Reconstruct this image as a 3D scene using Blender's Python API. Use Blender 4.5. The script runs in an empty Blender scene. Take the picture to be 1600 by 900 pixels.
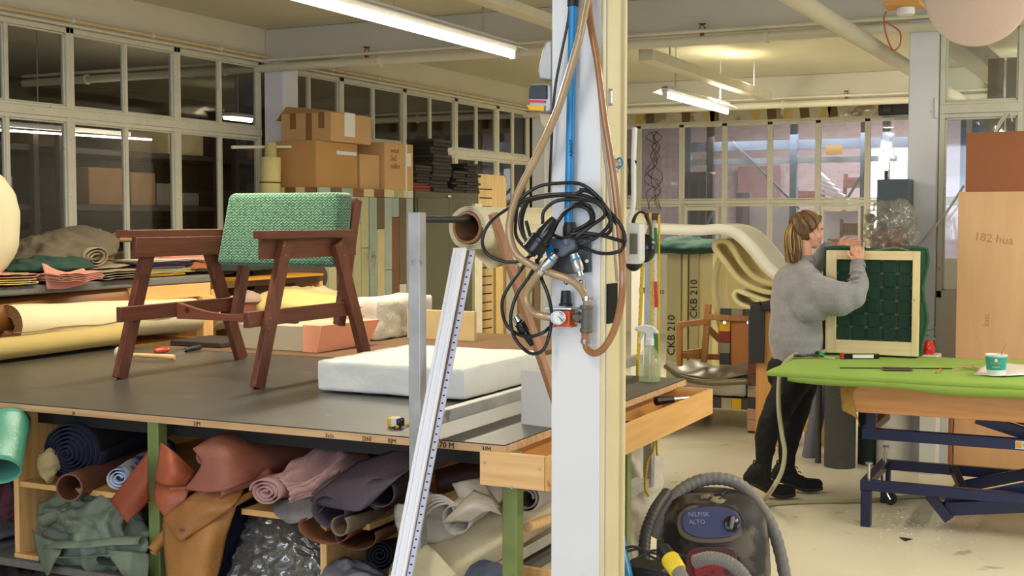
import bpy, math, random
from mathutils import Vector, Matrix, Euler, noise
random.seed(7)
SC = bpy.context.scene
COL = SC.collection
V = Vector
PI = math.pi

# ------------------------------------------------------------------ camera, world, lights, exposure
CAMZ, FPX, YAW, PITCH = 1.6, 1973.0, math.radians(25.7), math.radians(3.13)
cam_data = bpy.data.cameras.new('camera')
cam = bpy.data.objects.new('camera', cam_data)
COL.objects.link(cam)
cam.location = (0, 0, CAMZ)
cam.rotation_euler = (PI/2 - PITCH, 0, YAW)
cam_data.sensor_width = 36
cam_data.lens = FPX/1600*36
cam_data.clip_end = 100
SC.camera = cam

world = bpy.data.worlds.new('world')
SC.world = world
world.use_nodes = True
bg = world.node_tree.nodes['Background']
bg.inputs['Color'].default_value = (0.62, 0.72, 1.0, 1)
bg.inputs['Strength'].default_value = 0.15

SC.view_settings.view_transform = 'Standard'
SC.view_settings.look = 'None'
SC.view_settings.gamma = 1
SC.view_settings.use_curve_mapping = False
SC.view_settings.exposure = 0.12

def area(name, loc, size, aim, power, color, spread=180):
    l = bpy.data.lights.new(name, 'AREA')
    l.shape = 'RECTANGLE'; l.size, l.size_y = size
    l.energy = power; l.color = color; l.spread = math.radians(spread)
    o = bpy.data.objects.new(name, l); COL.objects.link(o)
    o.location = loc
    o.rotation_euler = V(aim).to_track_quat('-Z', 'Y').to_euler()
    return o
WARM = (1.0, 0.90, 0.70)
COOL = (0.72, 0.82, 1.0)
# assumed window daylight: cool panel behind the camera, no window wall built there
area('assumed_daylight_near', (-0.8, -2.6, 1.9), (8, 1.7), (-.15, 1, -.12), 190, COOL)
# panel for assumed daylight from unseen windows on the right
area('assumed_daylight_right', (4.6, 5.0, 1.9), (5, 1.6), (-1, .1, -.12), 90, (0.9, 0.93, 1.0))
# fluorescent rows on the ceiling, right and near ones assumed (tubes built further down for front, far and right only)
area('tube_light_front', (-3.72, 5.6, 2.66), (.16, 4.4), (0, 0, -1), 95, WARM)
area('tube_light_far', (-3.62, 11.6, 2.66), (.16, 2.0), (.1, .45, -1), 120, WARM)
area('assumed_tube_right', (1.0, 6.0, 2.75), (.16, 4.5), (0, 0, -1), 95, WARM)  # assumed lamp row, out of view on the right
area('added_light_right_far', (-.3, 12.6, 2.75), (.16, 3.0), (-.3, .6, -1), 110, WARM)  # added light, no tube built; leaned over to brighten the back wall
area('assumed_light_near', (-1.5, 0.5, 2.75), (.16, 3.0), (0, 0, -1), 35, WARM)  # assumed overhead lamp near the camera, no tube built
# panels added to light the rooms behind the glazed walls
area('next_room_light', (-7.7, 9.5, 2.5), (.5, 8), (-1, 0, -.25), 30, (1, .86, .68))  # added to light the rack fronts, no lamp hangs here
area('back_room_daylight', (-2.6, 19.2, 3.0), (6, 2), (0, .25, -1), 260, (.84, .86, 1.0))
area('side_room_light', (1.2, 12, 2.9), (2, 3), (0, 0, -1), 60, (.95, .96, 1.0))

# ------------------------------------------------------------------ picture to place: points on real planes
_R = cam.rotation_euler.to_matrix()
def ray(px, py): return _R @ V(((px-800)/FPX, (450-py)/FPX, -1))
O = V((0, 0, CAMZ))
def PD(px, py, d): return O + ray(px, py)*d
def PZ(px, py, z): r = ray(px, py); return O + r*((z-CAMZ)/r.z)
def PY(px, py, y): r = ray(px, py); return O + r*(y/r.y)
def PX(px, py, x): r = ray(px, py); return O + r*(x/r.x)

# ------------------------------------------------------------------ materials
def srgb(c):
    if isinstance(c, str):
        c = tuple(int(c[i:i+2], 16) for i in (0, 2, 4))
    return tuple(((x/255)/12.92 if x/255 <= .04045 else ((x/255+.055)/1.055)**2.4) for x in c)
def node(nt, t, **kw):
    n = nt.nodes.new(t)
    for k, v in kw.items(): setattr(n, k, v)
    return n
def M(name, c, c2=None, rough=.6, metal=0, var=.12, scale=6, stretch=(1, 1, 1), bump=0, bscale=60, detail=4,
      coat=0, sheen=0, emit=None, spots=None, contrast=.25, alpha=None, spec=None):
    m = bpy.data.materials.new(name); m.use_nodes = True
    nt = m.node_tree; b = nt.nodes['Principled BSDF']; L = nt.links.new
    base = srgb(c)
    lo = srgb(c2) if c2 else tuple(x*(1-var) for x in base)
    hi = base if c2 else tuple(min(1, x*(1+var)) for x in base)
    tc = node(nt, 'ShaderNodeTexCoord'); mp = node(nt, 'ShaderNodeMapping')
    mp.inputs['Scale'].default_value = stretch
    L(tc.outputs['Object'], mp.inputs['Vector'])
    nz = node(nt, 'ShaderNodeTexNoise'); nz.inputs['Scale'].default_value = scale; nz.inputs['Detail'].default_value = detail
    L(mp.outputs['Vector'], nz.inputs['Vector'])
    rp = node(nt, 'ShaderNodeValToRGB')
    rp.color_ramp.elements[0].position = .5-contrast; rp.color_ramp.elements[1].position = .5+contrast
    rp.color_ramp.elements[0].color = (*lo, 1); rp.color_ramp.elements[1].color = (*hi, 1)
    L(nz.outputs['Fac'], rp.inputs['Fac'])
    out = rp.outputs['Color']
    if spots:                                     # (colour, scale, threshold, amount): marks with a shape of their own
        n2 = node(nt, 'ShaderNodeTexNoise'); n2.inputs['Scale'].default_value = spots[1]; n2.inputs['Detail'].default_value = 5
        L(tc.outputs['Object'], n2.inputs['Vector'])
        r2 = node(nt, 'ShaderNodeValToRGB'); r2.color_ramp.elements[0].position = spots[2]; r2.color_ramp.elements[1].position = spots[2]+.06
        r2.color_ramp.elements[0].color = (0, 0, 0, 1); r2.color_ramp.elements[1].color = (spots[3],)*3+(1,)
        L(n2.outputs['Fac'], r2.inputs['Fac'])
        mx = node(nt, 'ShaderNodeMix', data_type='RGBA')
        L(r2.outputs['Color'], mx.inputs[0]); L(out, mx.inputs[6]); mx.inputs[7].default_value = (*srgb(spots[0]), 1)
        out = mx.outputs[2]
    L(out, b.inputs['Base Color'])
    b.inputs['Roughness'].default_value = rough
    b.inputs['Metallic'].default_value = metal
    b.inputs['Coat Weight'].default_value = coat
    b.inputs['Sheen Weight'].default_value = sheen
    if spec is not None: b.inputs['Specular IOR Level'].default_value = spec
    if alpha is not None: b.inputs['Alpha'].default_value = alpha
    if bump:
        n3 = node(nt, 'ShaderNodeTexNoise'); n3.inputs['Scale'].default_value = bscale; n3.inputs['Detail'].default_value = 3
        L(mp.outputs['Vector'] if stretch != (1, 1, 1) else tc.outputs['Object'], n3.inputs['Vector'])
        bp = node(nt, 'ShaderNodeBump'); bp.inputs['Strength'].default_value = bump; bp.inputs['Distance'].default_value = .01
        L(n3.outputs['Fac'], bp.inputs['Height']); L(bp.outputs['Normal'], b.inputs['Normal'])
    if emit:
        b.inputs['Emission Color'].default_value = (*srgb(emit[0]), 1); b.inputs['Emission Strength'].default_value = emit[1]
    return m
def wood(name, c, c2, axis=0, rough=.5, scale=3, spots=None):
    st = [14, 14, 14]; st[axis] = .9
    return M(name, c, c2, rough=rough, scale=scale, stretch=tuple(st), detail=6, contrast=.22, bump=.08, bscale=8, spots=spots)
def glass(name, tint=(.86, .9, .92), refl=.10, haze=0.0, rough=.03):
    m = bpy.data.materials.new(name); m.use_nodes = True; nt = m.node_tree; L = nt.links.new
    for n in list(nt.nodes): nt.nodes.remove(n)
    o = node(nt, 'ShaderNodeOutputMaterial'); t = node(nt, 'ShaderNodeBsdfTransparent'); g = node(nt, 'ShaderNodeBsdfGlossy')
    t.inputs['Color'].default_value = (*tint, 1); g.inputs['Roughness'].default_value = rough
    fr = node(nt, 'ShaderNodeLayerWeight'); pw = node(nt, 'ShaderNodeMath', operation='POWER'); pw.inputs[1].default_value = 4
    L(fr.outputs['Facing'], pw.inputs[0])
    ad = node(nt, 'ShaderNodeMath', operation='MULTIPLY_ADD'); ad.inputs[1].default_value = .7; ad.inputs[2].default_value = .025+refl*.4; ad.use_clamp = True
    L(pw.outputs[0], ad.inputs[0])
    mx = node(nt, 'ShaderNodeMixShader'); L(ad.outputs[0], mx.inputs[0]); L(t.outputs[0], mx.inputs[1]); L(g.outputs[0], mx.inputs[2])
    last = mx
    if haze:
        d = node(nt, 'ShaderNodeBsdfDiffuse'); d.inputs['Color'].default_value = (.6, .6, .62, 1)
        m2 = node(nt, 'ShaderNodeMixShader'); m2.inputs[0].default_value = haze
        L(mx.outputs[0], m2.inputs[1]); L(d.outputs[0], m2.inputs[2]); last = m2
    L(last.outputs[0], o.inputs['Surface'])
    return m
def weave_mat(name, c, c2, s=70, amt=.5):
    """zigzag woven cloth: pale flecks on a coloured ground"""
    m = M(name, c, var=.18, scale=4, rough=.95, sheen=.3)
    nt = m.node_tree; L = nt.links.new; b = nt.nodes['Principled BSDF']
    old = b.inputs['Base Color'].links[0].from_socket
    tc = node(nt, 'ShaderNodeTexCoord'); sp = node(nt, 'ShaderNodeSeparateXYZ'); L(tc.outputs['Object'], sp.inputs[0])
    def mt(op, a, bb=None, c_=None):
        n = node(nt, 'ShaderNodeMath', operation=op)
        for i, v in enumerate((a, bb, c_)):
            if v is None: continue
            if isinstance(v, (int, float)): n.inputs[i].default_value = v
            else: L(v, n.inputs[i])
        return n.outputs[0]
    h = mt('ADD', sp.outputs[0], sp.outputs[1])
    zz = mt('PINGPONG', mt('MULTIPLY', h, s), .5)
    fr = mt('FRACT', mt('ADD', mt('MULTIPLY', sp.outputs[2], s*1.1), zz))
    fh = mt('FRACT', mt('MULTIPLY', h, s*4))
    nz = node(nt, 'ShaderNodeTexNoise'); nz.inputs['Scale'].default_value = 120
    L(tc.outputs['Object'], nz.inputs['Vector'])
    col = mt('FRACT', mt('MULTIPLY', h, s)); row = mt('FRACT', mt('MULTIPLY', mt('ADD', sp.outputs[2], mt('MULTIPLY', mt('PINGPONG', mt('MULTIPLY', h, s), .5), .9/s)), s*1.6))
    k = mt('GREATER_THAN', mt('ADD', mt('MULTIPLY', mt('PINGPONG', row, .5), 1.1), mt('MULTIPLY', nz.outputs['Fac'], .8)), .80)
    mx = node(nt, 'ShaderNodeMix', data_type='RGBA')
    L(mt('MULTIPLY', k, amt), mx.inputs[0]); L(old, mx.inputs[6]); mx.inputs[7].default_value = (*srgb(c2), 1)
    L(mx.outputs[2], b.inputs['Base Color'])
    bp = node(nt, 'ShaderNodeBump'); bp.inputs['Strength'].default_value = .3; bp.inputs['Distance'].default_value = .004
    L(fr, bp.inputs['Height']); L(bp.outputs['Normal'], b.inputs['Normal'])
    return m

# ------------------------------------------------------------------ mesh building
WL = {}                                           # world location of each empty or mesh, for parts built in world space
def wloc(o): return WL.get(o.name, V((0, 0, 0))) if o else V((0, 0, 0))
def frame(d, up=(0, 0, 1)):
    d = V(d).normalized(); up = V(up)
    if abs(d.dot(up.normalized())) > .98: up = V((1, 0, 0)) if abs(d.x) < .9 else V((0, 1, 0))
    s = d.cross(up).normalized(); u = s.cross(d).normalized()
    return s, u
def cr(pts, n):
    """smooth curve through points"""
    P = [V(p) for p in pts]
    if len(P) < 3 or n <= 1: return P
    out = []
    for i in range(len(P)-1):
        a = P[i-1] if i else P[0]*2-P[1]; b, c = P[i], P[i+1]; d = P[i+2] if i+2 < len(P) else c*2-b
        for k in range(n):
            t = k/n
            out.append(.5*((2*b)+(c-a)*t+(2*a-5*b+4*c-d)*t*t+(3*b-a-3*c+d)*t**3))
    out.append(P[-1])
    return out
class MB:
    def __init__(s): s.v = []; s.f = []; s.m = []; s.mi = 0
    def add(s, vs, fs):
        n = len(s.v); s.v += [V(x) for x in vs]; s.f += [tuple(n+i for i in f) for f in fs]; s.m += [s.mi]*len(fs); return s
    def box(s, a, b, c=None, R=None):
        x0, y0, z0 = a; x1, y1, z1 = b
        vs = [V((x, y, z)) for z in (z0, z1) for x, y in ((x0, y0), (x1, y0), (x1, y1), (x0, y1))]
        if R is not None:
            c = V(c) if c else (V(a)+V(b))/2
            vs = [c+R@(v-c) for v in vs]
        return s.add(vs, [(3, 2, 1, 0), (4, 5, 6, 7), (0, 1, 5, 4), (1, 2, 6, 5), (2, 3, 7, 6), (3, 0, 4, 7)])
    def bar(s, p, q, w, h, up=(0, 0, 1)):
        p, q = V(p), V(q); a, u = frame(q-p, up); a = a*w/2; u = u*h/2
        vs = [c+i*a+j*u for c in (p, q) for i, j in ((-1, -1), (1, -1), (1, 1), (-1, 1))]
        return s.add(vs, [(0, 1, 2, 3), (7, 6, 5, 4), (0, 4, 5, 1), (1, 5, 6, 2), (2, 6, 7, 3), (3, 7, 4, 0)])
    def tube(s, pts, r, n=10, sub=6, closed=False, cap=True, ry=None):
        P = cr(pts, sub) if not closed else cr(list(pts)+[pts[0]], sub)[:-1]
        k = len(P); rr = r if callable(r) else (lambda t: r)
        t0 = (P[1]-P[0]); a, u = frame(t0)
        vs = []
        for i, p in enumerate(P):
            t = (P[(i+1) % k]-P[i-1]) if (closed or 0 < i < k-1) else (P[1]-P[0] if i == 0 else P[-1]-P[-2])
            t = t.normalized() if t.length > 1e-9 else t0.normalized()
            a = (a-t*a.dot(t)); a = a.normalized() if a.length > 1e-6 else frame(t)[0]
            u = t.cross(a)
            R = rr(i/(k-1))
            R2 = R*(ry or 1)
            vs += [p+a*math.cos(x)*R+u*math.sin(x)*R2 for x in [2*PI*j/n for j in range(n)]]
        fs = []
        for i in range(k if closed else k-1):
            b = ((i+1) % k)*n; c = i*n
            fs += [(c+j, c+(j+1) % n, b+(j+1) % n, b+j) for j in range(n)]
        if cap and not closed:
            fs += [tuple(range(n))[::-1], tuple((k-1)*n+j for j in range(n))]
        return s.add(vs, fs)
    def cyl(s, p, q, r, r2=None, n=20, cap=True):
        r2 = r if r2 is None else r2
        return s.lathe([(r, 0), (r2, (V(q)-V(p)).length)], p, V(q)-V(p), n, cap)
    def lathe(s, prof, loc=(0, 0, 0), axis=(0, 0, 1), n=24, cap=True, sx=1, sy=1, up=(0, 1, 0)):
        ax = V(axis).normalized(); a, u = frame(ax, up); loc = V(loc); vs = []
        for r, z in prof:
            vs += [loc+ax*z+a*math.cos(2*PI*j/n)*r*sx+u*math.sin(2*PI*j/n)*r*sy for j in range(n)]
        fs = []
        for i in range(len(prof)-1):
            c, b = i*n, (i+1)*n
            fs += [(c+j, b+j, b+(j+1) % n, c+(j+1) % n) for j in range(n)]
        if cap:
            if prof[0][0] > 1e-6: fs.append(tuple(range(n)))
            if prof[-1][0] > 1e-6: fs.append(tuple(((len(prof)-1)*n+j) for j in range(n))[::-1])
        return s.add(vs, fs)
    def prism(s, pts, ext):
        """flat outline of 3D points, pushed along ext"""
        P = [V(p) for p in pts]; e = V(ext); n = len(P)
        fs = [tuple(range(n))[::-1], tuple(range(n, 2*n))]+[(i, (i+1) % n, n+(i+1) % n, n+i) for i in range(n)]
        return s.add(P+[p+e for p in P], fs)
    def ball(s, c, r, n=16, m=10, sc=(1, 1, 1), R=None):
        c = V(c); vs = []
        for i in range(m+1):
            th = PI*i/m
            for j in range(n):
                p = V((math.sin(th)*math.cos(2*PI*j/n)*r*sc[0], math.sin(th)*math.sin(2*PI*j/n)*r*sc[1], math.cos(th)*r*sc[2]))
                vs.append(c+(R@p if R else p))
        fs = []
        for i in range(m):
            for j in range(n):
                a, b = i*n+j, i*n+(j+1) % n; c2, d = (i+1)*n+(j+1) % n, (i+1)*n+j
                if i == 0: fs.append((a, c2, d)[::1] if True else None)
                elif i == m-1: fs.append((a, b, d))
                else: fs.append((a, b, c2, d))
        return s.add(vs, fs)
    def grid(s, G):
        k, n = len(G), len(G[0])
        return s.add([p for r in G for p in r], [(i*n+j, i*n+j+1, (i+1)*n+j+1, (i+1)*n+j) for i in range(k-1) for j in range(n-1)])
    def limb(s, pts, rs, n=14):
        """overlapping round pieces of changing thickness along joints"""
        P = [V(p) for p in pts]
        for i, p in enumerate(P): s.ball(p, rs[i], n, 8)
        for i in range(len(P)-1):
            s.tube([P[i], P[i+1]], (lambda t, a=rs[i], b=rs[i+1]: a+(b-a)*t), n, 1)
        return s
    def build(s, name, mat, parent=None, bevel=0, seg=2, smooth=True, angle=38, remesh=0, sm=0, solid=0, subsurf=0, off=0, base=None):
        me = bpy.data.meshes.new(name)
        if parent is not None: o0 = wloc(parent)
        elif base is not None: o0 = V(base)
        else:
            xs = [v.x for v in s.v]; ys = [v.y for v in s.v]; zs = [v.z for v in s.v]
            o0 = V(((min(xs)+max(xs))/2, (min(ys)+max(ys))/2, min(zs)))
        me.from_pydata([v-o0 for v in s.v], [], s.f)
        for m in (mat if isinstance(mat, (list, tuple)) else [mat]): me.materials.append(m)
        for p, mi in zip(me.polygons, s.m): p.material_index = mi
        me.update()
        if smooth:
            me.shade_smooth()
            if not (remesh or subsurf): me.set_sharp_from_angle(angle=math.radians(angle))
        o = bpy.data.objects.new(name, me); COL.objects.link(o)
        if parent is not None: o.parent = parent; WL[o.name] = o0
        else: o.location = o0; WL[o.name] = o0
        if remesh:
            md = o.modifiers.new('r', 'REMESH'); md.mode = 'VOXEL'; md.voxel_size = remesh; md.use_smooth_shade = True
        if sm:
            md = o.modifiers.new('s', 'SMOOTH'); md.factor = .5; md.iterations = sm
        if subsurf:
            md = o.modifiers.new('u', 'SUBSURF'); md.levels = md.render_levels = subsurf
        if solid:
            md = o.modifiers.new('t', 'SOLIDIFY'); md.thickness = solid; md.offset = off
        if bevel:
            md = o.modifiers.new('b', 'BEVEL'); md.width = bevel; md.segments = seg; md.limit_method = 'ANGLE'; md.angle_limit = math.radians(35)
        return o
def tag(o, label=None, cat=None, group=None, kind=None):
    if label: o['label'] = label
    if cat: o['category'] = cat
    if group: o['group'] = group
    if kind: o['kind'] = kind
    return o
def T(name, label, cat, loc=(0, 0, 0), group=None):
    o = bpy.data.objects.new(name, None); COL.objects.link(o); o.empty_display_size = .1
    o.location = loc; WL[o.name] = V(loc)
    return tag(o, label, cat, group)
def S(o): o['kind'] = 'structure'; return o
def copy_tree(o, parent=None):
    c = o.copy(); COL.objects.link(c); c.parent = parent
    for ch in list(o.children): copy_tree(ch, c)
    return c
def put(o, loc, rz=0, label=None):
    o.location = loc; o.rotation_euler = (0, 0, rz); WL[o.name] = V(loc)
    if label: o['label'] = label
    return o
def text(s, size, loc, xdir, ydir, mat, parent, name='lettering', depth=.0006):
    cu = bpy.data.curves.new(name, 'FONT'); cu.body = s; cu.size = size; cu.extrude = depth; cu.resolution_u = 2
    tmp = bpy.data.objects.new(name, cu); COL.objects.link(tmp)
    dg = bpy.context.evaluated_depsgraph_get()
    me = bpy.data.meshes.new_from_object(tmp.evaluated_get(dg))
    COL.objects.unlink(tmp); bpy.data.objects.remove(tmp)
    x = V(xdir).normalized(); y = V(ydir).normalized(); y = (y-x*y.dot(x)).normalized(); z = x.cross(y)
    R = Matrix((x, y, z)).transposed()
    o0 = wloc(parent)
    for v in me.vertices: v.co = R@v.co+V(loc)-o0
    me.materials.clear(); me.materials.append(mat); me.update()
    o = bpy.data.objects.new(name, me); COL.objects.link(o); o.parent = parent
    return o
def nz3(p, s, seed=0): return noise.noise_vector(V(p)*s+V((seed*7.3, seed*3.1, seed*1.7)))
def patch(ctrl, nu=6, nv=6, amp=0, sc=8, seed=0):
    """a limp sheet through a grid of control points"""
    rows = [cr(r, nv) for r in ctrl]
    G = [cr([rows[i][j] for i in range(len(rows))], nu) for j in range(len(rows[0]))]
    if amp: G = [[p+nz3(p, sc, seed)*amp for p in r] for r in G]
    return G
def spiral(p0, p1, r, turns, gap, n=28, sq=1.0, start=0, tail=None, amp=0, sc=6, seed=0, nl=10, flare=0, up=(0, 0, 1), tilt=0):
    """a rolled sheet: the curl of its end runs along p0 to p1"""
    p0, p1 = V(p0), V(p1); a, u = frame(p1-p0, up); k = max(4, int(n*turns)); prof = []
    r0 = max(.004, r-gap*turns)
    for i in range(k+1):
        t = i/k; th = start+2*PI*turns*t; rr = r0+(r-r0)*t
        prof.append((math.cos(th)*rr, math.sin(th)*rr*sq))
    if tail:
        x, y = prof[-1]; px_, py_ = prof[-2]; dx, dy = x-px_, y-py_; l = math.hypot(dx, dy) or 1
        for j in range(1, 9): prof.append((x+dx/l*tail*j/8, y+dy/l*tail*j/8-.0*j))
    G = []
    for i in range(nl+1):
        t = i/nl; c = p0.lerp(p1, t); row = []
        for kx, (x, y) in enumerate(prof):
            q = c+a*x*(1+flare*(1-t))+u*y*(1+flare*(1-t))
            if tilt and i == 0: q += (p1-p0).normalized()*tilt*(1-kx/len(prof))
            if amp: q += nz3(q, sc, seed)*amp
            row.append(q)
        G.append(row)
    return G
def folds(loc, L, W, layers, h, rz=0, amp=.006, seed=0, ends=.0):
    """a folded cloth: its zigzag edge faces -Y before turning by rz"""
    prof = []; th = h/layers
    for k in range(layers):
        z = th*(k+.5); xa, xb = (-L/2, L/2) if k % 2 == 0 else (L/2, -L/2)
        j1, j2 = random.uniform(-.5, .5)*ends, random.uniform(-.5, .5)*ends
        for i in range(9): prof.append((xa+(xb-xa)*i/8+(j1 if i == 0 else 0), z+random.uniform(-1, 1)*th*.12))
        if k < layers-1:
            sg = 1 if xb > 0 else -1
            for q in (1, 2, 3): prof.append((xb+sg*math.sin(PI*q/4)*th*.55+j2, z+th*q/4))
    R = Matrix.Rotation(rz, 3, 'Z'); G = []
    for i in range(9):
        y = -W/2+W*i/8
        G.append([V(loc)+R@(V((x, y, z))+nz3(V((x*1.2, y, z*.5)), 9, seed)*amp+V((0, 0, amp))) for x, z in prof])
    return G
def heap(c, rad, amp=.03, f=5, seed=0, n=80, m=46, flat=True, R=None):
    """crumpled cloth or bag as one creased closed surface"""
    mb = MB(); mb.ball((0, 0, 0), 1, n, m); c = V(c)
    for i, v in enumerate(mb.v):
        d = v.normalized(); p = V((v.x*rad[0], v.y*rad[1], v.z*rad[2]))
        q = V((p.x, p.y, p.z))*f
        w = nz3(q, .8, seed)*.6; q2 = q+w
        k = 1-abs(noise.noise(q2*1.0+V((seed, 0, 0))))*2.6; k2 = 1-abs(noise.noise(q2*2.3+V((0, seed, 3))))*2.6; k3 = 1-abs(noise.noise(q2*4.9+V((3, 0, seed))))*2.6
        p += d*amp*(k*.8+k2*.45+k3*.22)
        if R: p = R@p
        if flat and p.z < 0: p.z *= .35
        mb.v[i] = c+p
    return mb
# ------------------------------------------------------------------ shared materials
m_wallp = M('cream_paint', 'd6cfb8', rough=.5, var=.04, scale=2, bump=.05, bscale=30)
m_ceil = M('ceiling_paint', 'd0ccb4', rough=.8, var=.03, scale=1.2)
m_beam = M('beam_paint', 'c6c2b4', rough=.7, var=.04, scale=2, bump=.08, bscale=14)
m_frame = M('window_frame_paint', 'd8d4bc', rough=.45, var=.06, scale=8, bump=.1, bscale=40, spots=('8d8468', 26, .68, .6))
m_white = M('white_gloss_paint', 'dfe0e2', rough=.35, var=.03, scale=5, bump=.05, bscale=25, spots=('a39b8c', 11, .7, .7))
m_creamcol = M('cream_gloss_paint', 'dccfa4', rough=.4, var=.05, scale=6)
m_floor = M('painted_floor', 'dcd5c2', 'cbc2aa', rough=.32, scale=1.3, detail=8, bump=.06, bscale=14, spots=('8a7a5c', 7, .66, .55), contrast=.3)
m_glass = glass('window_glass'); m_glass_dim = glass('hazy_glass', (.93, .93, .93), .04, .1); m_glass_dark = glass('dark_glass', (.88, .88, .86), .0)  # the dim glass has an even grey haze mixed in
m_black = M('black_rubber', '17171a', rough=.5, var=.2, scale=20)
m_blackgloss = M('black_plastic', '101012', rough=.22, var=.1)
m_steel = M('bare_steel', 'a3a2a0', 'bdbdbd', rough=.42, metal=.55, scale=9, bump=.05, bscale=80, spots=('5e5247', 16, .64, .6))
m_chrome = M('chrome', 'cfd0d2', rough=.18, metal=1, var=.03)
m_alu = M('dull_nickel', 'b5b3ab', rough=.32, metal=.85, var=.08, scale=30)
m_rust = M('rusty_red_metal', '7a3a22', rough=.6, metal=.3)
m_ply = wood('plywood', 'cf9a55', 'e0b272', 1, spots=('8a5a2c', 9, .69, .6))
m_plyx = wood('plywood_x', 'cf9a55', 'e0b272', 0, spots=('8a5a2c', 9, .7, .7))
m_plyedge = wood('plywood_edge', 'b98f63', 'dcb588', 0, rough=.7)
m_pine = wood('pine', 'd9a566', 'edc48c', 0, spots=('96602e', 7, .7, .8))
m_pinez = wood('pine_upright', 'd6a05c', 'ecc084', 2, spots=('96602e', 7, .7, .8))
m_walnut = wood('walnut_y', '5a3022', '7c4632', 1, rough=.42)
m_walnutz = wood('walnut_z', '5f3324', '7f4a36', 2, rough=.42)
m_walnutx = wood('walnut_x', '6a3828', '8a503c', 0, rough=.42)
m_green = M('olive_green_paint', '77854a', rough=.5, var=.12, scale=10, spots=('4a5230', 12, .68, .7))
m_felt = M('grey_felt', '6b6862', rough=1, var=.14, scale=50, bump=.3, bscale=200)
m_ink = M('black_ink', '17130f', rough=.7)
m_tubeglow = M('fluorescent_tube', 'ffffff', emit=('fff4dc', 14))
m_whiteplastic = M('white_plastic', 'dcdcd8', rough=.35, var=.03)
m_card = M('cardboard', 'b78a52', rough=.8, var=.05, scale=3)
m_card2 = M('cardboard_light', 'c49c68', rough=.8, var=.05, scale=3)

# ------------------------------------------------------------------ room shell
YB, XW = 16.8, -6.7                     # glazed back wall, glazed left wall
ZT, ZC = 2.95, 3.235                    # window head, ceiling
b = MB(); b.box((-13, -3, -.1), (7, 24, 0)); S(b.build('floor', m_floor))
b = MB(); b.box((-13, -3, ZC), (7, 24, ZC+.1)); S(b.build('ceiling', m_ceil))
b = MB(); b.box((XW-.12, -3, 0), (XW, YB, 1.05)); b.box((XW-.12, -3, ZT), (XW, YB, ZC)); S(b.build('wall_left', m_wallp))
b = MB(); b.box((-6.7, YB, 0), (3, YB+.12, 1.05)); S(b.build('wall_back', m_wallp))
b = MB(); b.box((-6.7, YB, 2.9), (3, YB+.12, ZC)); S(b.build('wall_back_upper', m_wallp))
b = MB(); b.box((-1.13, 9.06, 0), (5.0, 9.16, 1.06)); S(b.build('wall_right_partition', m_wallp))
b = MB(); b.box((4.9, -3, 0), (5.0, 9.1, 1.0)); b.box((4.9, -3, 2.9), (5.0, 9.1, ZC)); S(b.build('wall_right', m_wallp))
for k, (y0, y1) in enumerate(((9.0, 9.3), (14.45, 14.75))):
    b = MB(); b.box((-6.7, y0, ZT), (5.0, y1, ZC)); S(b.build('trim_%d' % (k+1), m_beam, bevel=.008))
# square wall column and right column
b = MB(); b.box((-6.7, 8.98, 0), (-6.5, 9.2, ZT)); S(b.build('trim_3', m_white, bevel=.008))
b = MB(); b.box((-1.325, 9.0, 0), (-1.135, 9.2, ZT)); b.box((-1.155, 8.985, 2.28), (-1.13, 9.0, 2.42)); S(b.build('trim_4', m_white, bevel=.006))
b = MB(); b.box((-6.7, 14.5, 0), (-6.52, 14.7, ZT)); S(b.build('trim_5', m_white, bevel=.008))
# column in front: a white steel post with a cream side flange
CY, CX0, CX1 = 3.22, -1.427, -1.275
b = MB(); b.box((CX0, CY, 0), (CX1-.006, CY+.15, ZC)); b.box((CX1-.006, CY+.012, 0), (CX1-.003, CY+.138, ZC), None); 
S(b.build('trim_6', m_white, bevel=.004))
b = MB(); b.box((CX1-.004, CY+.03, 0), (CX1+.002, CY+.14, ZC)); b.box((CX1-.02, CY+.135, 0), (CX1+.012, CY+.155, ZC)); b.box((CX1-.006, CY, 0), (CX1+.001, CY+.012, ZC))
S(b.build('trim_7', m_creamcol, bevel=.002))

def glazing(name, p, q, z0, zm, z1, ncol, glassm, wide=.075, narrow=.03, wide_m=.06, t=.06, sash=True):
    """one framed window bay between two floor points: two rows of panes"""
    p, q = V(p), V(q); d = (q-p); L_ = d.length; d.normalize(); nrm = V((-d.y, d.x, 0))
    fr = MB()
    def up_(s, w, a, bb, dep=t): fr.bar(p+d*s+V((0, 0, a)), p+d*s+V((0, 0, bb)), w, dep, nrm)
    def ac(z, h, dep=t, a=0, bb=None): fr.bar(p+d*a+V((0, 0, z)), p+d*(bb or L_)+V((0, 0, z)), dep, h)
    up_(wide/4, wide/2, z0, z1); up_(L_-wide/4, wide/2, z0, z1)
    ac(z0+.025, .05); ac(z1-.02, .04); ac(zm, wide_m, t*1.15); ac(zm-.045, .03, t*.8); ac(zm+.04, .02, t*.8)
    for k in range(1, ncol): up_(L_*k/ncol, narrow, z0, z1, t*.7)
    for k in range(ncol if sash else 0):        # inner sash edges
        a, e = L_*k/ncol+(wide/2 if k == 0 else narrow/2), L_*(k+1)/ncol-(wide/2 if k == ncol-1 else narrow/2)
        for (za, zb) in ((z0+.05, zm-.06), (zm+.05, z1-.04)):
            for s_ in (a+.006, e-.006): up_(s_, .012, za, zb, t*.45)
            ac(za+.006, .012, t*.45, a, e); ac(zb-.006, .012, t*.45, a, e)
    o = S(fr.build(name, m_frame, bevel=.003, seg=1))
    g = MB(); g.bar(p+d*.01+V((0, 0, (z0+z1)/2)), q-d*.01+V((0, 0, (z0+z1)/2)), .004, z1-z0-.02)
    g.build('glass_pane', glassm, o, smooth=False)
    return o
n = 1
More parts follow.
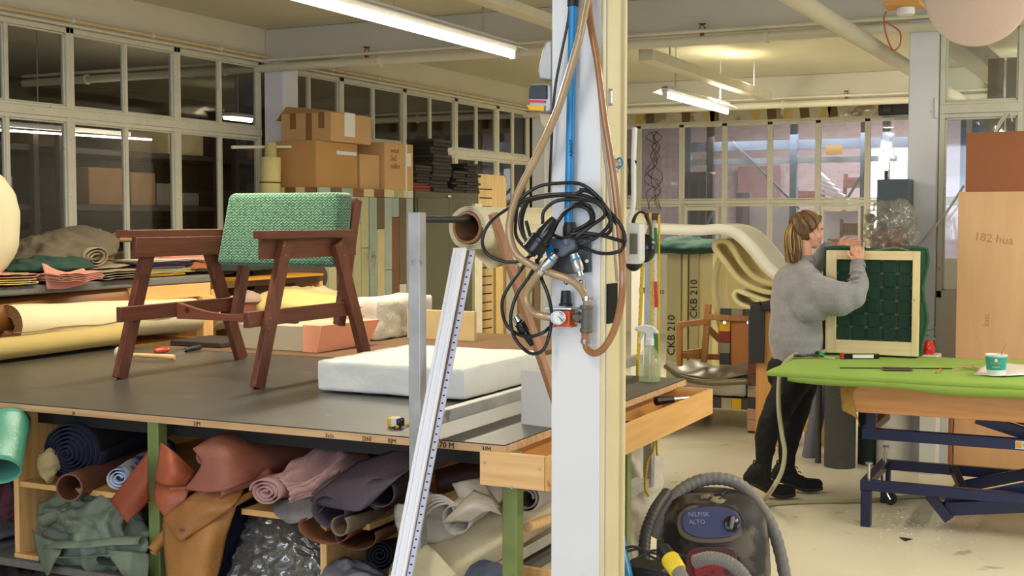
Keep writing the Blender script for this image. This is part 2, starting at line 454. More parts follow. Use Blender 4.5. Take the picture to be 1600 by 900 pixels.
ys = [-1.1, .02, 1.14, 2.27, 3.4, 4.52, 5.64, 6.77, 7.9, 8.98]
for a, c in zip(ys, ys[1:]): glazing('window_%d' % n, (XW-.06, a, 0), (XW-.06, c, 0), 1.05, 2.345, ZT, 2, m_glass_dark); n += 1
ys = [9.2, 10.24, 11.42, 12.55, 13.6, 14.5]
for a, c in zip(ys, ys[1:]): glazing('window_%d' % n, (XW-.06, a, 0), (XW-.06, c, 0), 1.05, 2.345, ZT, 2, m_glass_dark); n += 1
glazing('window_%d' % n, (XW-.06, 14.7, 0), (XW-.06, 16.8, 0), 1.05, 2.345, ZT, 4, m_glass_dark); n += 1
def XatY(px, y): return PY(px, 300, y).x
edges = [XatY(p, YB) for p in (997, 1064, 1131, 1202, 1277, 1354, 1432)]
edges = [-6.7]+edges+[edges[-1]+.62*k for k in range(1, 6)]
for i, (a, c) in enumerate(zip(edges, edges[1:])):
    o = glazing('window_%d' % n, (a, YB+.03, 0), (c, YB+.03, 0), 1.05, 1.83, 2.9, 1, m_glass_dim, wide=.07, wide_m=.05, t=.05, sash=False)
    n += 1
    if i in (2, 5):                               # opening casements with their own inner frame
        f = MB()
        for z in (1.12, 1.74): f.bar((a+.08, YB-.02, z), (c-.08, YB-.02, z), .03, .05)
        for x in (a+.08, c-.08): f.bar((x, YB-.02, 1.1), (x, YB-.02, 1.77), .05, .03, (1, 0, 0))
        f.build('casement', m_frame, o)
xs = [-1.13, -.6, -.05, .5, 1.05, 1.6, 2.7, 3.8, 4.9]
for i, (a, c) in enumerate(zip(xs, xs[1:])):
    glazing('window_%d' % n, (a, 9.1, 0), (c, 9.1, 0), 1.06, 2.345, ZC-.02, 1, m_glass_dim if i else m_glass, wide=.07); n += 1
glazing('window_%d' % n, (4.95, -3, 0), (4.95, 3, 0), 1.0, 2.3, 2.9, 6, m_glass); n += 1  # this bay and the next: right-hand windows assumed, out of view
glazing('window_%d' % n, (4.95, 3, 0), (4.95, 9.1, 0), 1.0, 2.3, 2.9, 6, m_glass); n += 1

# ------------------------------------------------------------------ pipes on the beams and ceiling
def long_pipe(name, label, cat, p, q, r, mat=m_wallp, clips=0, r2=None, dz=0):
    t = T(name, label, cat, V(p))
    MB().cyl(p, q, r, n=14).build('pipe', mat, t)
    if r2:
        MB().cyl(V(p)+V(dz), V(q)+V(dz), r2, n=8).build('thin_conduit', m_frame, t)
    for k in range(clips):
        c = V(p).lerp(V(q), (k+.5)/clips); d = (V(q)-V(p)).normalized()
        MB().cyl(c-d*.012, c+d*.012, r*1.35, n=12).build('clip', m_frame, t)
    return t
long_pipe('sprinkler_pipe', 'white sprinkler pipe under the nearer ceiling beam', 'pipe', (-9.5, 8.95, 2.895), (4.9, 8.95, 2.895), .035, clips=9, r2=.014, dz=(0, -.01, .066))
long_pipe('sprinkler_pipe', 'white pipe along the far ceiling beam above the back windows', 'pipe', (-9.5, 14.4, 2.9), (4.9, 14.4, 2.9), .04, clips=6, r2=.015, dz=(0, -.01, .075))
long_pipe('ceiling_pipe', 'thick cream pipe slanting below the ceiling to the right column', 'pipe', (-1.69, 5.2, 2.82), (-1.5, 14.3, 2.82), .056)
long_pipe('ceiling_conduit', 'pair of thin cream conduits clipped above the left windows', 'conduit', (-6.64, -1, 2.985), (-6.64, 14.4, 2.985), .016, M('conduit_paint', 'cdb98a', rough=.5), clips=19, r2=.011, dz=(0.005, 0, -.038))
for (px, py, y, lab) in ((573, 92, 8.95, 'small rusty sprinkler head on the pipe left of the lit tube'), (1097, 57, 8.95, 'small rusty sprinkler head on the near pipe right of the front column'), (1322, 150, 14.4, 'small sprinkler head on the far pipe near the right column')):
    c = PY(px, py, y); z = 2.93 if y < 10 else 2.94
    t = T('fire_sprinkler', lab, 'sprinkler', (c.x, y, z), 'sprinkler heads')
    MB().cyl((c.x, y, z), (c.x, y, z+.035), .016, n=10).build('base', m_rust, t)
    h = MB()
    for s in (-1, 1): h.tube([(c.x, y, z+.03), (c.x+s*.022, y, z+.05), (c.x, y, z+.085)], .004, 6)
    h.build('yoke', m_rust, t); MB().cyl((c.x, y, z+.082), (c.x, y, z+.088), .028, n=12).build('deflector', m_rust, t)
# fluorescent fittings hung from trunking
def fitting(x, ya, yb, z, label, chains):
    t = T('fluorescent_light', label, 'light', (x, ya, z))
    MB().box((x-.03, ya, z+.03), (x+.03, yb, z+.09)).build('housing', m_whiteplastic, t, bevel=.004)
    MB().cyl((x, ya+.02, z), (x, yb-.02, z), .019, n=12).build('tube', m_tubeglow, t)
    rf = MB(); rf.prism([(x-.12, ya, z+.035), (x-.03, ya, z+.075), (x+.03, ya, z+.075), (x+.12, ya, z+.035), (x+.115, ya, z+.03), (x+.028, ya, z+.066), (x-.028, ya, z+.066), (x-.115, ya, z+.03)], (0, yb-ya, 0))
    rf.build('reflector', m_whiteplastic, t)
    for y in (ya+.01, yb-.01): MB().box((x-.02, y-.012, z-.024), (x+.02, y+.012, z+.04)).build('tube_holder', m_whiteplastic, t, bevel=.003)
    for y in chains:
        c = MB(); zz = z+.09; k = 0
        while zz < ZC-.02:
            e = V((.008, 0, 0)) if k % 2 else V((0, .008, 0))
            c.tube([V((x, y, zz))+e*0, V((x, y, zz+.012))+e, V((x, y, zz+.03)), V((x, y, zz+.012))-e], .0022, 5, 3, closed=True); zz += .026; k += 1
        c.build('chain', m_steel, t)
fitting(-3.72, 3.3, 7.75, 2.70, 'long lit fluorescent tube hanging above the armchair', (4.5, 6.2, 7.3))
fitting(-3.62, 10.6, 12.55, 2.68, 'short lit fluorescent tube over the foam sheets in the distance', (10.9, 12.3))
fitting(1.0, 3.8, 8.2, 2.79, 'assumed fluorescent fitting over the green table, out of view', (4.5, 7.5))  # lamp assumed beyond the right edge of view
t = T('light_trunking', 'cream steel trunking running above the fluorescent tubes', 'trunking', (-3.42, 3, 2.88))
MB().box((-3.5, 2.5, 2.88), (-3.38, 8.6, 2.94)).build('trunking_rail', m_frame, t, bevel=.004)
MB().box((-3.5, 9.6, 2.86), (-3.38, 13.4, 2.95)).build('trunking_rail', m_frame, t, bevel=.004)
for y in (3.4, 6.8, 10.2, 12.9):
    MB().cyl((-3.44, y, 2.93), (-3.44, y, ZC), .006, n=6).build('hanger_rod', m_steel, t)

# plastic sheeting over the back wall frieze with tape strips
t = T('plastic_sheeting', 'crinkled clear plastic sheeting taped above the back windows', 'sheeting', (-3.5, YB-.03, 2.92))
m_film = M('crinkled_film', 'c9c0a2', rough=.16, var=.15, scale=5, bump=.9, bscale=9, spec=.8, spots=('8a8266', 4, .55, .8))
b = MB(); b.box((-6.6, YB-.03, 2.93), (.5, YB-.02, 3.14)); b.build('film', m_film, t)
m_tape = M('yellow_tape', 'c9b064', rough=.5); m_lath = M('brown_lath', '6b5236', rough=.7)
for i, px in enumerate((1016, 1000, 1072, 1110, 1116, 1180, 1205, 1232, 1256, 1290, 1300)):
    x = XatY(px, YB); w = .06
    MB().box((x-w, YB-.036, 2.93), (x+w, YB-.031, 3.13), None, Matrix.Rotation(.15*math.sin(i*3), 3, 'Y')).build('tape_strip', m_tape if i % 2 else m_lath, t)
b = MB(); b.box((XatY(1372, 16), 15.9, 2.86), (XatY(1425, 16), 16.3, 3.15))
t = T('speaker_box', 'black box fixed under the ceiling before the right column', 'box', (XatY(1398, 16), 16, 2.86))
b.build('case', m_black, t, bevel=.02); MB().box((XatY(1376, 15.9), 15.88, 2.89), (XatY(1392, 15.9), 15.9, 3.1)).build('grille', m_blackgloss, t, bevel=.01)
for x in (XatY(1380, 16.1), XatY(1415, 16.1)): MB().cyl((x, 16.1, 3.12), (x, 16.1, ZC), .012, n=8).build('bracket', m_steel, t)
# ventilation duct in the side room
t = T('ventilation_duct', 'pale slanting box duct behind the right partition glass', 'duct', (-1, 9, 2.8))
MB().bar(PD(1466, 42, 9.4), PD(1596, 146, 12.6), .2, .16).build('duct', m_beam, t, bevel=.01)
for k in (.3, .97):
    c = PD(1466, 42, 9.4).lerp(PD(1596, 146, 12.6), k); MB().cyl(c, (c.x, c.y, ZC), .012, n=6).build('hanger_rod', m_steel, t)
# round disc hanging at the top right
c = PD(1527, -6, 5.0)
d = (ray(1527, -6)); d.z = 0
t = T('hanging_disc', 'large round pale pink disc hanging near the ceiling at the right', 'disc', c)
MB().lathe([(.001, 0), (.185, 0), (.195, .006), (.195, .03), (.185, .036), (.001, .036)], c, d, 48).build('disc', M('dusty_pink_felt', 'cdb3a0', rough=.95, var=.03, bump=.2, bscale=200), t)
MB().cyl(c+V((0, 0, .19)), (c.x, c.y, ZC), .003, n=6).build('wire', m_steel, t)
# junction board with red lead at the ceiling
t = T('junction_board', 'orange wooden board with a white round socket under the ceiling', 'socket board', PD(1412, 10, 6.5))
c = PD(1412, 8, 6.4)
MB().box(c-V((.09, .09, .012)), c+V((.09, .09, .012))).build('board', wood('orange_board', 'c48a3a', 'd79a48', 0), t, bevel=.003)
MB().box(c-V((.06, .06, -.012)), (c.x+.06, c.y+.06, ZC)).build('spacer_block', m_pine, t)
MB().cyl(c-V((-.01, 0, .05)), c-V((-.01, 0, .012)), .045, n=24).build('socket', m_whiteplastic, t, bevel=.005)
MB().tube([PD(1385, 18, 6.4), PD(1381, 30, 6.4), PD(1385, 55, 6.4), PD(1395, 78, 6.4), PD(1406, 70, 6.4), PD(1406, 50, 6.4), PD(1390, 38, 6.4), PD(1380, 33, 6.4)], .004, 6).build('red_lead', M('red_wire', 'a3402c', rough=.5), t)

# ------------------------------------------------------------------ rooms seen through the glass
# left: dim storage room
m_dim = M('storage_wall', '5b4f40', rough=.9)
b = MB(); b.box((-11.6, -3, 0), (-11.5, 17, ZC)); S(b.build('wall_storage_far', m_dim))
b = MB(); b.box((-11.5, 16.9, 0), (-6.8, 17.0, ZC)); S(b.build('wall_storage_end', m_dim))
m_rack = M('dark_rack', '3b342c', rough=.6); m_bin = [M('store_brown', '8a6a48', rough=.8), M('store_tan', 'a08660', rough=.8), M('store_dark', '4a4038', rough=.8), M('store_cream', 'c2b48e', rough=.8), M('store_grey', '6e6a66', rough=.8)]
random.seed(11)
for si, (x, y0, y1) in enumerate(((-8.6, 6.0, 8.2), (-8.6, 8.5, 10.7), (-8.6, 11.0, 13.2))):
    t = T('storage_rack', 'dark storage rack with loaded shelves %s' % ('behind the leftmost visible windows', 'behind the windows above the chair\'s left arm', 'behind the windows beyond the wall column')[si], 'rack', (x, y0, 0))
    for yy in (y0, y1):
        for xx in (x, x-.8): MB().box((xx-.03, yy-.03, 0), (xx+.03, yy+.03, 2.6)).build('upright', m_rack, t)
    for z in (.5, 1.1, 1.68, 2.2): MB().box((x-.8, y0, z), (x, y1, z+.05)).build('shelf', m_rack, t)
    for z in (1.15, 1.73, 2.25):
        y = y0+.05
        while y < y1-.25:
            w = random.uniform(.2, .55); h = random.uniform(.12, .36)
            if random.random() < .8:
                o = MB().box((x-.7, y, z), (x-.05, min(y1-.04, y+w), z+h)).build('storage_box', random.choice(m_bin), bevel=.01)
                tag(o, None, 'box'); o['label'] = 'dim carton on a rack shelf behind the left windows'; o['group'] = 'cartons on the racks behind the left windows'
            y += w+random.uniform(.02, .2)
# far panes of the storage room: lit lattice window
t = T('lattice_window', 'lit lattice window at the far side of the storage room', 'window', (-11.4, 5, 1.4))
MB().box((-11.48, 4.4, 1.7), (-11.46, 9.2, 2.45)).build('lit_pane', M('lit_pane', 'b9b3a6', emit=('c9c0ae', .35)), t)
for k in range(13):
    y = 4.4+k*.4; MB().box((-11.46, y-.03, 1.68), (-11.4, y+.03, 2.47)).build('glazing_bar', m_rack, t)
for z in (1.7, 2.08, 2.45): MB().box((-11.46, 4.4, z-.03), (-11.4, 9.2, z+.03)).build('glazing_bar', m_rack, t)
t = T('storage_glow_tube', 'bright tube lamp glimpsed through the pane left of the wall column', 'light', PD(372, 181, 11.5))
c = PD(372, 184, 11.5); MB().box(c+V((-.09, -.2, 0)), c+V((.09, .2, .03))).build('tube_housing', m_whiteplastic, t); MB().cyl(c+V((0, -.19, -.01)), c+V((0, .19, -.01)), .02, n=8).build('tube', m_tubeglow, t)
MB().cyl(c, (c.x, c.y, ZC), .005, n=6).build('hanger_rod', m_steel, t)
c = PD(60, 207, 11)  # glowing tube added to imitate a lamp's reflection in the glass
t = T('storage_glow_tube', 'long glowing tube standing in for a lamp reflection in the leftmost lower panes', 'light', c)
MB().cyl(c+V((-.2, -1.2, 0)), c+V((.2, 1.2, 0)), .009, n=8).build('tube', m_tubeglow, t); MB().box(c+V((-.04, -1.1, .03)), c+V((.04, 1.1, .07))).build('tube_housing', m_whiteplastic, t)
MB().cyl(c, (c.x, c.y, ZC), .005, n=6).build('hanger_rod', m_steel, t)

# back room: daylight workshop
m_pinkbrick = bpy.data.materials.new('pink_brick'); m_pinkbrick.use_nodes = True
nt = m_pinkbrick.node_tree; br = node(nt, 'ShaderNodeTexBrick'); tc = node(nt, 'ShaderNodeTexCoord'); mp = node(nt, 'ShaderNodeMapping')
mp.inputs['Rotation'].default_value = (PI/2, 0, 0); nt.links.new(tc.outputs['Object'], mp.inputs[0]); nt.links.new(mp.outputs[0], br.inputs['Vector'])
br.inputs['Scale'].default_value = 3.2; br.inputs['Color1'].default_value = (*srgb('cdb8b2'), 1); br.inputs['Color2'].default_value = (*srgb('bfa49d'), 1); br.inputs['Mortar'].default_value = (*srgb('c9bcb4'), 1)
br.inputs['Mortar Size'].default_value = .012
nt.links.new(br.outputs['Color'], nt.nodes['Principled BSDF'].inputs['Base Color'])
YR = 21.5
b = MB(); b.box((-12, YR, 0), (-2.35, YR+.1, ZC)); b.box((-2.35, YR, 0), (-1.1, YR+.1, 1.1)); b.box((-1.1, YR, 0), (4, YR+.1, ZC)); S(b.build('wall_back_room', m_pinkbrick))
x0, x1 = XatY(1362, YR), XatY(1432, YR)
t = T('daylight_window', 'bright white window at the far end of the back room', 'window', ((x0+x1)/2, YR-.05, 1.2))
MB().box((x0, YR-.06, 1.05), (x1, YR-.04, 2.75)).build('bright_pane', M('bright_pane', 'ffffff', emit=('f2f4ff', 2.2)), t)
MB().box(((x0+x1)/2-.01, YR-.08, 1.05), ((x0+x1)/2+.01, YR-.06, 2.75)).build('glazing_bar', m_frame, t)
m_bluesteel = M('blue_grey_steel', '76828c', rough=.5)
t = T('pallet_rack', 'tall blue grey rack with diagonal braces behind the back windows', 'rack', (-4.3, 18.6, 0))
for px in (1075, 1110, 1240, 1350, 1384):
    x = XatY(px, 18.6); MB().box((x-.05, 18.55, 0), (x+.05, 18.65, 3.1)).build('upright', m_bluesteel if px != 1110 else m_rack, t)
for px0, z0, px1, z1 in ((1080, 1.0, 1120, 1.8), (1080, 2.3, 1110, 1.8), (1145, 2.75, 1250, 1.75), (1325, 1.9, 1352, 2.3)):
    MB().bar((XatY(px0, 18.55), 18.52, z0), (XatY(px1, 18.55), 18.52, z1), .03, .05, (0, 1, 0)).build('brace', m_bluesteel, t)
MB().box((XatY(1075, 18.6), 18.58, 2.62), (XatY(1425, 18.6), 18.66, 2.76)).build('beam', m_bluesteel, t)
MB().box((XatY(1075, 18.6), 18.58, 2.42), (XatY(1400, 18.6), 18.66, 2.5)).build('beam', M('grey_beam', '9aa0a2', rough=.5), t)
m_redwood = wood('mahogany_z', '6e4636', '8a6250', 2); m_redx = wood('mahogany_x', '6e4636', '8a6250', 0)
def back_chair(x, y, z, rz, label, h=1.0):
    t = T('wooden_chair', label, 'chair', (0, 0, 0), 'stacked wooden chairs in the back room')
    MB().box((-.22, -.2, .42), (.22, .2, .46)).build('seat', m_redx, t, bevel=.01)
    for sx in (-1, 1):
        MB().bar((sx*.2, -.18, 0), (sx*.2, -.18, .42), .04, .04, (0, 1, 0)).build('leg', m_redwood, t)
        MB().bar((sx*.2, .18, 0), (sx*.2, .26, h), .045, .04, (0, 1, 0)).build('leg', m_redwood, t)
    MB().box((-.2, .2, h-.22), (.2, .23, h-.06)).build('back_rail', m_redx, t)
    MB().box((-.2, .18, .55), (.2, .2, .6)).build('back_rail', m_redx, t)
    put(t, (x, y, z), rz); return t
m_pale = M('pale_board', 'cfc8c4', rough=.6, var=.05); m_darkb = M('charcoal_board', '3f444c', rough=.7)
bt = T('work_bench', 'pale low bench carrying stacked chairs in the back room', 'bench', (-3.6, 19.4, 0))
MB().box((-5.4, 19.0, .78), (-2.7, 20.0, .84)).build('bench_top', m_pale, bt)
for x in (-5.3, -4.0, -2.8): MB().box((x-.04, 19.1, 0), (x+.04, 19.9, .78)).build('leg', m_pale, bt)
back_chair(XatY(1262, 19.3), 19.4, .84, .15, 'upright wooden chair stacked on the bench behind the fourth back pane', 1.25)
back_chair(XatY(1318, 19.3), 19.4, .84, -.5, 'tilted wooden chair behind the fifth back pane', 1.45)
back_chair(XatY(1345, 17.6), 17.6, 0, PI, 'dark wooden chair just behind the lower back casement', 1.6)
o = MB().box((XatY(1069, 18.2), 18.2, .0), (XatY(1103, 18.2), 18.25, 2.3)).build('board_panel', m_darkb, bevel=.004); tag(o, 'charcoal board standing behind the second back pane', 'board')
o = MB().box((XatY(1163, 18.9), 18.9, .0), (XatY(1248, 18.9), 18.94, 1.86)).build('board_panel', m_pale, bevel=.004); tag(o, 'pale low board behind the third and fourth back panes', 'board')
o = MB().box((XatY(1150, 18.7), 18.7, .0), (XatY(1172, 18.7), 18.74, 2.0)).build('board_panel', M('violet_board', '7a7084', rough=.6), bevel=.004); tag(o, 'violet grey board leaning beside the pale low board', 'board')
for k in range(7):
    z = 1.72+k*.075; xa = XatY(1278, 19.2); xb = XatY(1345, 19.2)
    o = MB().bar((xa, 19.2, z+.14), (xb-.08*k, 19.2, z), .2, .035).build('timber_plank', m_pale, bevel=.004)
    tag(o, 'pale timber plank in the slanting stack behind the fifth back pane', 'plank', 'slanting pale planks in the back room')
MB_ = MB().box((XatY(1278, 19.35), 19.3, 0), (XatY(1350, 19.35), 19.4, 1.72)).build('plank_stand', m_pale); tag(MB_, 'pale stand beneath the slanting planks', 'stand')
o = MB().box((XatY(1150, 21.2), 21.3, 1.5), (XatY(1215, 21.2), 21.35, 2.5)).build('wall_board', M('mauve_board', 'a07e78', rough=.8)); tag(o, 'mauve brown board on the brick wall of the back room', 'board')
o = MB().box((XatY(1290, 18.5), 18.46, 2.53), (XatY(1315, 18.5), 18.5, 2.66)).build('yellow_sign', M('ochre_sign', 'c79a52', rough=.6)); tag(o, 'small ochre sign on the rack beam behind the fifth back pane', 'sign')
t = T('wire_coil', 'tangle of thin wire hanging on the leftmost back pane', 'wire', PY(1022, 210, YB-.05))
random.seed(3); w = MB()
for k in range(5):
    w.tube([PY(1018+random.uniform(-8, 10), 205, YB-.0)]+[PY(1022+random.uniform(-14, 14), 215+i*14, YB-.06) for i in range(9)], .004, 5, 4)
w.build('wire_loop', m_black, t)
# side room behind the right partition
b = MB(); b.box((-1.1, 14.0, 0), (6, 14.1, ZC)); S(b.build('wall_side_room', M('side_room_paint', 'b4aea4', rough=.8)))
t = T('panel_partition', 'weathered vertical plank panel behind the partition glass', 'panel', (0, 11, 0))
for k in range(4): MB().box((-1.0+k*.14, 11.0, 0), (-.88+k*.14, 11.03, 2.9)).build('plank', M('weathered_plank', 'a29a88', rough=.8) if k == 0 else bpy.data.materials['weathered_plank'], t)
t = T('grey_cabinet', 'blurred grey cabinet behind the right partition glass', 'cabinet', (-.4, 10.6, 0))
MB().box((-.85, 10.4, 0), (-.1, 10.9, 1.7)).build('body', M('grey_cab', '8a8a86', rough=.6), t, bevel=.01)
MB().box((-.83, 10.38, .05), (-.12, 10.4, 1.65)).build('door', M('grey_cab_door', '94938e', rough=.6), t)
# ------------------------------------------------------------------ the big cutting table
TX0, TX1, TY0, TY1, TZ = -4.9, -1.655, 3.39, 5.15, .92
m_lino = M('dark_linoleum', '45413b', '3a3631', rough=.36, scale=5, detail=8, bump=.06, bscale=30, spots=('7d7565', 9, .67, .5), spec=.8)
tb = T('cutting_table', 'large dark topped cutting table carrying the armchair', 'table', (-3.2, 4.2, 0))
MB().box((TX0, TY0, TZ-.004), (TX1, TY1, TZ)).build('linoleum_top', m_lino, tb)
MB().box((TX0, TY0-.002, TZ-.028), (TX1+.002, TY1, TZ-.004)).build('plywood_board', m_plyedge, tb, bevel=.002)
LX1, LX2 = PY(240, 700, 3.42).x, PY(797, 800, 3.42).x
for x, y in ((LX2, 3.44), (LX1, 3.44), (-4.85, 3.44), (-1.87, 4.98), (LX1, 5.08), (-4.85, 5.08)):
    MB().box((x-.025, y-.025, 0), (x+.025, y+.025, TZ-.028)).build('leg', m_green, tb, bevel=.004)
MB().box((TX0+.1, 3.5, TZ-.09), (TX1-.05, 3.53, TZ-.03)).build('apron', M('shade_apron', '15110e'), tb)  # near-black colour paints in the shade below the top
MB().box((TX0+.1, 5.0, .05), (TX1-.75, 5.03, .86)).build('back_panel', M('shade_back', '120f0d', rough=.9), tb)  # colour set near black to stand for the deep under-table shade
# shelves below
SL = .34                                        # lower shelf with grey felt
MB().box((TX0, 3.36, SL-.03), (-1.9, 5.0, SL)).build('bottom_shelf', m_felt, tb, bevel=.006)
for (px0, px1, py) in ((30, 236, 745), (380, 580, 790)):
    p = PY(px0, py, 3.42); q = PY(px1, py, 3.42)
    MB().box((p.x, 3.41, .602), (q.x, 4.9, .622)).build('shelf', m_plyx, tb)
p = PY(24, 700, 3.40); MB().box((p.x-.012, 3.40, SL), (p.x+.012, 4.9, .63)).build('divider', m_pinez, tb)
MB().box((p.x-.012, 3.40, .63), (p.x+.012, 4.9, .88)).build('divider', m_pinez, tb)
p2 = PY(508, 860, 3.42); MB().box((p2.x-.012, 3.41, .3), (p2.x+.012, 4.9, .60)).build('divider', m_pinez, tb)
q = PY(60, 865, 3.4); MB().box((p.x, 3.385, SL), (p.x+.12, 3.45, SL+.016)).build('batten', m_pinez, tb)
for px, py, sz, tx in ((302, 663, .02, '2|M'), (508, 684, .018, '3x1s'), (566, 688, .02, '|260'), (606, 693, .02, '8|M'), (686, 701, .026, '70 M'), (752, 708, .022, '3|M'), (112, 646, .016, '20')):
    c = PY(px, py, TY0-.003); c.z = .896
    text(tx, sz, c, (1, 0, 0), (0, 0, 1), m_ink, tb)
# tool tray along the right end
tr = T('tool_tray', 'long open plywood tool tray along the table\'s right end', 'tray', (-1.6, 4.2, .79))
MB().box((-1.515, 3.37, .797), (-1.50, 5.03, .90)).build('side_board', m_ply, tr, bevel=.001)
MB().box((-1.728, 3.385, .797), (-1.715, 5.03, .89)).build('side_board', m_ply, tr)
MB().box((-1.728, 3.366, .797), (-1.515, 3.384, .90)).build('end_board', m_pine, tr, bevel=.001)
MB().box((-1.715, 5.015, .797), (-1.515, 5.03, .90)).build('end_board', m_plyx, tr)
MB().box((-1.715, 3.385, .797), (-1.515, 5.015, .806)).build('tray_floor', m_ply, tr)
for px, py in ((757, 723), (843, 733), (800, 762)):
    c = PY(px, py, 3.365); MB().cyl(c, c-V((0, .002, 0)), .004, n=8).build('screw', m_steel, tr)
# table end rail under the lip, sloping wood pieces
def tool(name, label, cat, p, q, r, mat, n=8):
    t = T(name, label, cat, V(p)); p, q = V(p), V(q)
    MB().cyl(p, p.lerp(q, .45), r*1.4, r*1.1, n=n).build('handle', m_black, t)
    MB().cyl(p.lerp(q, .45), q, r*.6, r*.5, n=n).build('shaft', mat, t); return t
tz = .83
tool('steel_punch', 'shiny steel punch lying across the far end of the tool tray', 'tool', (-1.64, 4.72, .88), (-1.53, 4.86, .885), .013, m_chrome)
tool('steel_file', 'long steel file lying on the tools in the tray', 'tool', (-1.6, 4.45, .84), (-1.56, 4.8, .86), .01, m_steel)
tool('awl', 'dark handled awl in the middle of the tool tray', 'tool', (-1.63, 4.25, .82), (-1.54, 4.5, .82), .01, m_steel)
tool('tack_lifter', 'tack lifter at the near end of the tool tray', 'tool', (-1.6, 3.9, .82), (-1.56, 4.2, .82), .01, m_chrome)
for k in range(6):
    y = 4.05+k*.13; tool('hand_tool', 'hand tool jumbled on the floor of the tool tray', 'tool', (-1.69+.03*(k % 3), y, .82+.006*(k % 2)), (-1.56-.02*(k % 2), y+.12, .82), .009, m_steel)['group'] = 'tools jumbled in the tray'
o = MB().box((-1.66, 4.3, .806), (-1.55, 4.75, .83)).build('tool_roll', M('brown_tool_roll', '3b2620', rough=.6), bevel=.006); tag(o, 'dark leather tool roll lying flat in the tray', 'tool roll')

# ------------------------------------------------------------------ armchair
m_uph = weave_mat('green_zigzag_cloth', '256048', 'a4c09c', 48, .8)
ch = T('armchair', 'walnut armchair with a green zigzag backrest standing on the cutting table', 'armchair', (-3.47, 4.5, TZ))
XL, XR = -3.83, -3.11
for X, sgn in ((XL, 1), (XR, -1)):
    MB().bar((X, 4.10, TZ), (X, 4.30, 1.50), .03, .066, (0, 1, 0)).build('front_leg', m_walnutz, ch, bevel=.002)
    MB().bar((X, 4.93, TZ), (X, 4.68, 1.50), .03, .066, (0, 1, 0)).build('rear_leg', m_walnutz, ch, bevel=.002)
    MB().box((X-.035, 4.13, 1.52), (X+.035, 4.76, 1.553)).build('armrest', m_walnut, ch, bevel=.002)
    MB().box((X+sgn*.015, 4.17, 1.435), (X+sgn*.04, 4.86 if X == XR else 4.76, 1.52)).build('arm_rail', m_walnut, ch, bevel=.002)
    MB().box((X+sgn*.015, 4.07, 1.165), (X+sgn*.042, 4.86, 1.228)).build('side_rail', m_walnut, ch, bevel=.002)
    x2 = X+sgn*.07
    MB().bar((x2, 4.80, 1.12), (x2, 4.95, 1.69), .03, .06, (0, 1, 0)).build('back_upright', m_walnutz, ch, bevel=.002)
    for (yy, zz) in ((4.27, 1.49), (4.285, 1.45), (4.69, 1.49), (4.715, 1.44), (4.17, 1.2), (4.16, 1.16), (4.85, 1.2), (4.87, 1.16)):
        MB().cyl((X+.0155, yy, zz), (X+.0165, yy, zz), .004, n=8).build('dowel_plug', M('pale_plug', 'b98a55') if 'pale_plug' not in bpy.data.materials else bpy.data.materials['pale_plug'], ch)
# front cross rail, scooped on its top edge
cr_ = []; n_ = 24
for i in range(n_+1):
    t = i/n_; x = XL+.04+(XR-XL-.08)*t; cr_.append((x, 4.42, 1.228-.045*math.sin(PI*min(1, t*1.15))**1 if t < .87 else 1.195))
bot = [(XR-.04, 4.42, 1.155), (XL+.04, 4.42, 1.155)]
MB().prism(cr_+bot, (0, .028, 0)).build('cross_rail', m_walnutx, ch, angle=30)
MB().lathe([(.004, 0), (.004, .001), (.013, .001), (.013, -.001)], (XL+.1, 4.42, 1.195), (0, -1, 0), 16).build('screw_cup', M('brass', 'a8853f', rough=.3, metal=1), ch)
MB().box((XL+.06, 4.8, 1.45), (XR-.06, 4.825, 1.5)).build('rear_rail', m_walnutx, ch)
# backrest cushion: leaning wedge with rounded edges
def cush(y_, z0, z1, w, th, lean, ins):
    vs = []
    for z, s in ((z0, 0), (z1, 1)):
        for yy in (0, th):
            for sx in (-1, 1): vs.append((-3.47+sx*(w/2-ins*s), y_+yy+lean*s, z))
    return vs
vs = cush(4.70, 1.385, 1.72, .66, .13, .075, .02)
mb = MB(); mb.add(vs, [(0, 1, 5, 4), (3, 2, 6, 7), (2, 0, 4, 6), (1, 3, 7, 5), (4, 5, 7, 6), (2, 3, 1, 0)])
cu = mb.build('backrest_cushion', m_uph, ch, bevel=.028, seg=5)

# ------------------------------------------------------------------ white wadding cushion
m_wad = M('white_wadding', 'e8e8e2', rough=1, var=.03, scale=3, bump=.35, bscale=30, sheen=.4)
a, b_, c_, d_ = PZ(525, 603, TZ), PZ(722, 630, TZ), PZ(830, 600, TZ), PZ(640, 566, TZ)
mb = MB(); x0, x1, y0, y1 = a.x+.03, b_.x, b_.y+.02, b_.y+.72
N = 26
for iz in range(1): pass
def rbox(x0, x1, y0, y1, z0, z1, n=12, amp=.006, seed=0, r=.03):
    """soft block with uneven surface"""
    mb = MB(); cx, cy, cz = (x0+x1)/2, (y0+y1)/2, (z0+z1)/2; h = V(((x1-x0)/2, (y1-y0)/2, (z1-z0)/2))
    for ax in range(3):
        for s in (-1, 1):
            G = []
            for i in range(n+1):
                row = []
                for j in range(n+1):
                    p = [0, 0, 0]; p[ax] = s; p[(ax+1) % 3] = -1+2*i/n; p[(ax+2) % 3] = -1+2*j/n
                    q = V((p[0]*h.x, p[1]*h.y, p[2]*h.z)); core = V([max(-(h[k]-r), min(h[k]-r, q[k])) for k in range(3)])
                    d = q-core; q = core+(d.normalized()*r if d.length > 0 else d)
                    q += V((cx, cy, cz)); q += nz3(q, 14, seed)*amp
                    row.append(q)
                G.append(row if s > 0 else row[::-1])
            mb.grid(G)
    return mb
mb = rbox(x0, x1, y0, y1, TZ+.004, TZ+.128, 26, .0035, 2, .018)
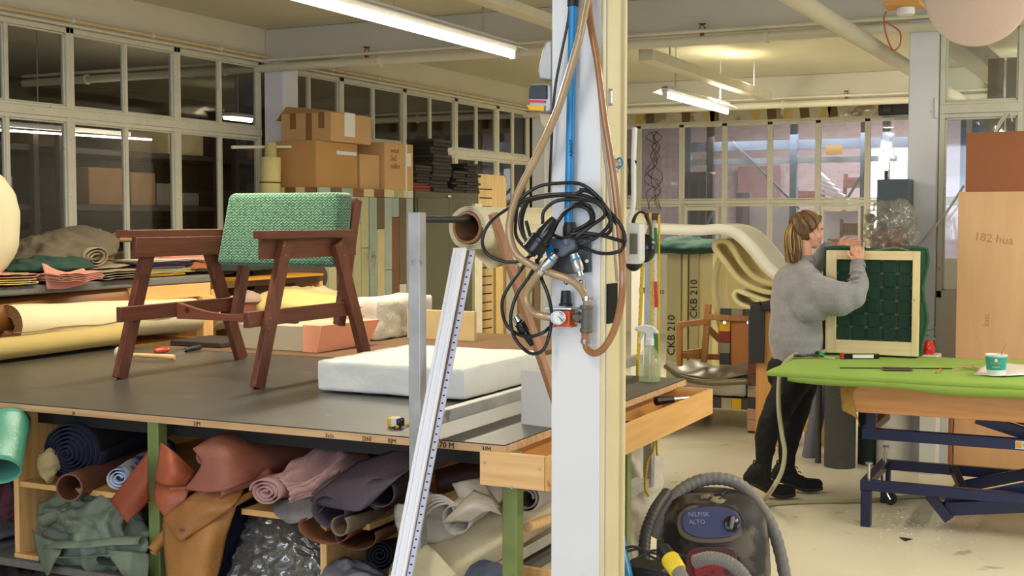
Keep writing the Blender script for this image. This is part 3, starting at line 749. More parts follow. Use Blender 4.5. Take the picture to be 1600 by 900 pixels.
o = mb.build('wadding_cushion', m_wad, smooth=True, angle=180); tag(o, 'thick square white wadding cushion lying on the dark table', 'cushion')
t = T('white_sheet', 'white paper sheet standing folded beside the column on the table', 'sheet', PZ(835, 665, TZ))
p, q = PZ(815, 662, TZ), PZ(862, 668, TZ)
MB().bar(p+V((0, 0, .09)), q+V((0, 0, .09)), .004, .18).build('upright_flap', m_whiteplastic, t)
MB().bar(p+V((.03, .12, .002)), q+V((.03, .12, .002)), .2, .003).build('flat_flap', m_whiteplastic, t)
# small tools on the table
t = T('mallet', 'white headed rubber mallet behind the chair\'s front leg', 'mallet', PZ(200, 560, TZ))
p = PZ(192, 561, TZ)+V((0, 0, .028)); MB().lathe([(.001, 0), (.018, 0), (.028, .012), (.031, .04), (.028, .07), (.02, .082), (.001, .082)], p+V((-.04, 0, .003)), (1, -.05, 0), 20).build('head', m_whiteplastic, t)
MB().cyl(p+V((.03, 0, -.005)), p+V((.27, .06, -.012)), .009, .013, n=12).build('handle', m_pine, t)
def screwdriver(label, p, q, hm, blade=.55, r=.014):
    p, q = V(p)+V((0, 0, r)), V(q)+V((0, 0, .005)); t = T('screwdriver', label, 'screwdriver', V(p))
    d = q-p; L_ = d.length
    MB().lathe([(.006, 0), (r, .01), (r, L_*.3), (r*.7, L_*.36), (r*.85, L_*.42), (.005, L_*.45)], p, d, 10).build('handle', hm, t)
    MB().cyl(p+d*.44, q, .0035, n=8).build('shaft', m_chrome, t)
m_redclear = M('clear_red_plastic', 'd03a20', rough=.15, coat=.5)
screwdriver('screwdriver with a clear red handle beside the mallet', PZ(242, 553, TZ), PZ(288, 545, TZ), m_redclear)
screwdriver('screwdriver with a black handle right of the red one', PZ(314, 546, TZ), PZ(256, 556, TZ), m_black)
t = T('tape_measure', 'small yellow tape measure with a white sticker on the table edge', 'tape measure', PZ(622, 668, TZ))
p = PZ(604, 668, TZ); x, y = p.x, p.y
MB().box((x, y, TZ), (x+.03, y+.035, TZ+.034)).build('case', M('yellow_plastic', 'e2b81c', rough=.3), t, bevel=.008)
MB().box((x+.016, y-.001, TZ+.003), (x+.036, y+.036, TZ+.033)).build('sticker', m_whiteplastic, t, bevel=.003)
MB().box((x+.036, y, TZ), (x+.05, y+.035, TZ+.032)).build('side_shell', m_blackgloss, t, bevel=.006)
MB().box((x+.045, y+.012, TZ), (x+.06, y+.024, TZ+.006)).build('hook', m_steel, t)
t = T('pencil', 'short yellow pencil in front of the tape measure', 'pencil', PZ(620, 672, TZ))
p, q = PZ(611, 672, TZ)+V((0, 0, .006)), PZ(648, 663, TZ)+V((0, 0, .006))
MB().cyl(p.lerp(q, .15), q, .005, n=6).build('barrel', M('yellow_pencil', 'e8ac1e', rough=.4), t); MB().cyl(p, p.lerp(q, .15), .001, .005, n=6).build('tip', m_black, t)

# ------------------------------------------------------------------ steel roll stand over the table
st = T('roll_stand', 'bare steel frame straddling the table and carrying a roll', 'roll stand', (-1.9, 4.3, 0))
PXL, FY, BY = -1.905, 3.30, 5.28
MB().box((PXL-.02, FY-.02, .41), (PXL+.02, FY+.02, 1.62)).build('post', m_steel, st, bevel=.002)
MB().box((PXL-.0+.02, BY-.02, .41), (PXL+.06, BY+.02, 1.62)).build('post', m_steel, st, bevel=.002)
MB().box((PXL-.018, FY+.02, .962), (PXL+.018, BY-.02, 1.002)).build('rail', m_steel, st, bevel=.002)
MB().box((PXL-.02, FY+.02, .41), (PXL+.05, BY-.02, .45)).build('rail', m_steel, st, bevel=.002)
MB().box((PXL-.02, FY-.02, 0), (PXL+.02, FY+.02, .41)).build('foot', m_steel, st, bevel=.002)
MB().cyl((PXL+.0, FY+.01, 1.598), (PXL+.03, BY+.0, 1.6), .011, n=12).build('rod', m_black, st)
# material roll on the rod
m_interf = M('cream_interfacing', 'd9cfae', rough=.95, var=.05, scale=8, bump=.2, bscale=30)
rl = T('fabric_roll', 'cream cloth roll on a cardboard core hanging from the steel stand', 'fabric roll', (PXL, 3.6, 1.55))
ry0, ry1 = 3.62, 5.1
A, Bq = V((PXL, ry0, 1.572)), V((PXL+.02, ry1, 1.572))
MB().lathe([(.052, 0), (.052, ry1-ry0), (.044, ry1-ry0), (.044, 0), (.052, 0)], A, Bq-A, 32, cap=False).build('core', M('core_card', '9a6f4c', rough=.8), rl)
g = spiral(A+V((0, .006, 0)), Bq, .072, 3, .006, 30, amp=.002, sc=20, tail=0)
MB().grid(g).build('wound_cloth', m_interf, rl, angle=180, solid=.002)
a0 = V((PXL+.072, ry0+.01, 1.57))
G = patch([[V((PXL+.072, ry0+.02, 1.58)), V((PXL+.073, 4.0, 1.58)), V((PXL+.073, 4.5, 1.58)), V((PXL+.074, 5.0, 1.58))],
           [V((PXL+.076, ry0+.09, 1.52)), V((PXL+.08, 4.0, 1.51)), V((PXL+.085, 4.5, 1.50)), V((PXL+.08, 5.0, 1.50))],
           [V((PXL+.08, ry0+.22, 1.44)), V((PXL+.085, 4.0, 1.45)), V((PXL+.1, 4.5, 1.45)), V((PXL+.09, 5.0, 1.45))]], 6, 6, .006, 9)
MB().grid(G).build('hanging_flap', m_interf, rl, angle=180, solid=.002)
G = patch([[V((PXL+.074, ry0+.02, 1.56)), V((PXL+.076, ry0+.35, 1.55)), V((PXL+.078, ry0+.8, 1.55))], [PY(728, 385, ry0+.06), PY(762, 392, ry0+.22), PY(830, 398, ry0+.6)], [PY(752, 408, ry0+.1), PY(778, 408, ry0+.22), PY(830, 414, ry0+.6)], [PY(764, 422, ry0+.14), PY(772, 419, ry0+.18), PY(786, 414, ry0+.24)]], 5, 5, .003, 10)
MB().grid(G).build('loose_corner', m_interf, rl, angle=180, solid=.0015)
# brown stick and white mouldings leaning on the stand
p, q = PD(770, 333, 3.75), PD(862, 608, 3.9)
q2 = p+(q-p)*((p.z-TZ-.004)/(p.z-q.z))
o = MB().bar(p, q2, .026, .022).build('wooden_stick', wood('reddish_stick', '9a6a4e', 'b58462', 2), bevel=.002); tag(o, 'reddish wooden stick leaning against the cream roll', 'stick')
p, q = PD(719, 388, 3.95), PD(628, 870, 3.62); e = p+(q-p)*((p.z-.0)/(p.z-q.z))
t = T('white_moulding', 'long white grooved moulding leaning behind the near steel post', 'moulding', V((e.x, e.y, 0)))
mbm = MB(); dd = (e-p).normalized()
mbm.bar(p, e+V((0, 0, .002)), .044, .010, (0, -1, 0))
for k in range(2):
    off = V((-.012+.022*k, -.006, 0)); mbm.bar(p+off, e+off+V((0, 0, .004)), .008, .010, (0, -1, 0))
mbm.build('profile', M('cool_white_lacquer', 'eceef6', rough=.4, var=.02), t, bevel=.001)
p2, e2 = PD(738, 392, 3.96), PD(650, 850, 3.63); e2 = p2+(e2-p2)*((p2.z)/(p2.z-e2.z))
t = T('measuring_rule', 'long bluish measuring rule with black marks leaning beside the moulding', 'ruler', V((e2.x, e2.y, 0)))
MB().bar(p2, e2+V((0, 0, .003)), .016, .006, (0, -1, 0)).build('rule', M('bluish_white', 'c3c6dc', rough=.4), t)
MB().bar(p2-V((.014, 0, 0)), e2-V((.014, 0, -.003)), .012, .014, (0, -1, 0)).build('brown_edge', M('taupe_edge', '7d6c58', rough=.5), t)
mk = MB()
for k in range(66):
    c = p2.lerp(e2, .01+k*.0145)-V((0, .005, 0)); mk.bar(c-V((.003, 0, 0)), c+V((.003, 0, 0)), .002, .004)
mk.build('marks', m_ink, t)

# ------------------------------------------------------------------ left fabric rack
m_canvas = M('cream_canvas', 'd8c9a2', rough=.9, var=.05, scale=4, bump=.15, bscale=80)
m_darktan = M('brown_vinyl', '7a4c1e', rough=.5, var=.12, scale=4)
rk = T('fabric_rack', 'felt topped wooden rack holding rolls below the left windows', 'rack', (-5.7, 5, 0))
RX = -4.86; RZ = 1.27
MB().box((-6.5, 2.9, RZ-.045), (RX, 5.98, RZ)).build('felt_top', m_felt, rk, bevel=.01)
MB().box((-6.5, 5.87, 0), (RX-.02, 5.955, RZ-.046)).build('end_panel', m_ply, rk, bevel=.002)
MB().box((RX-.02, 5.86, 0), (RX+.035, 5.95, RZ-.12)).build('corner_post', m_pinez, rk, bevel=.003)
MB().box((RX-.3, 5.3, RZ-.125), (RX+.01, 5.96, RZ-.046)).build('end_board', m_ply, rk, bevel=.003)
MB().box((-6.5, 2.9, .0), (-6.45, 5.86, RZ-.05)).build('back_panel', M('dark_rack_back', '2f2620'), rk)
MB().box((-6.4, 2.9, .88), (RX+.0, 5.9, .91)).build('shelf', m_plyx, rk)
def log(name, label, p, q, r, mat, n=28, core=.4, endmat=None, amp=.004, sq=1, cat='fabric roll', group=None, coremat=None):
    """a tight roll with its visible end made of turns around a hollow core"""
    t = T(name, label, cat, V(p), group); p, q = V(p), V(q); L_ = (q-p).length
    mb = MB(); mb.tube([p.lerp(q, k/10) for k in range(11)], (lambda s: r), n, 1, cap=False)
    for i, v in enumerate(mb.v):
        mb.v[i] = v+nz3(v, 5, 3)*amp
    mb.build('wound_cloth', mat, t, angle=180)
    a, u = frame(q-p); k0 = core*r; turns = 5; G = []
    for s0 in (0,):
        pr = []
        for i in range(turns*18+1):
            th = i/18*2*PI; rr = k0+(r-k0)*i/(turns*18); pr.append((math.cos(th)*rr, math.sin(th)*rr))
        G = [[p+a*x*.99+u*y*.99+(q-p).normalized()*(.002+.01*k) for x, y in pr] for k in (0, 1)]
        MB().grid(G).build('end_turns', endmat or mat, t, solid=min(.004, (r-k0)/turns*.6), angle=180)
    pp = (q-p).normalized()
    MB().lathe([(r*.97, .008), (k0, .008), (k0, min(L_*.8, .4)), (k0*.1, min(L_*.8, .4))], p, q-p, n, cap=False).build('hollow_core', coremat or endmat or mat, t)
    MB().lathe([(r, 0), (0.001, -.002)], q, p-q, n, cap=False).build('far_end', mat, t)
    return t
def rl_(px0, py0, px1, py1, X, r): return PX(px0, py0, X), PX(px1, py1, X)
p, q = PX(-60, 505, RX-.1), PX(262, 457, RX-.1)
log('fabric_roll', 'long brown vinyl roll directly under the felt rack top', p, q, .095, m_darktan)
MB_ = MB().cyl(p+V((-.3, 0, 0)), q+V((-.3, .2, 0)), .1, n=20).build('fabric_roll', M('cream_roll_behind', 'c9b88a', rough=.9)); tag(MB_, 'cream roll hidden behind the brown vinyl roll', 'fabric roll')
p = PX(20, 532, RX+.0); q = PX(300, 505, RX+.0)
c0, c1 = PX(12, 508, RX), PX(300, 492, RX)
log('fabric_roll', 'big cream canvas roll with a frayed right end', c0, c1, .098, m_canvas, endmat=M('canvas_end', '9a6a44', rough=.9), amp=.006)
s_ = MB().tube([PX(22, 520, RX+.1)]+[PX(22+k*34, 520-k*3.6+math.sin(k*2)*1.6, RX+.1) for k in range(1, 9)], .0025, 5, 4).build('seam_edge', M('canvas_seam', '8a7748', rough=.9)); tag(s_, 'loose dark edge line along the big cream canvas roll', 'cloth edge')
c0, c1 = PX(-60, 553, RX+.11), PX(200, 521, RX+.11)
log('fabric_roll', 'khaki roll lying in front along the table\'s back edge', c0, c1, .052, M('khaki_canvas', 'b39c5e', rough=.9, var=.06))
# cloth on the felt top
m_taupe = M('taupe_cloth', '8f8064', rough=.95, var=.08, bump=.2, bscale=60); m_dkgreen = M('dark_green_cloth', '1d3a2c', rough=.9, var=.15)
m_pink = M('salmon_cloth', 'c58674', rough=.9, var=.08); m_dktaupe = M('dark_taupe_cloth', '5d5241', rough=.95, var=.1)
m_navy = M('navy_cloth', '1b2140', rough=.9); m_yel = M('yellow_cloth', 'd8a21e', rough=.8)
pl = T('cushion', 'big cream canvas cushion standing at the left end of the rack', 'cushion', PX(0, 415, RX-.15))
c = PX(-24, 350, RX-.15)
mb = MB(); mb.ball((0, 0, 0), 1, 32, 20)
for i, v in enumerate(mb.v):
    mb.v[i] = c+V((v.x*.10, v.y*.20, (abs(v.z)**.8)*(1 if v.z > 0 else -1)*.265))+nz3(v, 3, 5)*.012
mb.build('cushion_cover', M('canvas_cushion', 'c9bf9e', rough=.95, var=.04, scale=4, bump=.2, bscale=12), pl, angle=180)
mb = MB(); ring = [c+V((0, math.cos(2*PI*k/24)*.20, math.sin(2*PI*k/24)*.265)) for k in range(24)]
mb.tube(ring, .004, 6, 1, closed=True).build('piping', M('green_piping', '8a9a5a', rough=.8), pl)
def fold_at(name, label, px, py, X, L_, W, layers, h, mat, rz=PI/2, cat='cloth', group=None, amp=.006, seed=0, z=None, solid=.003):
    c = PZ(px, py, z if z is not None else RZ); c = V((X if X is not None else c.x, c.y, (z if z is not None else RZ)+.002))
    mb = MB().grid(folds(c, L_, W, layers, h, rz, amp, seed, .02))
    o = mb.build(name, mat, smooth=True, angle=180, solid=solid); return tag(o, label, cat, group)
Y_ = lambda px, X: PX(px, 400, X).y
def foldc(name, label, px, X, L_, W, layers, h, mat, rz=PI/2, dz=0, **k):
    c = V((X, Y_(px, X), RZ+.002+dz)); o = MB().grid(folds(c, L_, W, layers, h, rz, k.get('amp', .006), k.get('seed', 0), .02)).build(name, mat, angle=180, solid=k.get('solid', .003))
    return tag(o, label, k.get('cat', 'folded cloth'), k.get('group'))
foldc('folded_cloth', 'salmon folded cloth at the lower left corner of the rack top', 0, RX-.06, .3, .16, 2, .03, m_pink, dz=.03)
foldc('folded_cloth', 'yellow and white folded cloth beneath the salmon one at the left', 0, RX-.06, .3, .16, 3, .03, M('butter_cloth', 'd9c074', rough=.9), dz=0)
log('fabric_roll', 'small olive and grey roll beside the salmon cloth on the rack', V((RX-.02, Y_(50, RX), RZ+.032)), V((RX-.45, Y_(50, RX)-.32, RZ+.032)), .034, M('olive_roll_cloth', '8a7c34', rough=.9), core=.1, endmat=M('grey_roll_end', '9a968c', rough=.9), sq=.7)
foldc('folded_cloth', 'salmon cloth folded and hanging over the rack edge', 103, RX-.0, .30, .20, 5, .045, m_pink, dz=.0, amp=.012, seed=4)
G = patch([[PX(66, 412, RX+.005), PX(100, 424, RX+.012), PX(130, 420, RX+.012)],
           [PX(70, 430, RX+.014), PX(104, 438, RX+.02), PX(136, 428, RX+.018)],
           [PX(74, 452, RX+.016), PX(108, 450, RX+.024), PX(136, 443, RX+.02)]], 5, 5, .006, 16)
o = MB().grid(G).build('hanging_cloth', m_pink, angle=180, solid=.006); tag(o, 'salmon cloth corner hanging in front of the rack edge', 'cloth')
h_ = heap((RX-.14, Y_(85, RX-.1), RZ+.075), (.14, .28, .045), .02, 6, 2); o = h_.build('draped_cloth', m_dkgreen, angle=180); tag(o, 'dark green crumpled cloth on the rack before the taupe pile', 'cloth')
h_ = heap((RX-.34, Y_(100, RX-.3), RZ+.13), (.2, .37, .11), .035, 5, 7, R=Matrix.Rotation(.2, 3, 'X')); o = h_.build('draped_cloth', m_dktaupe, angle=180); tag(o, 'dark taupe bundled cloth behind the green cloth', 'cloth')
G = spiral(V((RX-.12, Y_(150, RX-.1)+.03, RZ+.12)), V((RX-.5, Y_(125, RX-.3), RZ+.17)), .085, 2.6, .022, 26, sq=.75, amp=.012, sc=9, tail=.22, start=1.2, nl=12, seed=3)
o = MB().grid(G).build('folded_cloth', m_taupe, angle=180, solid=.005); tag(o, 'taupe cloth rolled loosely with pale edges on the rack', 'cloth')
foldc('folded_cloth', 'flat taupe folded cloth under the loose taupe roll', 168, RX-.1, .34, .26, 4, .05, m_taupe, seed=2)
cols = ('d9c9a0', '4a2f66', '2a2a52', '9a6a5a', 'b7c58a', 'c9b98a', 'd8a21e', 'c9543c', '8a9a4a')
for k, (cx, w) in enumerate(((215, .5), (240, .42), (232, .46), (225, .4), (238, .5), (230, .44), (250, .6))):
    foldc('folded_cloth', 'thin %s cloth in the flat stack behind the chair, %s' % (('yellow', 'cream', 'green', 'mauve', 'navy', 'purple', 'ivory')[k], ('lowest', 'second', 'third', 'fourth', 'fifth', 'sixth', 'topmost')[k]),
          cx, RX-.16, w, .24, 2, .013, M('stack_cloth_%d' % k, ('d8a21e', 'c9b98a', 'a7b57a', '8a5a55', '2a2a52', '4a2f56', 'd2c49e')[k], rough=.9), dz=.0135*k, amp=.004, seed=k, solid=.0025, group=None)
h_ = heap((RX-.25, Y_(290, RX-.2), RZ+.075), (.15, .2, .05), .02, 6, 9); o = h_.build('draped_cloth', M('rose_cloth', 'b5766c', rough=.9), angle=180); tag(o, 'rose cloth heaped behind the left chair arm', 'cloth')
h_ = heap((RX-.12, Y_(305, RX-.1), RZ+.04), (.1, .16, .03), .015, 6, 10); o = h_.build('draped_cloth', M('rust_cloth', '8a4c22', rough=.9), angle=180); tag(o, 'rust brown cloth lying before the rose cloth', 'cloth')
t = T('cardboard_tube', 'thin beige cardboard tube poking out behind the left chair arm', 'tube', PX(185, 371, RX-.7))
p, q = PX(181, 371, RX-.6), PX(300, 369, RX-.9)
MB().lathe([(.03, 0), (.03, .8), (.024, .8), (.024, 0), (.03, 0)], p, q-p, 20, cap=False).build('tube_wall', m_card2, t)
MB().box(p+V((-.02, .3, -.12)), p+V((.04, .36, -.031))).build('cradle', m_plyx, t)
# second rack further along
rk2 = T('fabric_rack', 'second wooden rack behind the armchair with dark cloths', 'rack', (-5.9, 7, 0))
MB().box((-6.4, 6.15, RZ-.1), (-5.0, 7.35, RZ-.06)).build('shelf_top', M('dim_board', '5e4426', rough=.7), rk2)
MB().box((-6.4, 6.15, .7), (-5.0, 7.35, .74)).build('shelf', m_plyx, rk2)
for y in (6.15, 7.31): MB().box((-6.4, y, 0), (-5.0, y+.04, RZ-.1)).build('end_panel', m_ply, rk2)
MB().box((-6.4, 6.2, 0), (-6.36, 7.33, RZ-.1)).build('back_panel', bpy.data.materials['dark_rack_back'], rk2)
log('fabric_roll', 'dark brown roll on the second rack under the backrest', PX(380, 440, -5.3), PX(494, 432, -5.3), .1, M('mocha_roll', '4f3e2c', rough=.9))
log('fabric_roll', 'cream and olive roll end seen between the chair legs', PX(322, 492, -5.0), PX(400, 482, -5.0), .1, M('ivory_roll', 'c9bf9c', rough=.9))
o = MB().box((-5.5, 6.4, RZ-.06), (-4.96, 7.3, RZ-.045)).build('yellow_board', M('yellow_board', 'c98a22', rough=.6)); tag(o, 'thin yellow board on the second rack below the green backrest', 'board')
h_ = heap((-5.45, 6.75, RZ+.0), (.35, .5, .05), .03, 4, 12); o = h_.build('draped_cloth', M('black_green_cloth', '25302a', rough=.9), angle=180); tag(o, 'blackish green cloth spread on the second rack', 'cloth')
# ------------------------------------------------------------------ low bench behind the table, with foam
LB = T('side_bench', 'low bench with a brown cloth top behind the cutting table', 'bench', (-3.6, 6.2, 0))
LZ = .90
MB().box((-4.75, 5.35, LZ-.03), (-2.75, 6.9, LZ)).build('top', M('brown_bench_cloth', '6e5236', rough=.95, var=.1, bump=.2), LB, bevel=.008)
for x in (-4.7, -2.8):
    for y in (5.42, 6.8): MB().box((x-.03, y-.03, 0), (x+.03, y+.03, LZ-.03)).build('leg', m_pinez, LB)
m_pinkfoam = M('peach_foam', 'f0a583', rough=.95, var=.03, bump=.1, bscale=200); m_greyfoam = M('grey_foam', 'b3a990', rough=.95, var=.03)
def place(px, y): return PY(px, 500, y).x
t = T('foam_block', 'peach foam wedge with one grey face behind the chair legs', 'foam', (place(470, 5.5), 5.5, LZ))
xa, xb, xc, xd = place(372, 5.5), place(476, 5.5), place(496, 5.6), place(585, 5.95)
MB().box((xa, 5.5, LZ), (xb, 5.95, LZ+.135)).build('grey_part', m_greyfoam, t, bevel=.004)
mb = MB(); z0, z1 = LZ, LZ+.145
mb.add([(xb, 5.48, z0), (xb+.09, 5.48, z0), (xd-.06, 5.98, z0), (xb, 5.98, z0), (xb, 5.48, z1), (xb+.12, 5.48, z1), (xd+.02, 5.98, z1), (xb, 5.98, z1)],
       [(3, 2, 1, 0), (4, 5, 6, 7), (0, 1, 5, 4), (1, 2, 6, 5), (2, 3, 7, 6), (3, 0, 4, 7)])
mb.build('peach_part', m_pinkfoam, t, bevel=.003)
o = MB().box((place(392, 6.2), 6.05, LZ), (place(566, 6.2), 6.45, LZ+.21)).build('foam_block', m_pinkfoam, bevel=.006); tag(o, 'taller peach foam block behind the wedge', 'foam')
G = patch([[PY(400, 462, 6.1), PY(430, 452, 6.2), PY(490, 455, 6.3), PY(535, 462, 6.4)],
           [PY(402, 480, 5.98), PY(440, 472, 6.0), PY(490, 480, 6.02), PY(545, 478, 6.1)],
           [PY(404, 505, 5.99), PY(450, 500, 5.98), PY(505, 515, 5.96), PY(556, 495, 6.1)]], 6, 6, .012, 7)
o = MB().grid(G).build('draped_cloth', M('straw_cloth', 'c7b26c', rough=.9, var=.06), angle=180, solid=.004); tag(o, 'straw yellow cloth thrown over the peach foam', 'cloth')
G = patch([[PY(498, 498, 5.93), PY(520, 500, 5.93), PY(545, 500, 5.95)], [PY(508, 508, 5.92), PY(520, 506, 5.92), PY(532, 506, 5.92)], [PY(511, 512, 5.92), PY(513, 512, 5.92), PY(516, 512, 5.92)]], 3, 3)
h_ = heap(PY(480, 462, 6.6)+V((0, 0, -.05)), (.35, .2, .08), .03, 5, 14); o = h_.build('draped_cloth', M('oat_cloth', 'b3a27c', rough=.9), angle=180); tag(o, 'oat coloured cloth heap behind the straw cloth', 'cloth')
h_ = heap((place(388, 6.0), 6.0, LZ+.22), (.07, .1, .05), .01, 6, 15); o = h_.build('draped_cloth', M('mauve_pouch', '9a7f72', rough=.9), angle=180); tag(o, 'small mauve cloth bundle left of the straw cloth', 'cloth')
mb = rbox(place(560, 6.3), place(612, 6.3), 6.15, 6.8, LZ+.002, LZ+.24, 14, .012, 6, .03)
o = mb.build('wadding_block', M('wool_wadding', 'cfcabb', rough=1, var=.05, bump=.5, bscale=40), angle=180); tag(o, 'fluffy off white wadding block right of the peach foam', 'wadding')
o = MB().box((place(636, 6.4), 6.4, LZ), (place(741, 6.4), 6.43, LZ+.17)).build('plywood_offcut', M('pale_ply', 'cdb482', rough=.6), bevel=.002); tag(o, 'low pale plywood offcut standing behind the white cushion', 'board')
o = MB().box((place(315, 5.6)-.1, 5.45, LZ), (place(372, 5.6), 5.8, LZ+.03)).build('cloth_pad', M('dark_pad', '3a2f26', rough=.9), bevel=.006); tag(o, 'dark brown pad lying at the left end of the side bench', 'pad')

# ------------------------------------------------------------------ cabinets along the left wall
cols = ['c9b98a', 'a8a574', 'a3b0a2', '8a5e3c', 'd0c39a', 'b8b488', '9aa89a', '7a5236', 'cfc7ae', '6a5a44']
mS = [M('scrap_plank_%d' % i, c, rough=.7, var=.08, scale=8, bump=.15, bscale=20, spots=('6a4a30', 14, .68, .8)) for i, c in enumerate(cols)]
sc = T('scrap_wood_cabinet', 'tall cabinet clad in weathered multicoloured planks', 'cabinet', (-6.1, 9.9, 0))
SX, SY0, SY1, SH = -5.9, 8.6, 10.12, 1.86
MB().box((-6.45, SY0, 0), (SX-.02, SY1, SH)).build('carcass', M('cabinet_side_wood', '7a5a3c', rough=.7), sc)
random.seed(5)
for di, (a, e) in enumerate(((SY0, (SY0+SY1)/2-.006), ((SY0+SY1)/2+.006, SY1))):
    dr = MB().box((SX-.02, a, .05), (SX, e, SH-.07)).build('door', mS[3], sc)
    k = 0; y = a; npl = 6; w = (e-a)/npl
    for k in range(npl):
        z = .05
        while z < SH-.08:
            L_ = random.uniform(.5, 1.6); z1 = min(SH-.072, z+L_)
            MB().box((SX, y+.004, z+.002), (SX+.018, y+w-.004, z1)).build('plank', mS[(k*3+di*5+random.randint(0, 3)) % 10], dr); z = z1+.004
        y += w
y = SY0
for k in range(9):
    MB().box((SX, y, SH-.068), (SX+.02, y+.165, SH)).build('top_strip', mS[(k*7+2) % 10], sc); y += .169
for k in range(5): MB().box((-6.4+k*.1, SY0-.018, .0), (-6.31+k*.1, SY0, SH)).build('side_plank', mS[(k*3+1) % 10], sc)
for s in (-1, 1):
    c = V((SX+.03, (SY0+SY1)/2+s*.035, 1.27)); MB().tube([c, c+V((.03, 0, .02)), c+V((.03, s*.02, .04)), c+V((.02, s*.01, -.09))], .008, 8).build('handle', m_steel, sc)
m_olive = M('olive_steel', '5c5c46', rough=.5, var=.05, scale=3)
oc = T('steel_cabinet', 'olive green steel cupboard beside the plank cabinet', 'cabinet', (-6.1, 11, 0))
OY0, OY1, OH = 10.2, 11.45, 1.86
MB().box((-6.45, OY0, 0), (SX, OY1, OH)).build('body', m_olive, oc, bevel=.006)
for a, e in ((OY0+.02, (OY0+OY1)/2-.004), ((OY0+OY1)/2+.004, OY1-.02)):
    d = MB().box((SX, a, .06), (SX+.015, e, OH-.06)).build('door', m_olive, oc, bevel=.004)
    for z in (.3, 1.5): MB().cyl((SX+.02, a+.01, z), (SX+.02, a+.01, z+.08), .008, n=8).build('hinge', m_steel, d)
MB().box((SX+.015, (OY0+OY1)/2+.02, 1.05), (SX+.04, (OY0+OY1)/2+.035, 1.17)).build('handle', m_chrome, oc)
MB().box((SX+.016, (OY0+OY1)/2-.03, OH-.05), (SX+.018, (OY0+OY1)/2+.03, OH-.03)).build('name_plate', m_whiteplastic, oc)
def carton(label, x1, y0, y1, z0, h, d, mat, flaps=False, tape=None, lab=None, rz=0):
    t = T('cardboard_box', label, 'box', ((2*x1-d)/2, (y0+y1)/2, z0))
    o0 = t.location.copy()
    MB().box((x1-d, y0, z0), (x1, y1, z0+h)).build('carton', mat, t, bevel=.004)
    if flaps:
        MB().bar((x1-d, y0+.0, z0+h+.001), (x1-d, y1, z0+h+.02), .003, .16, (1, 0, 1)).build('flap', m_card2, t)
        MB().box((x1-d*.5-.03, y0-.01, z0+h), (x1-.02, y1, z0+h+.006)).build('flap', m_card, t)
    if tape:
        for yy in tape: MB().box((x1, yy, z0+h*.4), (x1+.002, yy+.05, z0+h)).build('tape', M('brown_tape', '8a6034', rough=.3) if 'brown_tape' not in bpy.data.materials else bpy.data.materials['brown_tape'], t)
        for k in (.18, .5, .75): MB().box((x1-d*(1-k), y0-.002, z0+h*(.45 if k != .5 else .05)), (x1-d*(1-k)+.06, y0, z0+h)).build('tape', bpy.data.materials['brown_tape'], t)
    if lab: MB().box((x1, y0+lab[0], z0+lab[1]), (x1+.003, y0+lab[0]+lab[2], z0+lab[1]+lab[3])).build('label', m_whiteplastic, t)
    return t
BY0 = 8.62
carton('large brown carton on the left end of the plank cabinet', SX-.02, BY0, BY0+.62, SH, .38, .46, m_card, lab=(.3, .28, .3, .03))
carton('taped carton resting on top of the large brown carton', SX+.02, BY0+.16, BY0+.78, SH+.382, .24, .5, m_card2, flaps=True, tape=(BY0+.45,), lab=(.2, .05, .16, .2))
carton('small lighter carton behind the large brown one', SX-.02, BY0+.66, BY0+.98, SH, .3, .3, m_card2)
cb = carton('tall carton with handwriting and a shipping label on the plank cabinet', SX+.02, BY0+1.0, BY0+1.5, SH, .42, .35, m_card2, lab=(.38, .22, .08, .12))
MB().box((SX+.02, BY0+1.36, SH), (SX+.0225, BY0+1.385, SH+.42)).build('white_strap', m_whiteplastic, cb)
for k, s_ in enumerate(('wool', '3x2', 'rollen')): text(s_, .07, (SX+.022, BY0+1.1, SH+.33-k*.07), (0, 1, 0), (0, 0, 1), M('pencil_grey', '7a5f3c') if k == 0 else bpy.data.materials['pencil_grey'], cb)
# sample books and dark folders stacked on the olive cabinet
random.seed(9); m_fold = [M('folder_%d' % i, c, rough=.6) for i, c in enumerate(('25201b', '2e2822', '1c1a18', '3a322a', '7a3420'))]
piles = [(10.18, .3, 9, 1.86, 0), (10.5, .36, 14, 1.86, .0), (10.95, .3, 8, 1.86, 0), (11.2, .3, 11, 1.86, 0)]
nm = ('leftmost', 'tallest', 'short third', 'rightmost')
for pi, (y, w, cnt, z, _) in enumerate(piles):
    for k in range(cnt):
        hh = .027 if pi != 1 else .036
        dx = random.uniform(-.02, .02); mt = m_fold[4] if (pi == 0 and k < 3) else random.choice(m_fold[:4])
        o = MB().box((SX-.3+dx, y+dx, z+hh*k), (SX+.0+dx, y+w+dx, z+hh*k+hh-.003)).build('sample_book', mt, bevel=.002)
        tag(o, ('red sample book at the foot of the leftmost pile on the olive cupboard' if mt is m_fold[4] else 'dark sample book in the %s pile on the olive cupboard' % nm[pi]), 'book', 'red sample books' if mt is m_fold[4] else 'sample books in the %s pile' % nm[pi])
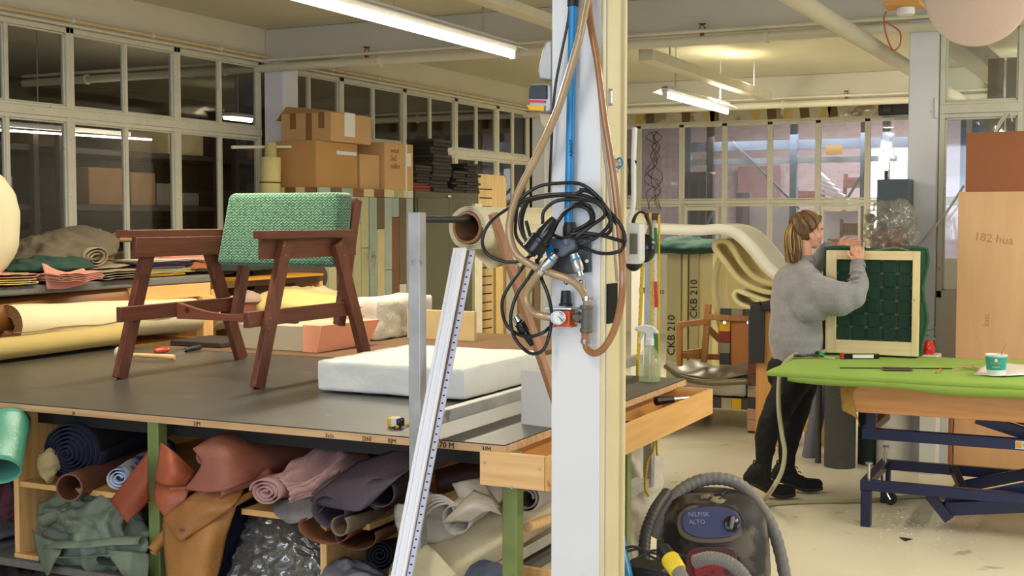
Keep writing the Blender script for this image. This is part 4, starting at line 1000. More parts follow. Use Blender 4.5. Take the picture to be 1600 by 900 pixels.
# slotted template board, standing beyond the cupboard
tp = T('slotted_board', 'tall pale wooden board with a row of sawn slots', 'board', (-6.0, 11.7, 0))
yb0, yb1 = 11.5, 12.15
out = [(-5.95, yb0, .05), (-5.95, yb1, .05), (-5.95, yb1, 1.98)]+[(-5.95, yb1-.08+.08*math.cos(a*PI/12), 1.98+.08*math.sin(a*PI/12)) for a in range(1, 7)]+[(-5.95, yb0, 2.06)]
MB().prism(out, (.035, 0, 0)).build('board_face', wood('pale_template_wood', 'c2a066', 'dcc08a', 2, spots=('8a6a3a', 8, .7, .6)), tp)
for k in range(18):
    z = 1.9-k*.09; MB().box((-5.914, yb0+.02, z), (-5.912, yb0+.3, z+.012)).build('slot', m_ink, tp)
for k, (px, c, w) in enumerate(((742, 'd8cfb4', 10), (775, 'c9a96a', 9), (812, '8a6f4a', 12), (835, '6b5a42', 10))):
    x_ = -5.7; p = PX(px, 500, x_)
    o = MB().box((x_-.03, p.y, .0), (x_, p.y+.16, 1.75-.12*k)).build('timber_board', M('leaning_board_%d' % k, c, rough=.7)); tag(o, 'upright %s board behind the cream roll %s' % (('ivory', 'tan', 'brown', 'dark brown')[k], ('beside the slotted board', 'left of the reddish stick', 'right of the reddish stick', 'next to the front column')[k]), 'board')
# foam roll beside the wall column, curtain rod, pinned light
fr_ = T('foam_roll', 'upright yellow foam roll tied with string before the wall column', 'foam roll', (-6.3, 8.6, .0))
p, q = PX(432, 330, -6.25), PX(423, 246, -6.2)
p = q+V((-.02, -.06, -q.z))
MB().cyl(V((p.x, p.y, 0.02)), q, .085, .082, n=20).build('rolled_foam', M('straw_foam', 'c7bd7c', rough=.95, var=.1, bump=.2), fr_)
MB().cyl(q, q+V((0, 0, .12)), .05, .045, n=16).build('inner_core', M('straw_foam2', 'b8ae72', rough=.95), fr_)
for k in (.75, .9):
    c = V((p.x, p.y, .02)).lerp(q, k); MB().lathe([(.087, 0), (.089, .004), (.087, .008)], c, q-p, 20, cap=False).build('string', m_ink, fr_)
o = MB().cyl(PX(362, 230, -6.35), PX(490, 229, -6.1), .013, n=10).build('curtain_rod', m_frame); tag(o, 'thin pale rod crossing in front of the wall column', 'rod')
o = MB().box((XW-.3, PX(466, 250, XW).y, 0), (XW-.27, PX(486, 250, XW).y, 2.4)).build('tall_sheet', M('lilac_sheet', 'a79aa8', rough=.7)); tag(o, 'pale lilac sheet behind the window right of the wall column', 'sheet')
# ------------------------------------------------------------------ leather, cloth and rolls stored under the cutting table
def leather(name, c, rough=.55, **k): return M(name, c, rough=rough, var=.16, scale=5, bump=.25, bscale=110, detail=8, **k)
m_mint = leather('mint_vinyl', '4f9a84', .35); m_terra = leather('terracotta_leather', '94594a', .65); m_rustl = leather('rust_leather', '8a4026', .6)
m_orange = leather('orange_leather', 'a8583a', .5); m_tan = leather('tan_leather', 'a9743c', .55); m_aub = leather('aubergine_leather', '463a44', .6)
m_greyl = leather('grey_leather', '6e6c6e', .5); m_brownl = leather('brown_leather', '75452c', .6); m_sage = leather('sage_leather', '66705f', .6, spots=('8f9a86', 5, .55, .5))
m_rose = leather('dusty_pink_cloth', 'b48b86', .9); m_offw = leather('off_white_hide', 'b9b1a4', .8); m_cream_hide = leather('cream_hide', 'cfc2a0', .8)
def curl(name, label, cat, p0, p1, r, mat, turns=1.3, gap=.02, start=0, sq=1, amp=.006, tail=0, solid=.003, flare=0, nl=12, seed=0, tilt=0, parent=None, sc=7):
    o = MB().grid(spiral(p0, p1, r, turns, gap, 30, sq, start, tail, amp, sc, seed, nl, flare, tilt=tilt)).build(name, mat, parent, angle=180, solid=solid)
    return tag(o, label, cat) if label else o
def sheet(name, label, cat, rows, mat, amp=.006, solid=.003, n=6, sc=9, seed=0, parent=None):
    o = MB().grid(patch(rows, n, n, amp, sc, seed)).build(name, mat, parent, angle=180, solid=solid)
    return tag(o, label, cat) if label else o
P = PY
def mix(name, label, cat, loc): return T(name, label, cat, loc)
# mint roll
curl('vinyl_roll', 'mint green vinyl roll drooping at the far left under the table', 'vinyl roll', P(0, 736, 3.14), P(10, 662, 3.36), .09, m_mint, 1.25, .008, start=2.2, sq=.75, amp=.010, flare=-.2)
# navy carpet roll with rag
t = mix('carpet_roll', 'navy and black rolled carpet with many coils on the upper left shelf', 'carpet roll', P(110, 750, 3.5))
p0 = P(112, 706, 3.46)
curl('coils', None, None, p0, p0+V((-.28, .85, .03)), .112, M('navy_carpet', '1d2036', rough=.95, var=.3, scale=20, bump=.4, bscale=80), 7, .0145, amp=.004, tilt=-.05, parent=t, solid=.005)
MB().lathe([(.105, .02), (.105, .8), (.0, .8)], p0, V((-.28, .85, .03)), 24, cap=False).build('outer_layer', M('brown_black_pile', '241a18', rough=.95, var=.4, scale=40), t)
h_ = heap(P(75, 727, 3.40), (.03, .03, .05), .014, 24, 3, 26, 16, False); o = h_.build('rag', M('cream_rag', 'b7a67c', rough=.95), angle=180); tag(o, 'frayed cream rag stuffed beside the navy carpet roll', 'rag')
# brown tube
t = mix('leather_roll', 'brown leather rolled into an open tube sticking out over the shelf edge', 'leather roll', P(108, 778, 3.35))
p, q = P(108, 762, 3.31), P(232, 716, 3.95); L_ = (q-p).length
MB().lathe([(.050, 0), (.052, L_), (.045, L_), (.044, .0), (.050, 0)], p, q-p, 30, cap=False).build('tube_wall', leather('cocoa_leather', '6e4433'), t)
curl('cloth_roll', 'small blue and white cloth roll behind the rust flap', 'cloth roll', P(184, 748, 3.39), P(262, 700, 4.1), .046, M('denim_white', '40619a', 'c2c8d4', rough=.9, scale=12, contrast=.05), 3, .012, sq=.9, amp=.005)
sheet('leather_flap', 'rust brown leather square hanging point down left of the green leg', 'leather', [[P(231, 706, 3.37), P(231, 745, 3.34), P(233, 783, 3.36)], [P(201, 744, 3.33), P(207, 780, 3.31), P(217, 800, 3.33)], [P(172, 782, 3.31), P(185, 799, 3.29), P(199, 817, 3.3)]], m_rustl, .003)
# sage hide
t = mix('leather_hide', 'crumpled sage green hide stuffed in the lower left compartment', 'leather', P(145, 860, 3.5))
mb = heap(P(150, 830, 3.47), (.23, .09, .125), .045, 7, 4, 110, 60, False); mb.build('bundle', m_sage, t, angle=180)
curl('fold', None, None, P(62, 812, 3.36), P(180, 768, 3.5), .03, m_sage, .9, .01, start=1.2, amp=.012, parent=t)
curl('fold', None, None, P(75, 858, 3.34), P(225, 850, 3.36), .035, m_sage, .8, .01, start=.3, amp=.012, parent=t)
sheet('corner', None, None, [[P(50, 828, 3.37), P(75, 842, 3.33), P(100, 846, 3.36)], [P(58, 860, 3.34), P(78, 868, 3.31), P(96, 862, 3.33)], [P(70, 888, 3.33), P(76, 899, 3.31), P(84, 878, 3.32)]], m_sage, .008, parent=t)
sheet('corner', None, None, [[P(160, 855, 3.36), P(200, 862, 3.34), P(232, 866, 3.36)], [P(180, 880, 3.34), P(205, 885, 3.32), P(232, 884, 3.34)], [P(200, 905, 3.34), P(215, 915, 3.33), P(232, 905, 3.34)]], m_sage, .01, parent=t)
o = heap(P(195, 872, 3.45), (.1, .08, .03), .015, 9, 5).build('dark_cloth', M('slate_cloth', '2c3032', rough=.9), angle=180); tag(o, 'slate cloth squashed below the sage hide', 'cloth')
o = heap(P(2, 778, 3.42), (.07, .08, .07), .02, 9, 6, flat=False).build('maroon_cloth', M('maroon_cloth', '4a2430', rough=.9), angle=180); tag(o, 'maroon cloth bundle at the left picture edge under the mint roll', 'cloth')
foldc_ = MB().grid(folds(P(-6, 862, 3.5), .16, .25, 4, .10, 0, .008, 3, .02)).build('folded_cloth', M('lavender_cloth', '77707f', rough=.9), angle=180, solid=.004); tag(foldc_, 'lavender grey folded cloth left of the wooden divider', 'folded cloth')
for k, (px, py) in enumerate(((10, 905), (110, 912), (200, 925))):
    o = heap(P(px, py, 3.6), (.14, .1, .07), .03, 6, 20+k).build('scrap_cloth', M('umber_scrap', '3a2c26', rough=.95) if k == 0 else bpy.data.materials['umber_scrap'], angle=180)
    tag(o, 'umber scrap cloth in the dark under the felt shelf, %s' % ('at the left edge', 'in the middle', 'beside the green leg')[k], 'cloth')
# orange leather
t = mix('leather_hide', 'orange leather folded into a cone just right of the front green leg', 'leather', P(270, 760, 3.4))
sheet('cone', None, None, [[P(251, 691, 3.38), P(272, 706, 3.36), P(308, 738, 3.42)], [P(246, 722, 3.34), P(268, 733, 3.31), P(300, 748, 3.38)], [P(242, 751, 3.36), P(262, 758, 3.32), P(293, 757, 3.38)]], m_orange, .003, parent=t)
sheet('inner_fold', None, None, [[P(243, 752, 3.40), P(266, 756, 3.38), P(298, 750, 3.42)], [P(241, 772, 3.36), P(262, 768, 3.34), P(296, 764, 3.38)], [P(243, 788, 3.35), P(262, 786, 3.33), P(292, 776, 3.36)], [P(250, 797, 3.34), P(262, 808, 3.33), P(285, 792, 3.35)]], m_orange, .004, parent=t)
curl('curl', None, None, P(264, 764, 3.35), P(300, 763, 3.40), .012, m_orange, .9, .004, start=2, amp=.002, parent=t)
# terracotta hide
t = mix('leather_hide', 'broad terracotta suede hide spilling over the shelf edge', 'leather', P(380, 750, 3.4))
sheet('hide', None, None, [[P(302, 702, 3.36), P(352, 676, 3.48), P(430, 676, 3.75), P(520, 690, 4.0)], [P(316, 722, 3.33), P(360, 705, 3.36), P(430, 700, 3.6), P(510, 704, 3.9)], [P(303, 745, 3.32), P(355, 745, 3.31), P(420, 728, 3.5), P(480, 722, 3.8)], [P(287, 765, 3.32), P(345, 768, 3.30), P(398, 750, 3.42), P(450, 735, 3.7)]], m_terra, .008, parent=t)
curl('curled_edge', None, None, P(311, 716, 3.345), P(372, 688, 3.5), .022, m_terra, .75, .004, start=1.9, amp=.004, parent=t)
curl('curled_edge', None, None, P(340, 769, 3.31), P(420, 738, 3.5), .022, m_terra, .8, .004, start=4.0, amp=.004, parent=t)
# tan hide
t = mix('leather_hide', 'tan hide hanging down to the picture\'s bottom with a small hole in it', 'leather', P(300, 880, 3.3))
sheet('lower_drape', None, None, [[P(254, 815, 3.35), P(290, 800, 3.32), P(330, 790, 3.33), P(372, 780, 3.38)], [P(256, 850, 3.33), P(290, 850, 3.28), P(325, 845, 3.28), P(356, 830, 3.35)], [P(258, 890, 3.33), P(290, 900, 3.27), P(318, 900, 3.28), P(344, 880, 3.34)], [P(262, 960, 3.33), P(290, 960, 3.28), P(315, 960, 3.28), P(330, 950, 3.33)]], m_tan, .006, parent=t)
sheet('upper_flap', None, None, [[P(320, 760, 3.38), P(350, 766, 3.34), P(385, 760, 3.42)], [P(285, 785, 3.31), P(318, 795, 3.28), P(366, 788, 3.33)], [P(256, 808, 3.30), P(290, 815, 3.26), P(336, 812, 3.30)], [P(262, 820, 3.29), P(280, 845, 3.25), P(300, 835, 3.27)]], leather('tan_leather_dark', '9a6634'), .004, parent=t)
c = P(283, 828, 3.242); MB().lathe([(.004, 0), (.009, .001), (.006, .003)], c, (0, 1, 0), 14, sx=.6, sy=1.1).build('hole_rim', m_brownl, t)
curl('side_curl', None, None, P(238, 862, 3.32), P(262, 834, 3.38), .02, m_tan, .8, .005, start=3.5, parent=t)
curl('corner_curl', None, None, P(364, 788, 3.34), P(395, 770, 3.45), .012, m_tan, .8, .004, start=3.5, amp=.003, parent=t)
# dusty pink cloth
t = mix('cloth_roll', 'dusty pink folded cloth roll in the middle of the shelf', 'cloth roll', P(450, 790, 3.5))
p0 = P(413, 770, 3.34)
curl('folds', None, None, p0, P(560, 718, 3.95), .062, m_rose, 3.4, .0155, start=.6, sq=.72, amp=.012, sc=10, parent=t, nl=16)
G = patch([[P(428, 752, 3.42), P(462, 728, 3.52), P(505, 702, 3.66), P(545, 696, 3.8)], [P(445, 758, 3.38), P(485, 738, 3.45), P(525, 715, 3.58), P(562, 706, 3.75)], [P(455, 775, 3.38), P(500, 758, 3.45), P(540, 734, 3.56), P(575, 718, 3.74)], [P(455, 795, 3.41), P(505, 778, 3.48), P(550, 750, 3.6), P(590, 728, 3.78)]], 14, 14)
for i, r_ in enumerate(G):
    for j, q_ in enumerate(r_):
        w_ = 1-2*abs(noise.noise(V((i*.03, j*.17+i*.03, 5))))*1.8; w2 = noise.noise(V((i*.12, j*.45, 9))); r_[j] = q_+V((0, -.022*w_-.01*w2, .020*w_+.008*w2))
MB().grid(G).build('gathered_cloth', m_rose, t, angle=180, solid=.004)
# aubergine and grey leathers
t = mix('leather_hide', 'aubergine leather hides rolled open beside the white moulding', 'leather', P(560, 790, 3.4))
curl('open_roll', None, None, P(514, 798, 3.33), P(660, 724, 4.0), .066, m_aub, 1.05, .012, start=.6, sq=.85, amp=.008, parent=t)
curl('open_roll', None, None, P(594, 770, 3.37), P(690, 706, 4.1), .052, m_aub, 1.15, .008, start=3.6, sq=1, amp=.006, parent=t)
sheet('sheet', None, None, [[P(560, 722, 3.5), P(610, 706, 3.5), P(655, 690, 3.55)], [P(520, 752, 3.40), P(575, 744, 3.38), P(650, 726, 3.45)], [P(486, 780, 3.36), P(540, 778, 3.33), P(620, 748, 3.37)], [P(500, 790, 3.35), P(552, 800, 3.31), P(575, 792, 3.34)]], m_aub, .006, parent=t)
sheet('leather_flap', 'smooth grey leather flap between the pink roll and the aubergine hides', 'leather', [[P(486, 772, 3.40), P(520, 745, 3.44), P(590, 720, 3.6)], [P(500, 776, 3.36), P(535, 758, 3.38), P(580, 740, 3.5)]], m_greyl, .005)
sheet('leather_flap', 'dark glossy grey leather lip below the pink roll', 'leather', [[P(432, 780, 3.42), P(470, 778, 3.42), P(520, 775, 3.45)], [P(428, 800, 3.35), P(460, 806, 3.33), P(500, 800, 3.36)], [P(440, 812, 3.33), P(455, 818, 3.32), P(480, 812, 3.33)]], m_greyl, .005)
t = mix('leather_hide', 'brown suede hide curling under the aubergine leather', 'leather', P(520, 850, 3.3))
curl('curl', None, None, P(505, 826, 3.30), P(640, 770, 3.95), .09, m_brownl, .62, .006, start=2.7, sq=.55, amp=.006, parent=t)
curl('curl', None, None, P(555, 838, 3.32), P(650, 790, 3.9), .07, leather('deep_brown', '55301f'), .6, .006, start=2.9, sq=.6, amp=.006, parent=t)
curl('leather_strip', 'small taupe suede curl in front of the brown hide', 'leather', P(529, 822, 3.26), P(590, 800, 3.55), .030, leather('taupe_suede', '7a6a58', .9), .78, .006, start=2.2, sq=1.1, amp=.004)
t = mix('plastic_bag', 'clear plastic bag full of sage leather on the lower shelf', 'bag', P(430, 890, 3.45))
heap(P(432, 866, 3.52), (.14, .08, .11), .015, 5, 8, 60, 36, False).build('contents', leather('olive_grey_contents', '3e3f36'), t, angle=180)
m_bag = glass('clear_bag_film', (.86, .86, .84), .22, .06, .12)
G = patch([[P(386, 803, 3.50), P(420, 806, 3.46), P(460, 800, 3.48), P(505, 812, 3.50)], [P(378, 835, 3.45), P(415, 838, 3.40), P(460, 832, 3.40), P(506, 840, 3.45)], [P(366, 870, 3.42), P(410, 872, 3.38), P(458, 868, 3.37), P(507, 870, 3.43)], [P(350, 915, 3.40), P(405, 915, 3.37), P(455, 915, 3.37), P(508, 915, 3.42)]], 16, 16)
for i, r_ in enumerate(G):
    for j, q_ in enumerate(r_):
        w_ = noise.noise(V((i*.22+j*.05, j*.16-i*.10, 2)))+.5*noise.noise(V((i*.5+j*.1, j*.34-i*.2, 7))); r_[j] = q_+V((0, -.022*w_, .004*w_))
MB().grid(G).build('film', m_bag, t, angle=180, solid=.0008)
o = heap(P(352, 850, 3.55), (.07, .08, .17), .02, 6, 10, flat=False).build('navy_cloth', M('navy_bundle', '181c34', rough=.8), angle=180); tag(o, 'navy cloth bundle between the tan hide and the plastic bag', 'cloth')
curl('cloth_roll', 'small black roll in the dark right of the wooden divider', 'cloth roll', P(592, 868, 3.5), P(650, 850, 4.2), .05, M('charcoal_roll', '22242a', rough=.9), 4, .011, amp=.004)
o = heap(P(556, 905, 3.45), (.1, .08, .05), .02, 8, 11).build('scrap_cloth', leather('steel_grey_scrap', '6c6a72'), angle=180); tag(o, 'steel grey scrap at the picture\'s bottom left of the moulding', 'cloth')
# right end: off-white hides and big cream roll
t = mix('leather_hide', 'off white hide scraps piled on the big cream roll', 'leather', P(710, 830, 3.4))
curl('curl', None, None, P(712, 812, 3.335), P(800, 742, 3.75), .048, m_offw, 1.1, .006, start=4.0, amp=.008, parent=t)
sheet('flap', None, None, [[P(690, 818, 3.33), P(712, 795, 3.31), P(742, 765, 3.40)], [P(705, 815, 3.31), P(735, 792, 3.28), P(768, 776, 3.38)], [P(735, 815, 3.33), P(760, 800, 3.32), P(784, 802, 3.38)]], m_offw, .008, parent=t)
sheet('flap', None, None, [[P(706, 757, 3.42), P(728, 752, 3.44), P(752, 748, 3.5)], [P(715, 778, 3.40), P(735, 770, 3.40), P(770, 765, 3.45)], [P(728, 800, 3.38), P(748, 785, 3.38), P(784, 790, 3.42)]], m_offw, .01, parent=t)
for k in range(4):
    MB().tube([P(655, 800+k*6, 3.40), P(668+k*3, 778+k*5, 3.36), P(690+k*4, 775+k*4, 3.36), P(712, 788+k*5, 3.36)], .004, 6).build('cut_edge', M('pale_edge', 'd8d2c6', rough=.8) if k == 0 else bpy.data.materials['pale_edge'], t)
heap(P(668, 812, 3.46), (.09, .08, .06), .025, 9, 12, 40, 24, False).build('bundle', m_offw, t, angle=180)
log('fabric_roll', 'big cream canvas roll lying slanted behind the near steel post', P(640, 915, 3.30), P(900, 752, 4.15), .085, m_cream_hide, endmat=m_offw, amp=.006)
sheet('canvas_flap', 'loose cream canvas flap with a tear at the end of the slanted roll', 'canvas', [[P(600, 905, 3.28), P(628, 880, 3.24), P(668, 850, 3.26)], [P(615, 925, 3.26), P(645, 895, 3.20), P(690, 872, 3.22)], [P(650, 945, 3.26), P(680, 915, 3.21), P(715, 900, 3.25)]], m_cream_hide, .006)
curl('grey_roll', 'pale grey rolled felt behind the right green leg', 'roll', P(822, 780, 3.60), P(880, 755, 4.4), .045, m_offw, 2.2, .01, amp=.004)
o = heap(P(745, 905, 3.5), (.14, .06, .05), .012, 7, 13, flat=False).build('blue_cloth', M('blue_grey_cloth', '565d70', rough=.9), angle=180); tag(o, 'blue grey cloth beneath the slanted cream roll', 'cloth')
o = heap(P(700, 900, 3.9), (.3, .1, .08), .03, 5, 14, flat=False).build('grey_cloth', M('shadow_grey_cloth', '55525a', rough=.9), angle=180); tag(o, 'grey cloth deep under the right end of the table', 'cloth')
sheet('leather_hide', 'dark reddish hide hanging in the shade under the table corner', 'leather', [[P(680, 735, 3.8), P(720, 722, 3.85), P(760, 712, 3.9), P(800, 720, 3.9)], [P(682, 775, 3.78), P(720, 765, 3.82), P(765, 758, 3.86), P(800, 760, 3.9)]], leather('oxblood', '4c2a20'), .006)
o = MB().box((P(812, 800, 3.6).x, 3.6, .0), (P(860, 800, 3.6).x, 3.62, .49)).build('knotty_plywood', m_pinez, bevel=.002); tag(o, 'knotty plywood panel right of the right green leg', 'panel')
o = MB().cyl(P(824, 824, 3.52), P(870, 808, 3.9), .016, n=14).build('wooden_dowel', m_pine); tag(o, 'round wooden dowel end above the knotty panel', 'dowel')
o = MB().box((P(775, 890, 3.5).x, 3.46, .30), (P(812, 890, 3.5).x+.05, 3.56, .33)).build('offcut', m_plyx, bevel=.002); tag(o, 'little wooden offcut at the foot of the right green leg', 'offcut')
# white rolls seen below the tray beyond the column
o = heap(P(990, 775, 5.55), (.12, .10, .30), .04, 5, 40, flat=False).build('wadding_bundle', M('pale_wadding', 'c2bcae', rough=1, bump=.4, bscale=40), angle=180); tag(o, 'tall off white wadding bundle seen under the tool tray by the steel post', 'wadding')
# ------------------------------------------------------------------ things on the front column
m_hose = M('amber_hose', 'a58a64', rough=.25, var=.12, scale=14, coat=.4); m_hosebr = M('brown_hose', '9c6a44', rough=.22, var=.12, scale=14, coat=.5)
m_blue = M('blue_air_pipe', '1f86c4', rough=.35, var=.06, scale=20); m_cable = M('black_cable', '1c1d22', rough=.4, var=.15, scale=30)
F = 3.20                                        # just before the column's front
def C(px, py, y=F): return PY(px, py, y)
t = T('air_pipe', 'bright blue compressed air pipe running down the front column', 'air pipe', C(889, 348))
top = C(897, -60, 3.195); 
MB().cyl(C(888, 350, 3.195), top, .0118, n=18).build('pipe', m_blue, t)
MB().cyl(C(895, 10, 3.195), C(896, -40, 3.195), .0155, n=18).build('joint_sleeve', m_black, t)
text('AIRNET', .014, C(895, 245, 3.178), (0, 0, 1), (-1, 0, 0), m_ink, t)
o = MB().tube([C(892, -20, 3.19), C(888, 30, 3.19), C(876, 90, 3.19), C(866, 150, 3.19), C(861, 240, 3.20), C(858, 300, 3.24)], .004, 8).build('black_cable', m_cable); tag(o, 'thin black cable curving down the left of the blue pipe', 'cable')
def hose(label, pts, r, mat, y=None, clamps=()):
    t = T('air_hose', label, 'hose', pts[-1]); MB().tube(pts, r, 12, 8).build('hose_body', mat, t)
    for c, d in clamps:
        d = V(d).normalized(); MB().cyl(c-d*.006, c+d*.006, r*1.25, n=16).build('clamp', m_chrome, t)
        MB().cyl(c+V((r*1.3, -.002, 0))-V((0, 0, .0)), c+V((r*2.1, -.004, 0)), .004, n=8).build('clamp_screw', m_steel, t)
    return t
hose('thick beige hose looping left of the column from the ceiling', [C(925, -40, 3.15), C(915, 10, 3.14), C(905, 60, 3.13), C(888, 120, 3.13), C(868, 180, 3.13), C(838, 245, 3.14), C(808, 305, 3.14), C(797, 345, 3.14), C(797, 372, 3.14), C(808, 398, 3.14), C(832, 415, 3.14), C(865, 428, 3.155), C(892, 438, 3.16), C(908, 452, 3.17), C(916, 468, 3.18), C(917, 482, 3.185)], .0108, m_hose,
     clamps=((C(917, 466, 3.18), (0, 0, 1)),))
hose('brown hose running down the column\'s right side and looping under the tee', [C(918, -40, 3.19), C(922, 30, 3.185), C(934, 100, 3.18), C(944, 180, 3.18), C(955, 250, 3.18), C(964, 320, 3.18), C(971, 390, 3.17), C(973, 430, 3.16), C(970, 475, 3.16), C(960, 515, 3.16), C(945, 542, 3.16), C(930, 552, 3.17), C(918, 546, 3.18), C(914, 530, 3.185), C(914, 512, 3.185)], .0098, m_hosebr,
     clamps=((C(914, 533, 3.185), (0, 0, 1)),))
o = MB().tube([C(916, -40, 3.195), C(926, 60, 3.19), C(936, 140, 3.19), C(942, 220, 3.19), C(950, 280, 3.19), C(956, 330, 3.19), C(961, 400, 3.19), C(964, 440, 3.20)], .0045, 8).build('thin_hose', M('milky_hose', 'a3937c', rough=.2)); tag(o, 'thin milky hose beside the brown hose on the column', 'hose')
hose('short amber hose from the left coupling to the pressure gauge', [C(845, 424, 3.14), C(832, 440, 3.14), C(823, 458, 3.15), C(824, 476, 3.15), C(834, 489, 3.16), C(850, 494, 3.165), C(862, 495, 3.17)], .0108, m_hose, clamps=((C(845, 424, 3.14), (.6, 0, .8)),))
# distributor block
m_block = M('graphite_plastic', '3a3d42', rough=.5); m_slate = M('slate_plastic', '566070', rough=.4)
t = T('air_distributor', 'slate grey air distributor block under the blue pipe', 'distributor', C(893, 428))
b = MB(); b.prism([C(x, y, 3.218) for x, y in ((860, 372), (924, 370), (925, 425), (890, 428), (862, 420))], (0, -.02, 0)); b.build('base_plate', m_block, t, bevel=.002)
b = MB(); b.prism([C(x, y, 3.198) for x, y in ((862, 372), (900, 372), (906, 388), (884, 402), (872, 400), (858, 386))], (0, -.03, 0)); b.build('body', m_slate, t, bevel=.006, seg=3)
MB().lathe([(.0155, 0), (.019, .006), (.019, .026), (.0165, .034), (.015, .04)], C(890, 370, 3.188), (0, 0, 1), 20).build('pipe_collar', m_black, t)
MB().lathe([(.012, 0), (.012, .02)], C(885, 382, 3.17), (0, 0, 1), 16).build('neck', m_slate, t)
for px, py in ((914, 378), (917, 408)): MB().cyl(C(px, py, 3.2), C(px, py, 3.192), .005, n=12).build('bolt', m_steel, t)
def coupler(label, a, bb, name='quick_coupling'):
    t = T(name, label, 'coupling', a); a, bb = V(a), V(bb); L_ = (bb-a).length
    MB().lathe([(.008, 0), (.012, .002), (.012, L_*.18), (.0145, L_*.2), (.0145, L_*.42), (.0155, L_*.48), (.0155, L_*.85), (.0135, L_), (.008, L_)], a, bb-a, 20).build('body', m_alu, t)
    MB().lathe([(.0149, L_*.28), (.0153, L_*.30), (.0153, L_*.38), (.0149, L_*.40)], a, bb-a, 20, cap=False).build('blue_ring', m_blue, t)
    MB().cyl(bb, bb+(bb-a)*.25, .009, n=14).build('nipple', m_chrome, t)
    return t
coupler('nickel coupling with a blue ring left of the distributor block', C(869, 397, 3.155), C(848, 420, 3.145))
coupler('nickel coupling with a blue ring right under the distributor block', C(896, 396, 3.165), C(905, 424, 3.165))
o = MB().prism([C(852, 385, 3.17), C(862, 380, 3.17), C(868, 396, 3.17), C(856, 402, 3.17)], (0, -.006, 0)).build('blue_tag', m_blue, bevel=.001); tag(o, 'bright blue tag behind the left coupling', 'tag')
# regulator
t = T('pressure_regulator', 'orange pressure regulator with a round gauge and black knob on the column', 'regulator', C(885, 515))
MB().box(C(857, 482, 3.19)+V((0, -.03, 0)), C(906, 479, 3.22)).build('bracket_plate', m_chrome, t, bevel=.001)
b = MB(); b.prism([C(x, y, 3.218) for x, y in ((872, 434), (914, 434), (916, 480), (872, 480))], (0, -.004, 0)); b.build('back_plate', m_white, t, bevel=.001)
for px, py in ((885, 441), (908, 441)): MB().lathe([(.007, 0), (.007, .003), (.004, .006), (0.001, .007)], C(px, py, 3.214), (0, -1, 0), 16).build('bolt', m_chrome, t)
MB().lathe([(.019, 0), (.019, .006), (.0155, .008), (.0135, .03), (.0135, .038), (.012, .042), (.001, .042)], C(884, 478, 3.185), (0, 0, 1), 24).build('knob', m_black, t)
m_or = M('orange_enamel', 'cf5420', rough=.35)
MB().box(C(866, 510, 3.165), C(899, 484, 3.205)).build('body', m_or, t, bevel=.003)
for px in (868, 896): MB().box(C(px-3, 512, 3.16), C(px+4, 506, 3.2)).build('lug', m_or, t, bevel=.002)
g = MB().lathe([(.001, 0), (.019, 0), (.0205, .002), (.0205, .016), (.0185, .019), (.001, .019)], C(874, 496, 3.163), (0, -1, 0), 32).build('gauge', m_chrome, t)
MB().cyl(C(874, 496, 3.1445), C(874, 496, 3.1435), .0175, n=32).build('dial', m_whiteplastic, g)
MB().bar(C(869, 491, 3.1425), C(879, 502, 3.1425), .0014, .001, (0, 1, 0)).build('needle', m_black, g)
tk = MB()
for k in range(11):
    a_ = math.radians(225-27*k); c = C(874, 496, 3.1428); tk.bar(c+V((math.cos(a_)*.0135, 0, math.sin(a_)*.0135)), c+V((math.cos(a_)*.016, 0, math.sin(a_)*.016)), .001, .0008, (0, 1, 0))
tk.build('dial_marks', m_ink, g)
MB().cyl(C(866, 495, 3.16), C(858, 495, 3.16), .011, n=12).build('inlet', m_alu, t)
t = T('pipe_tee', 'grey cast pipe tee right of the regulator', 'pipe fitting', C(916, 530))
m_cast = M('cast_iron', '6d6a64', rough=.6, metal=.5, var=.15, scale=20)
b = MB(); b.cyl(C(916, 520, 3.185), C(917, 478, 3.185), .0145, n=20); b.build('body', m_cast, t, bevel=.001)
for py in (480, 516): MB().cyl(C(916, py+3, 3.185), C(916, py-3, 3.185), .018, n=20).build('collar', m_cast, t, bevel=.002)
MB().cyl(C(897, 496, 3.185), C(914, 496, 3.185), .012, n=16).build('branch', m_cast, t); MB().cyl(C(902, 496, 3.185), C(907, 496, 3.185), .016, n=6).build('hex_nut', m_cast, t)
MB().cyl(C(915, 536, 3.185), C(915, 519, 3.185), .011, n=16).build('brown_nipple', m_hosebr, t); MB().cyl(C(917, 480, 3.185), C(917, 468, 3.18), .01, n=16).build('top_nipple', m_alu, t)
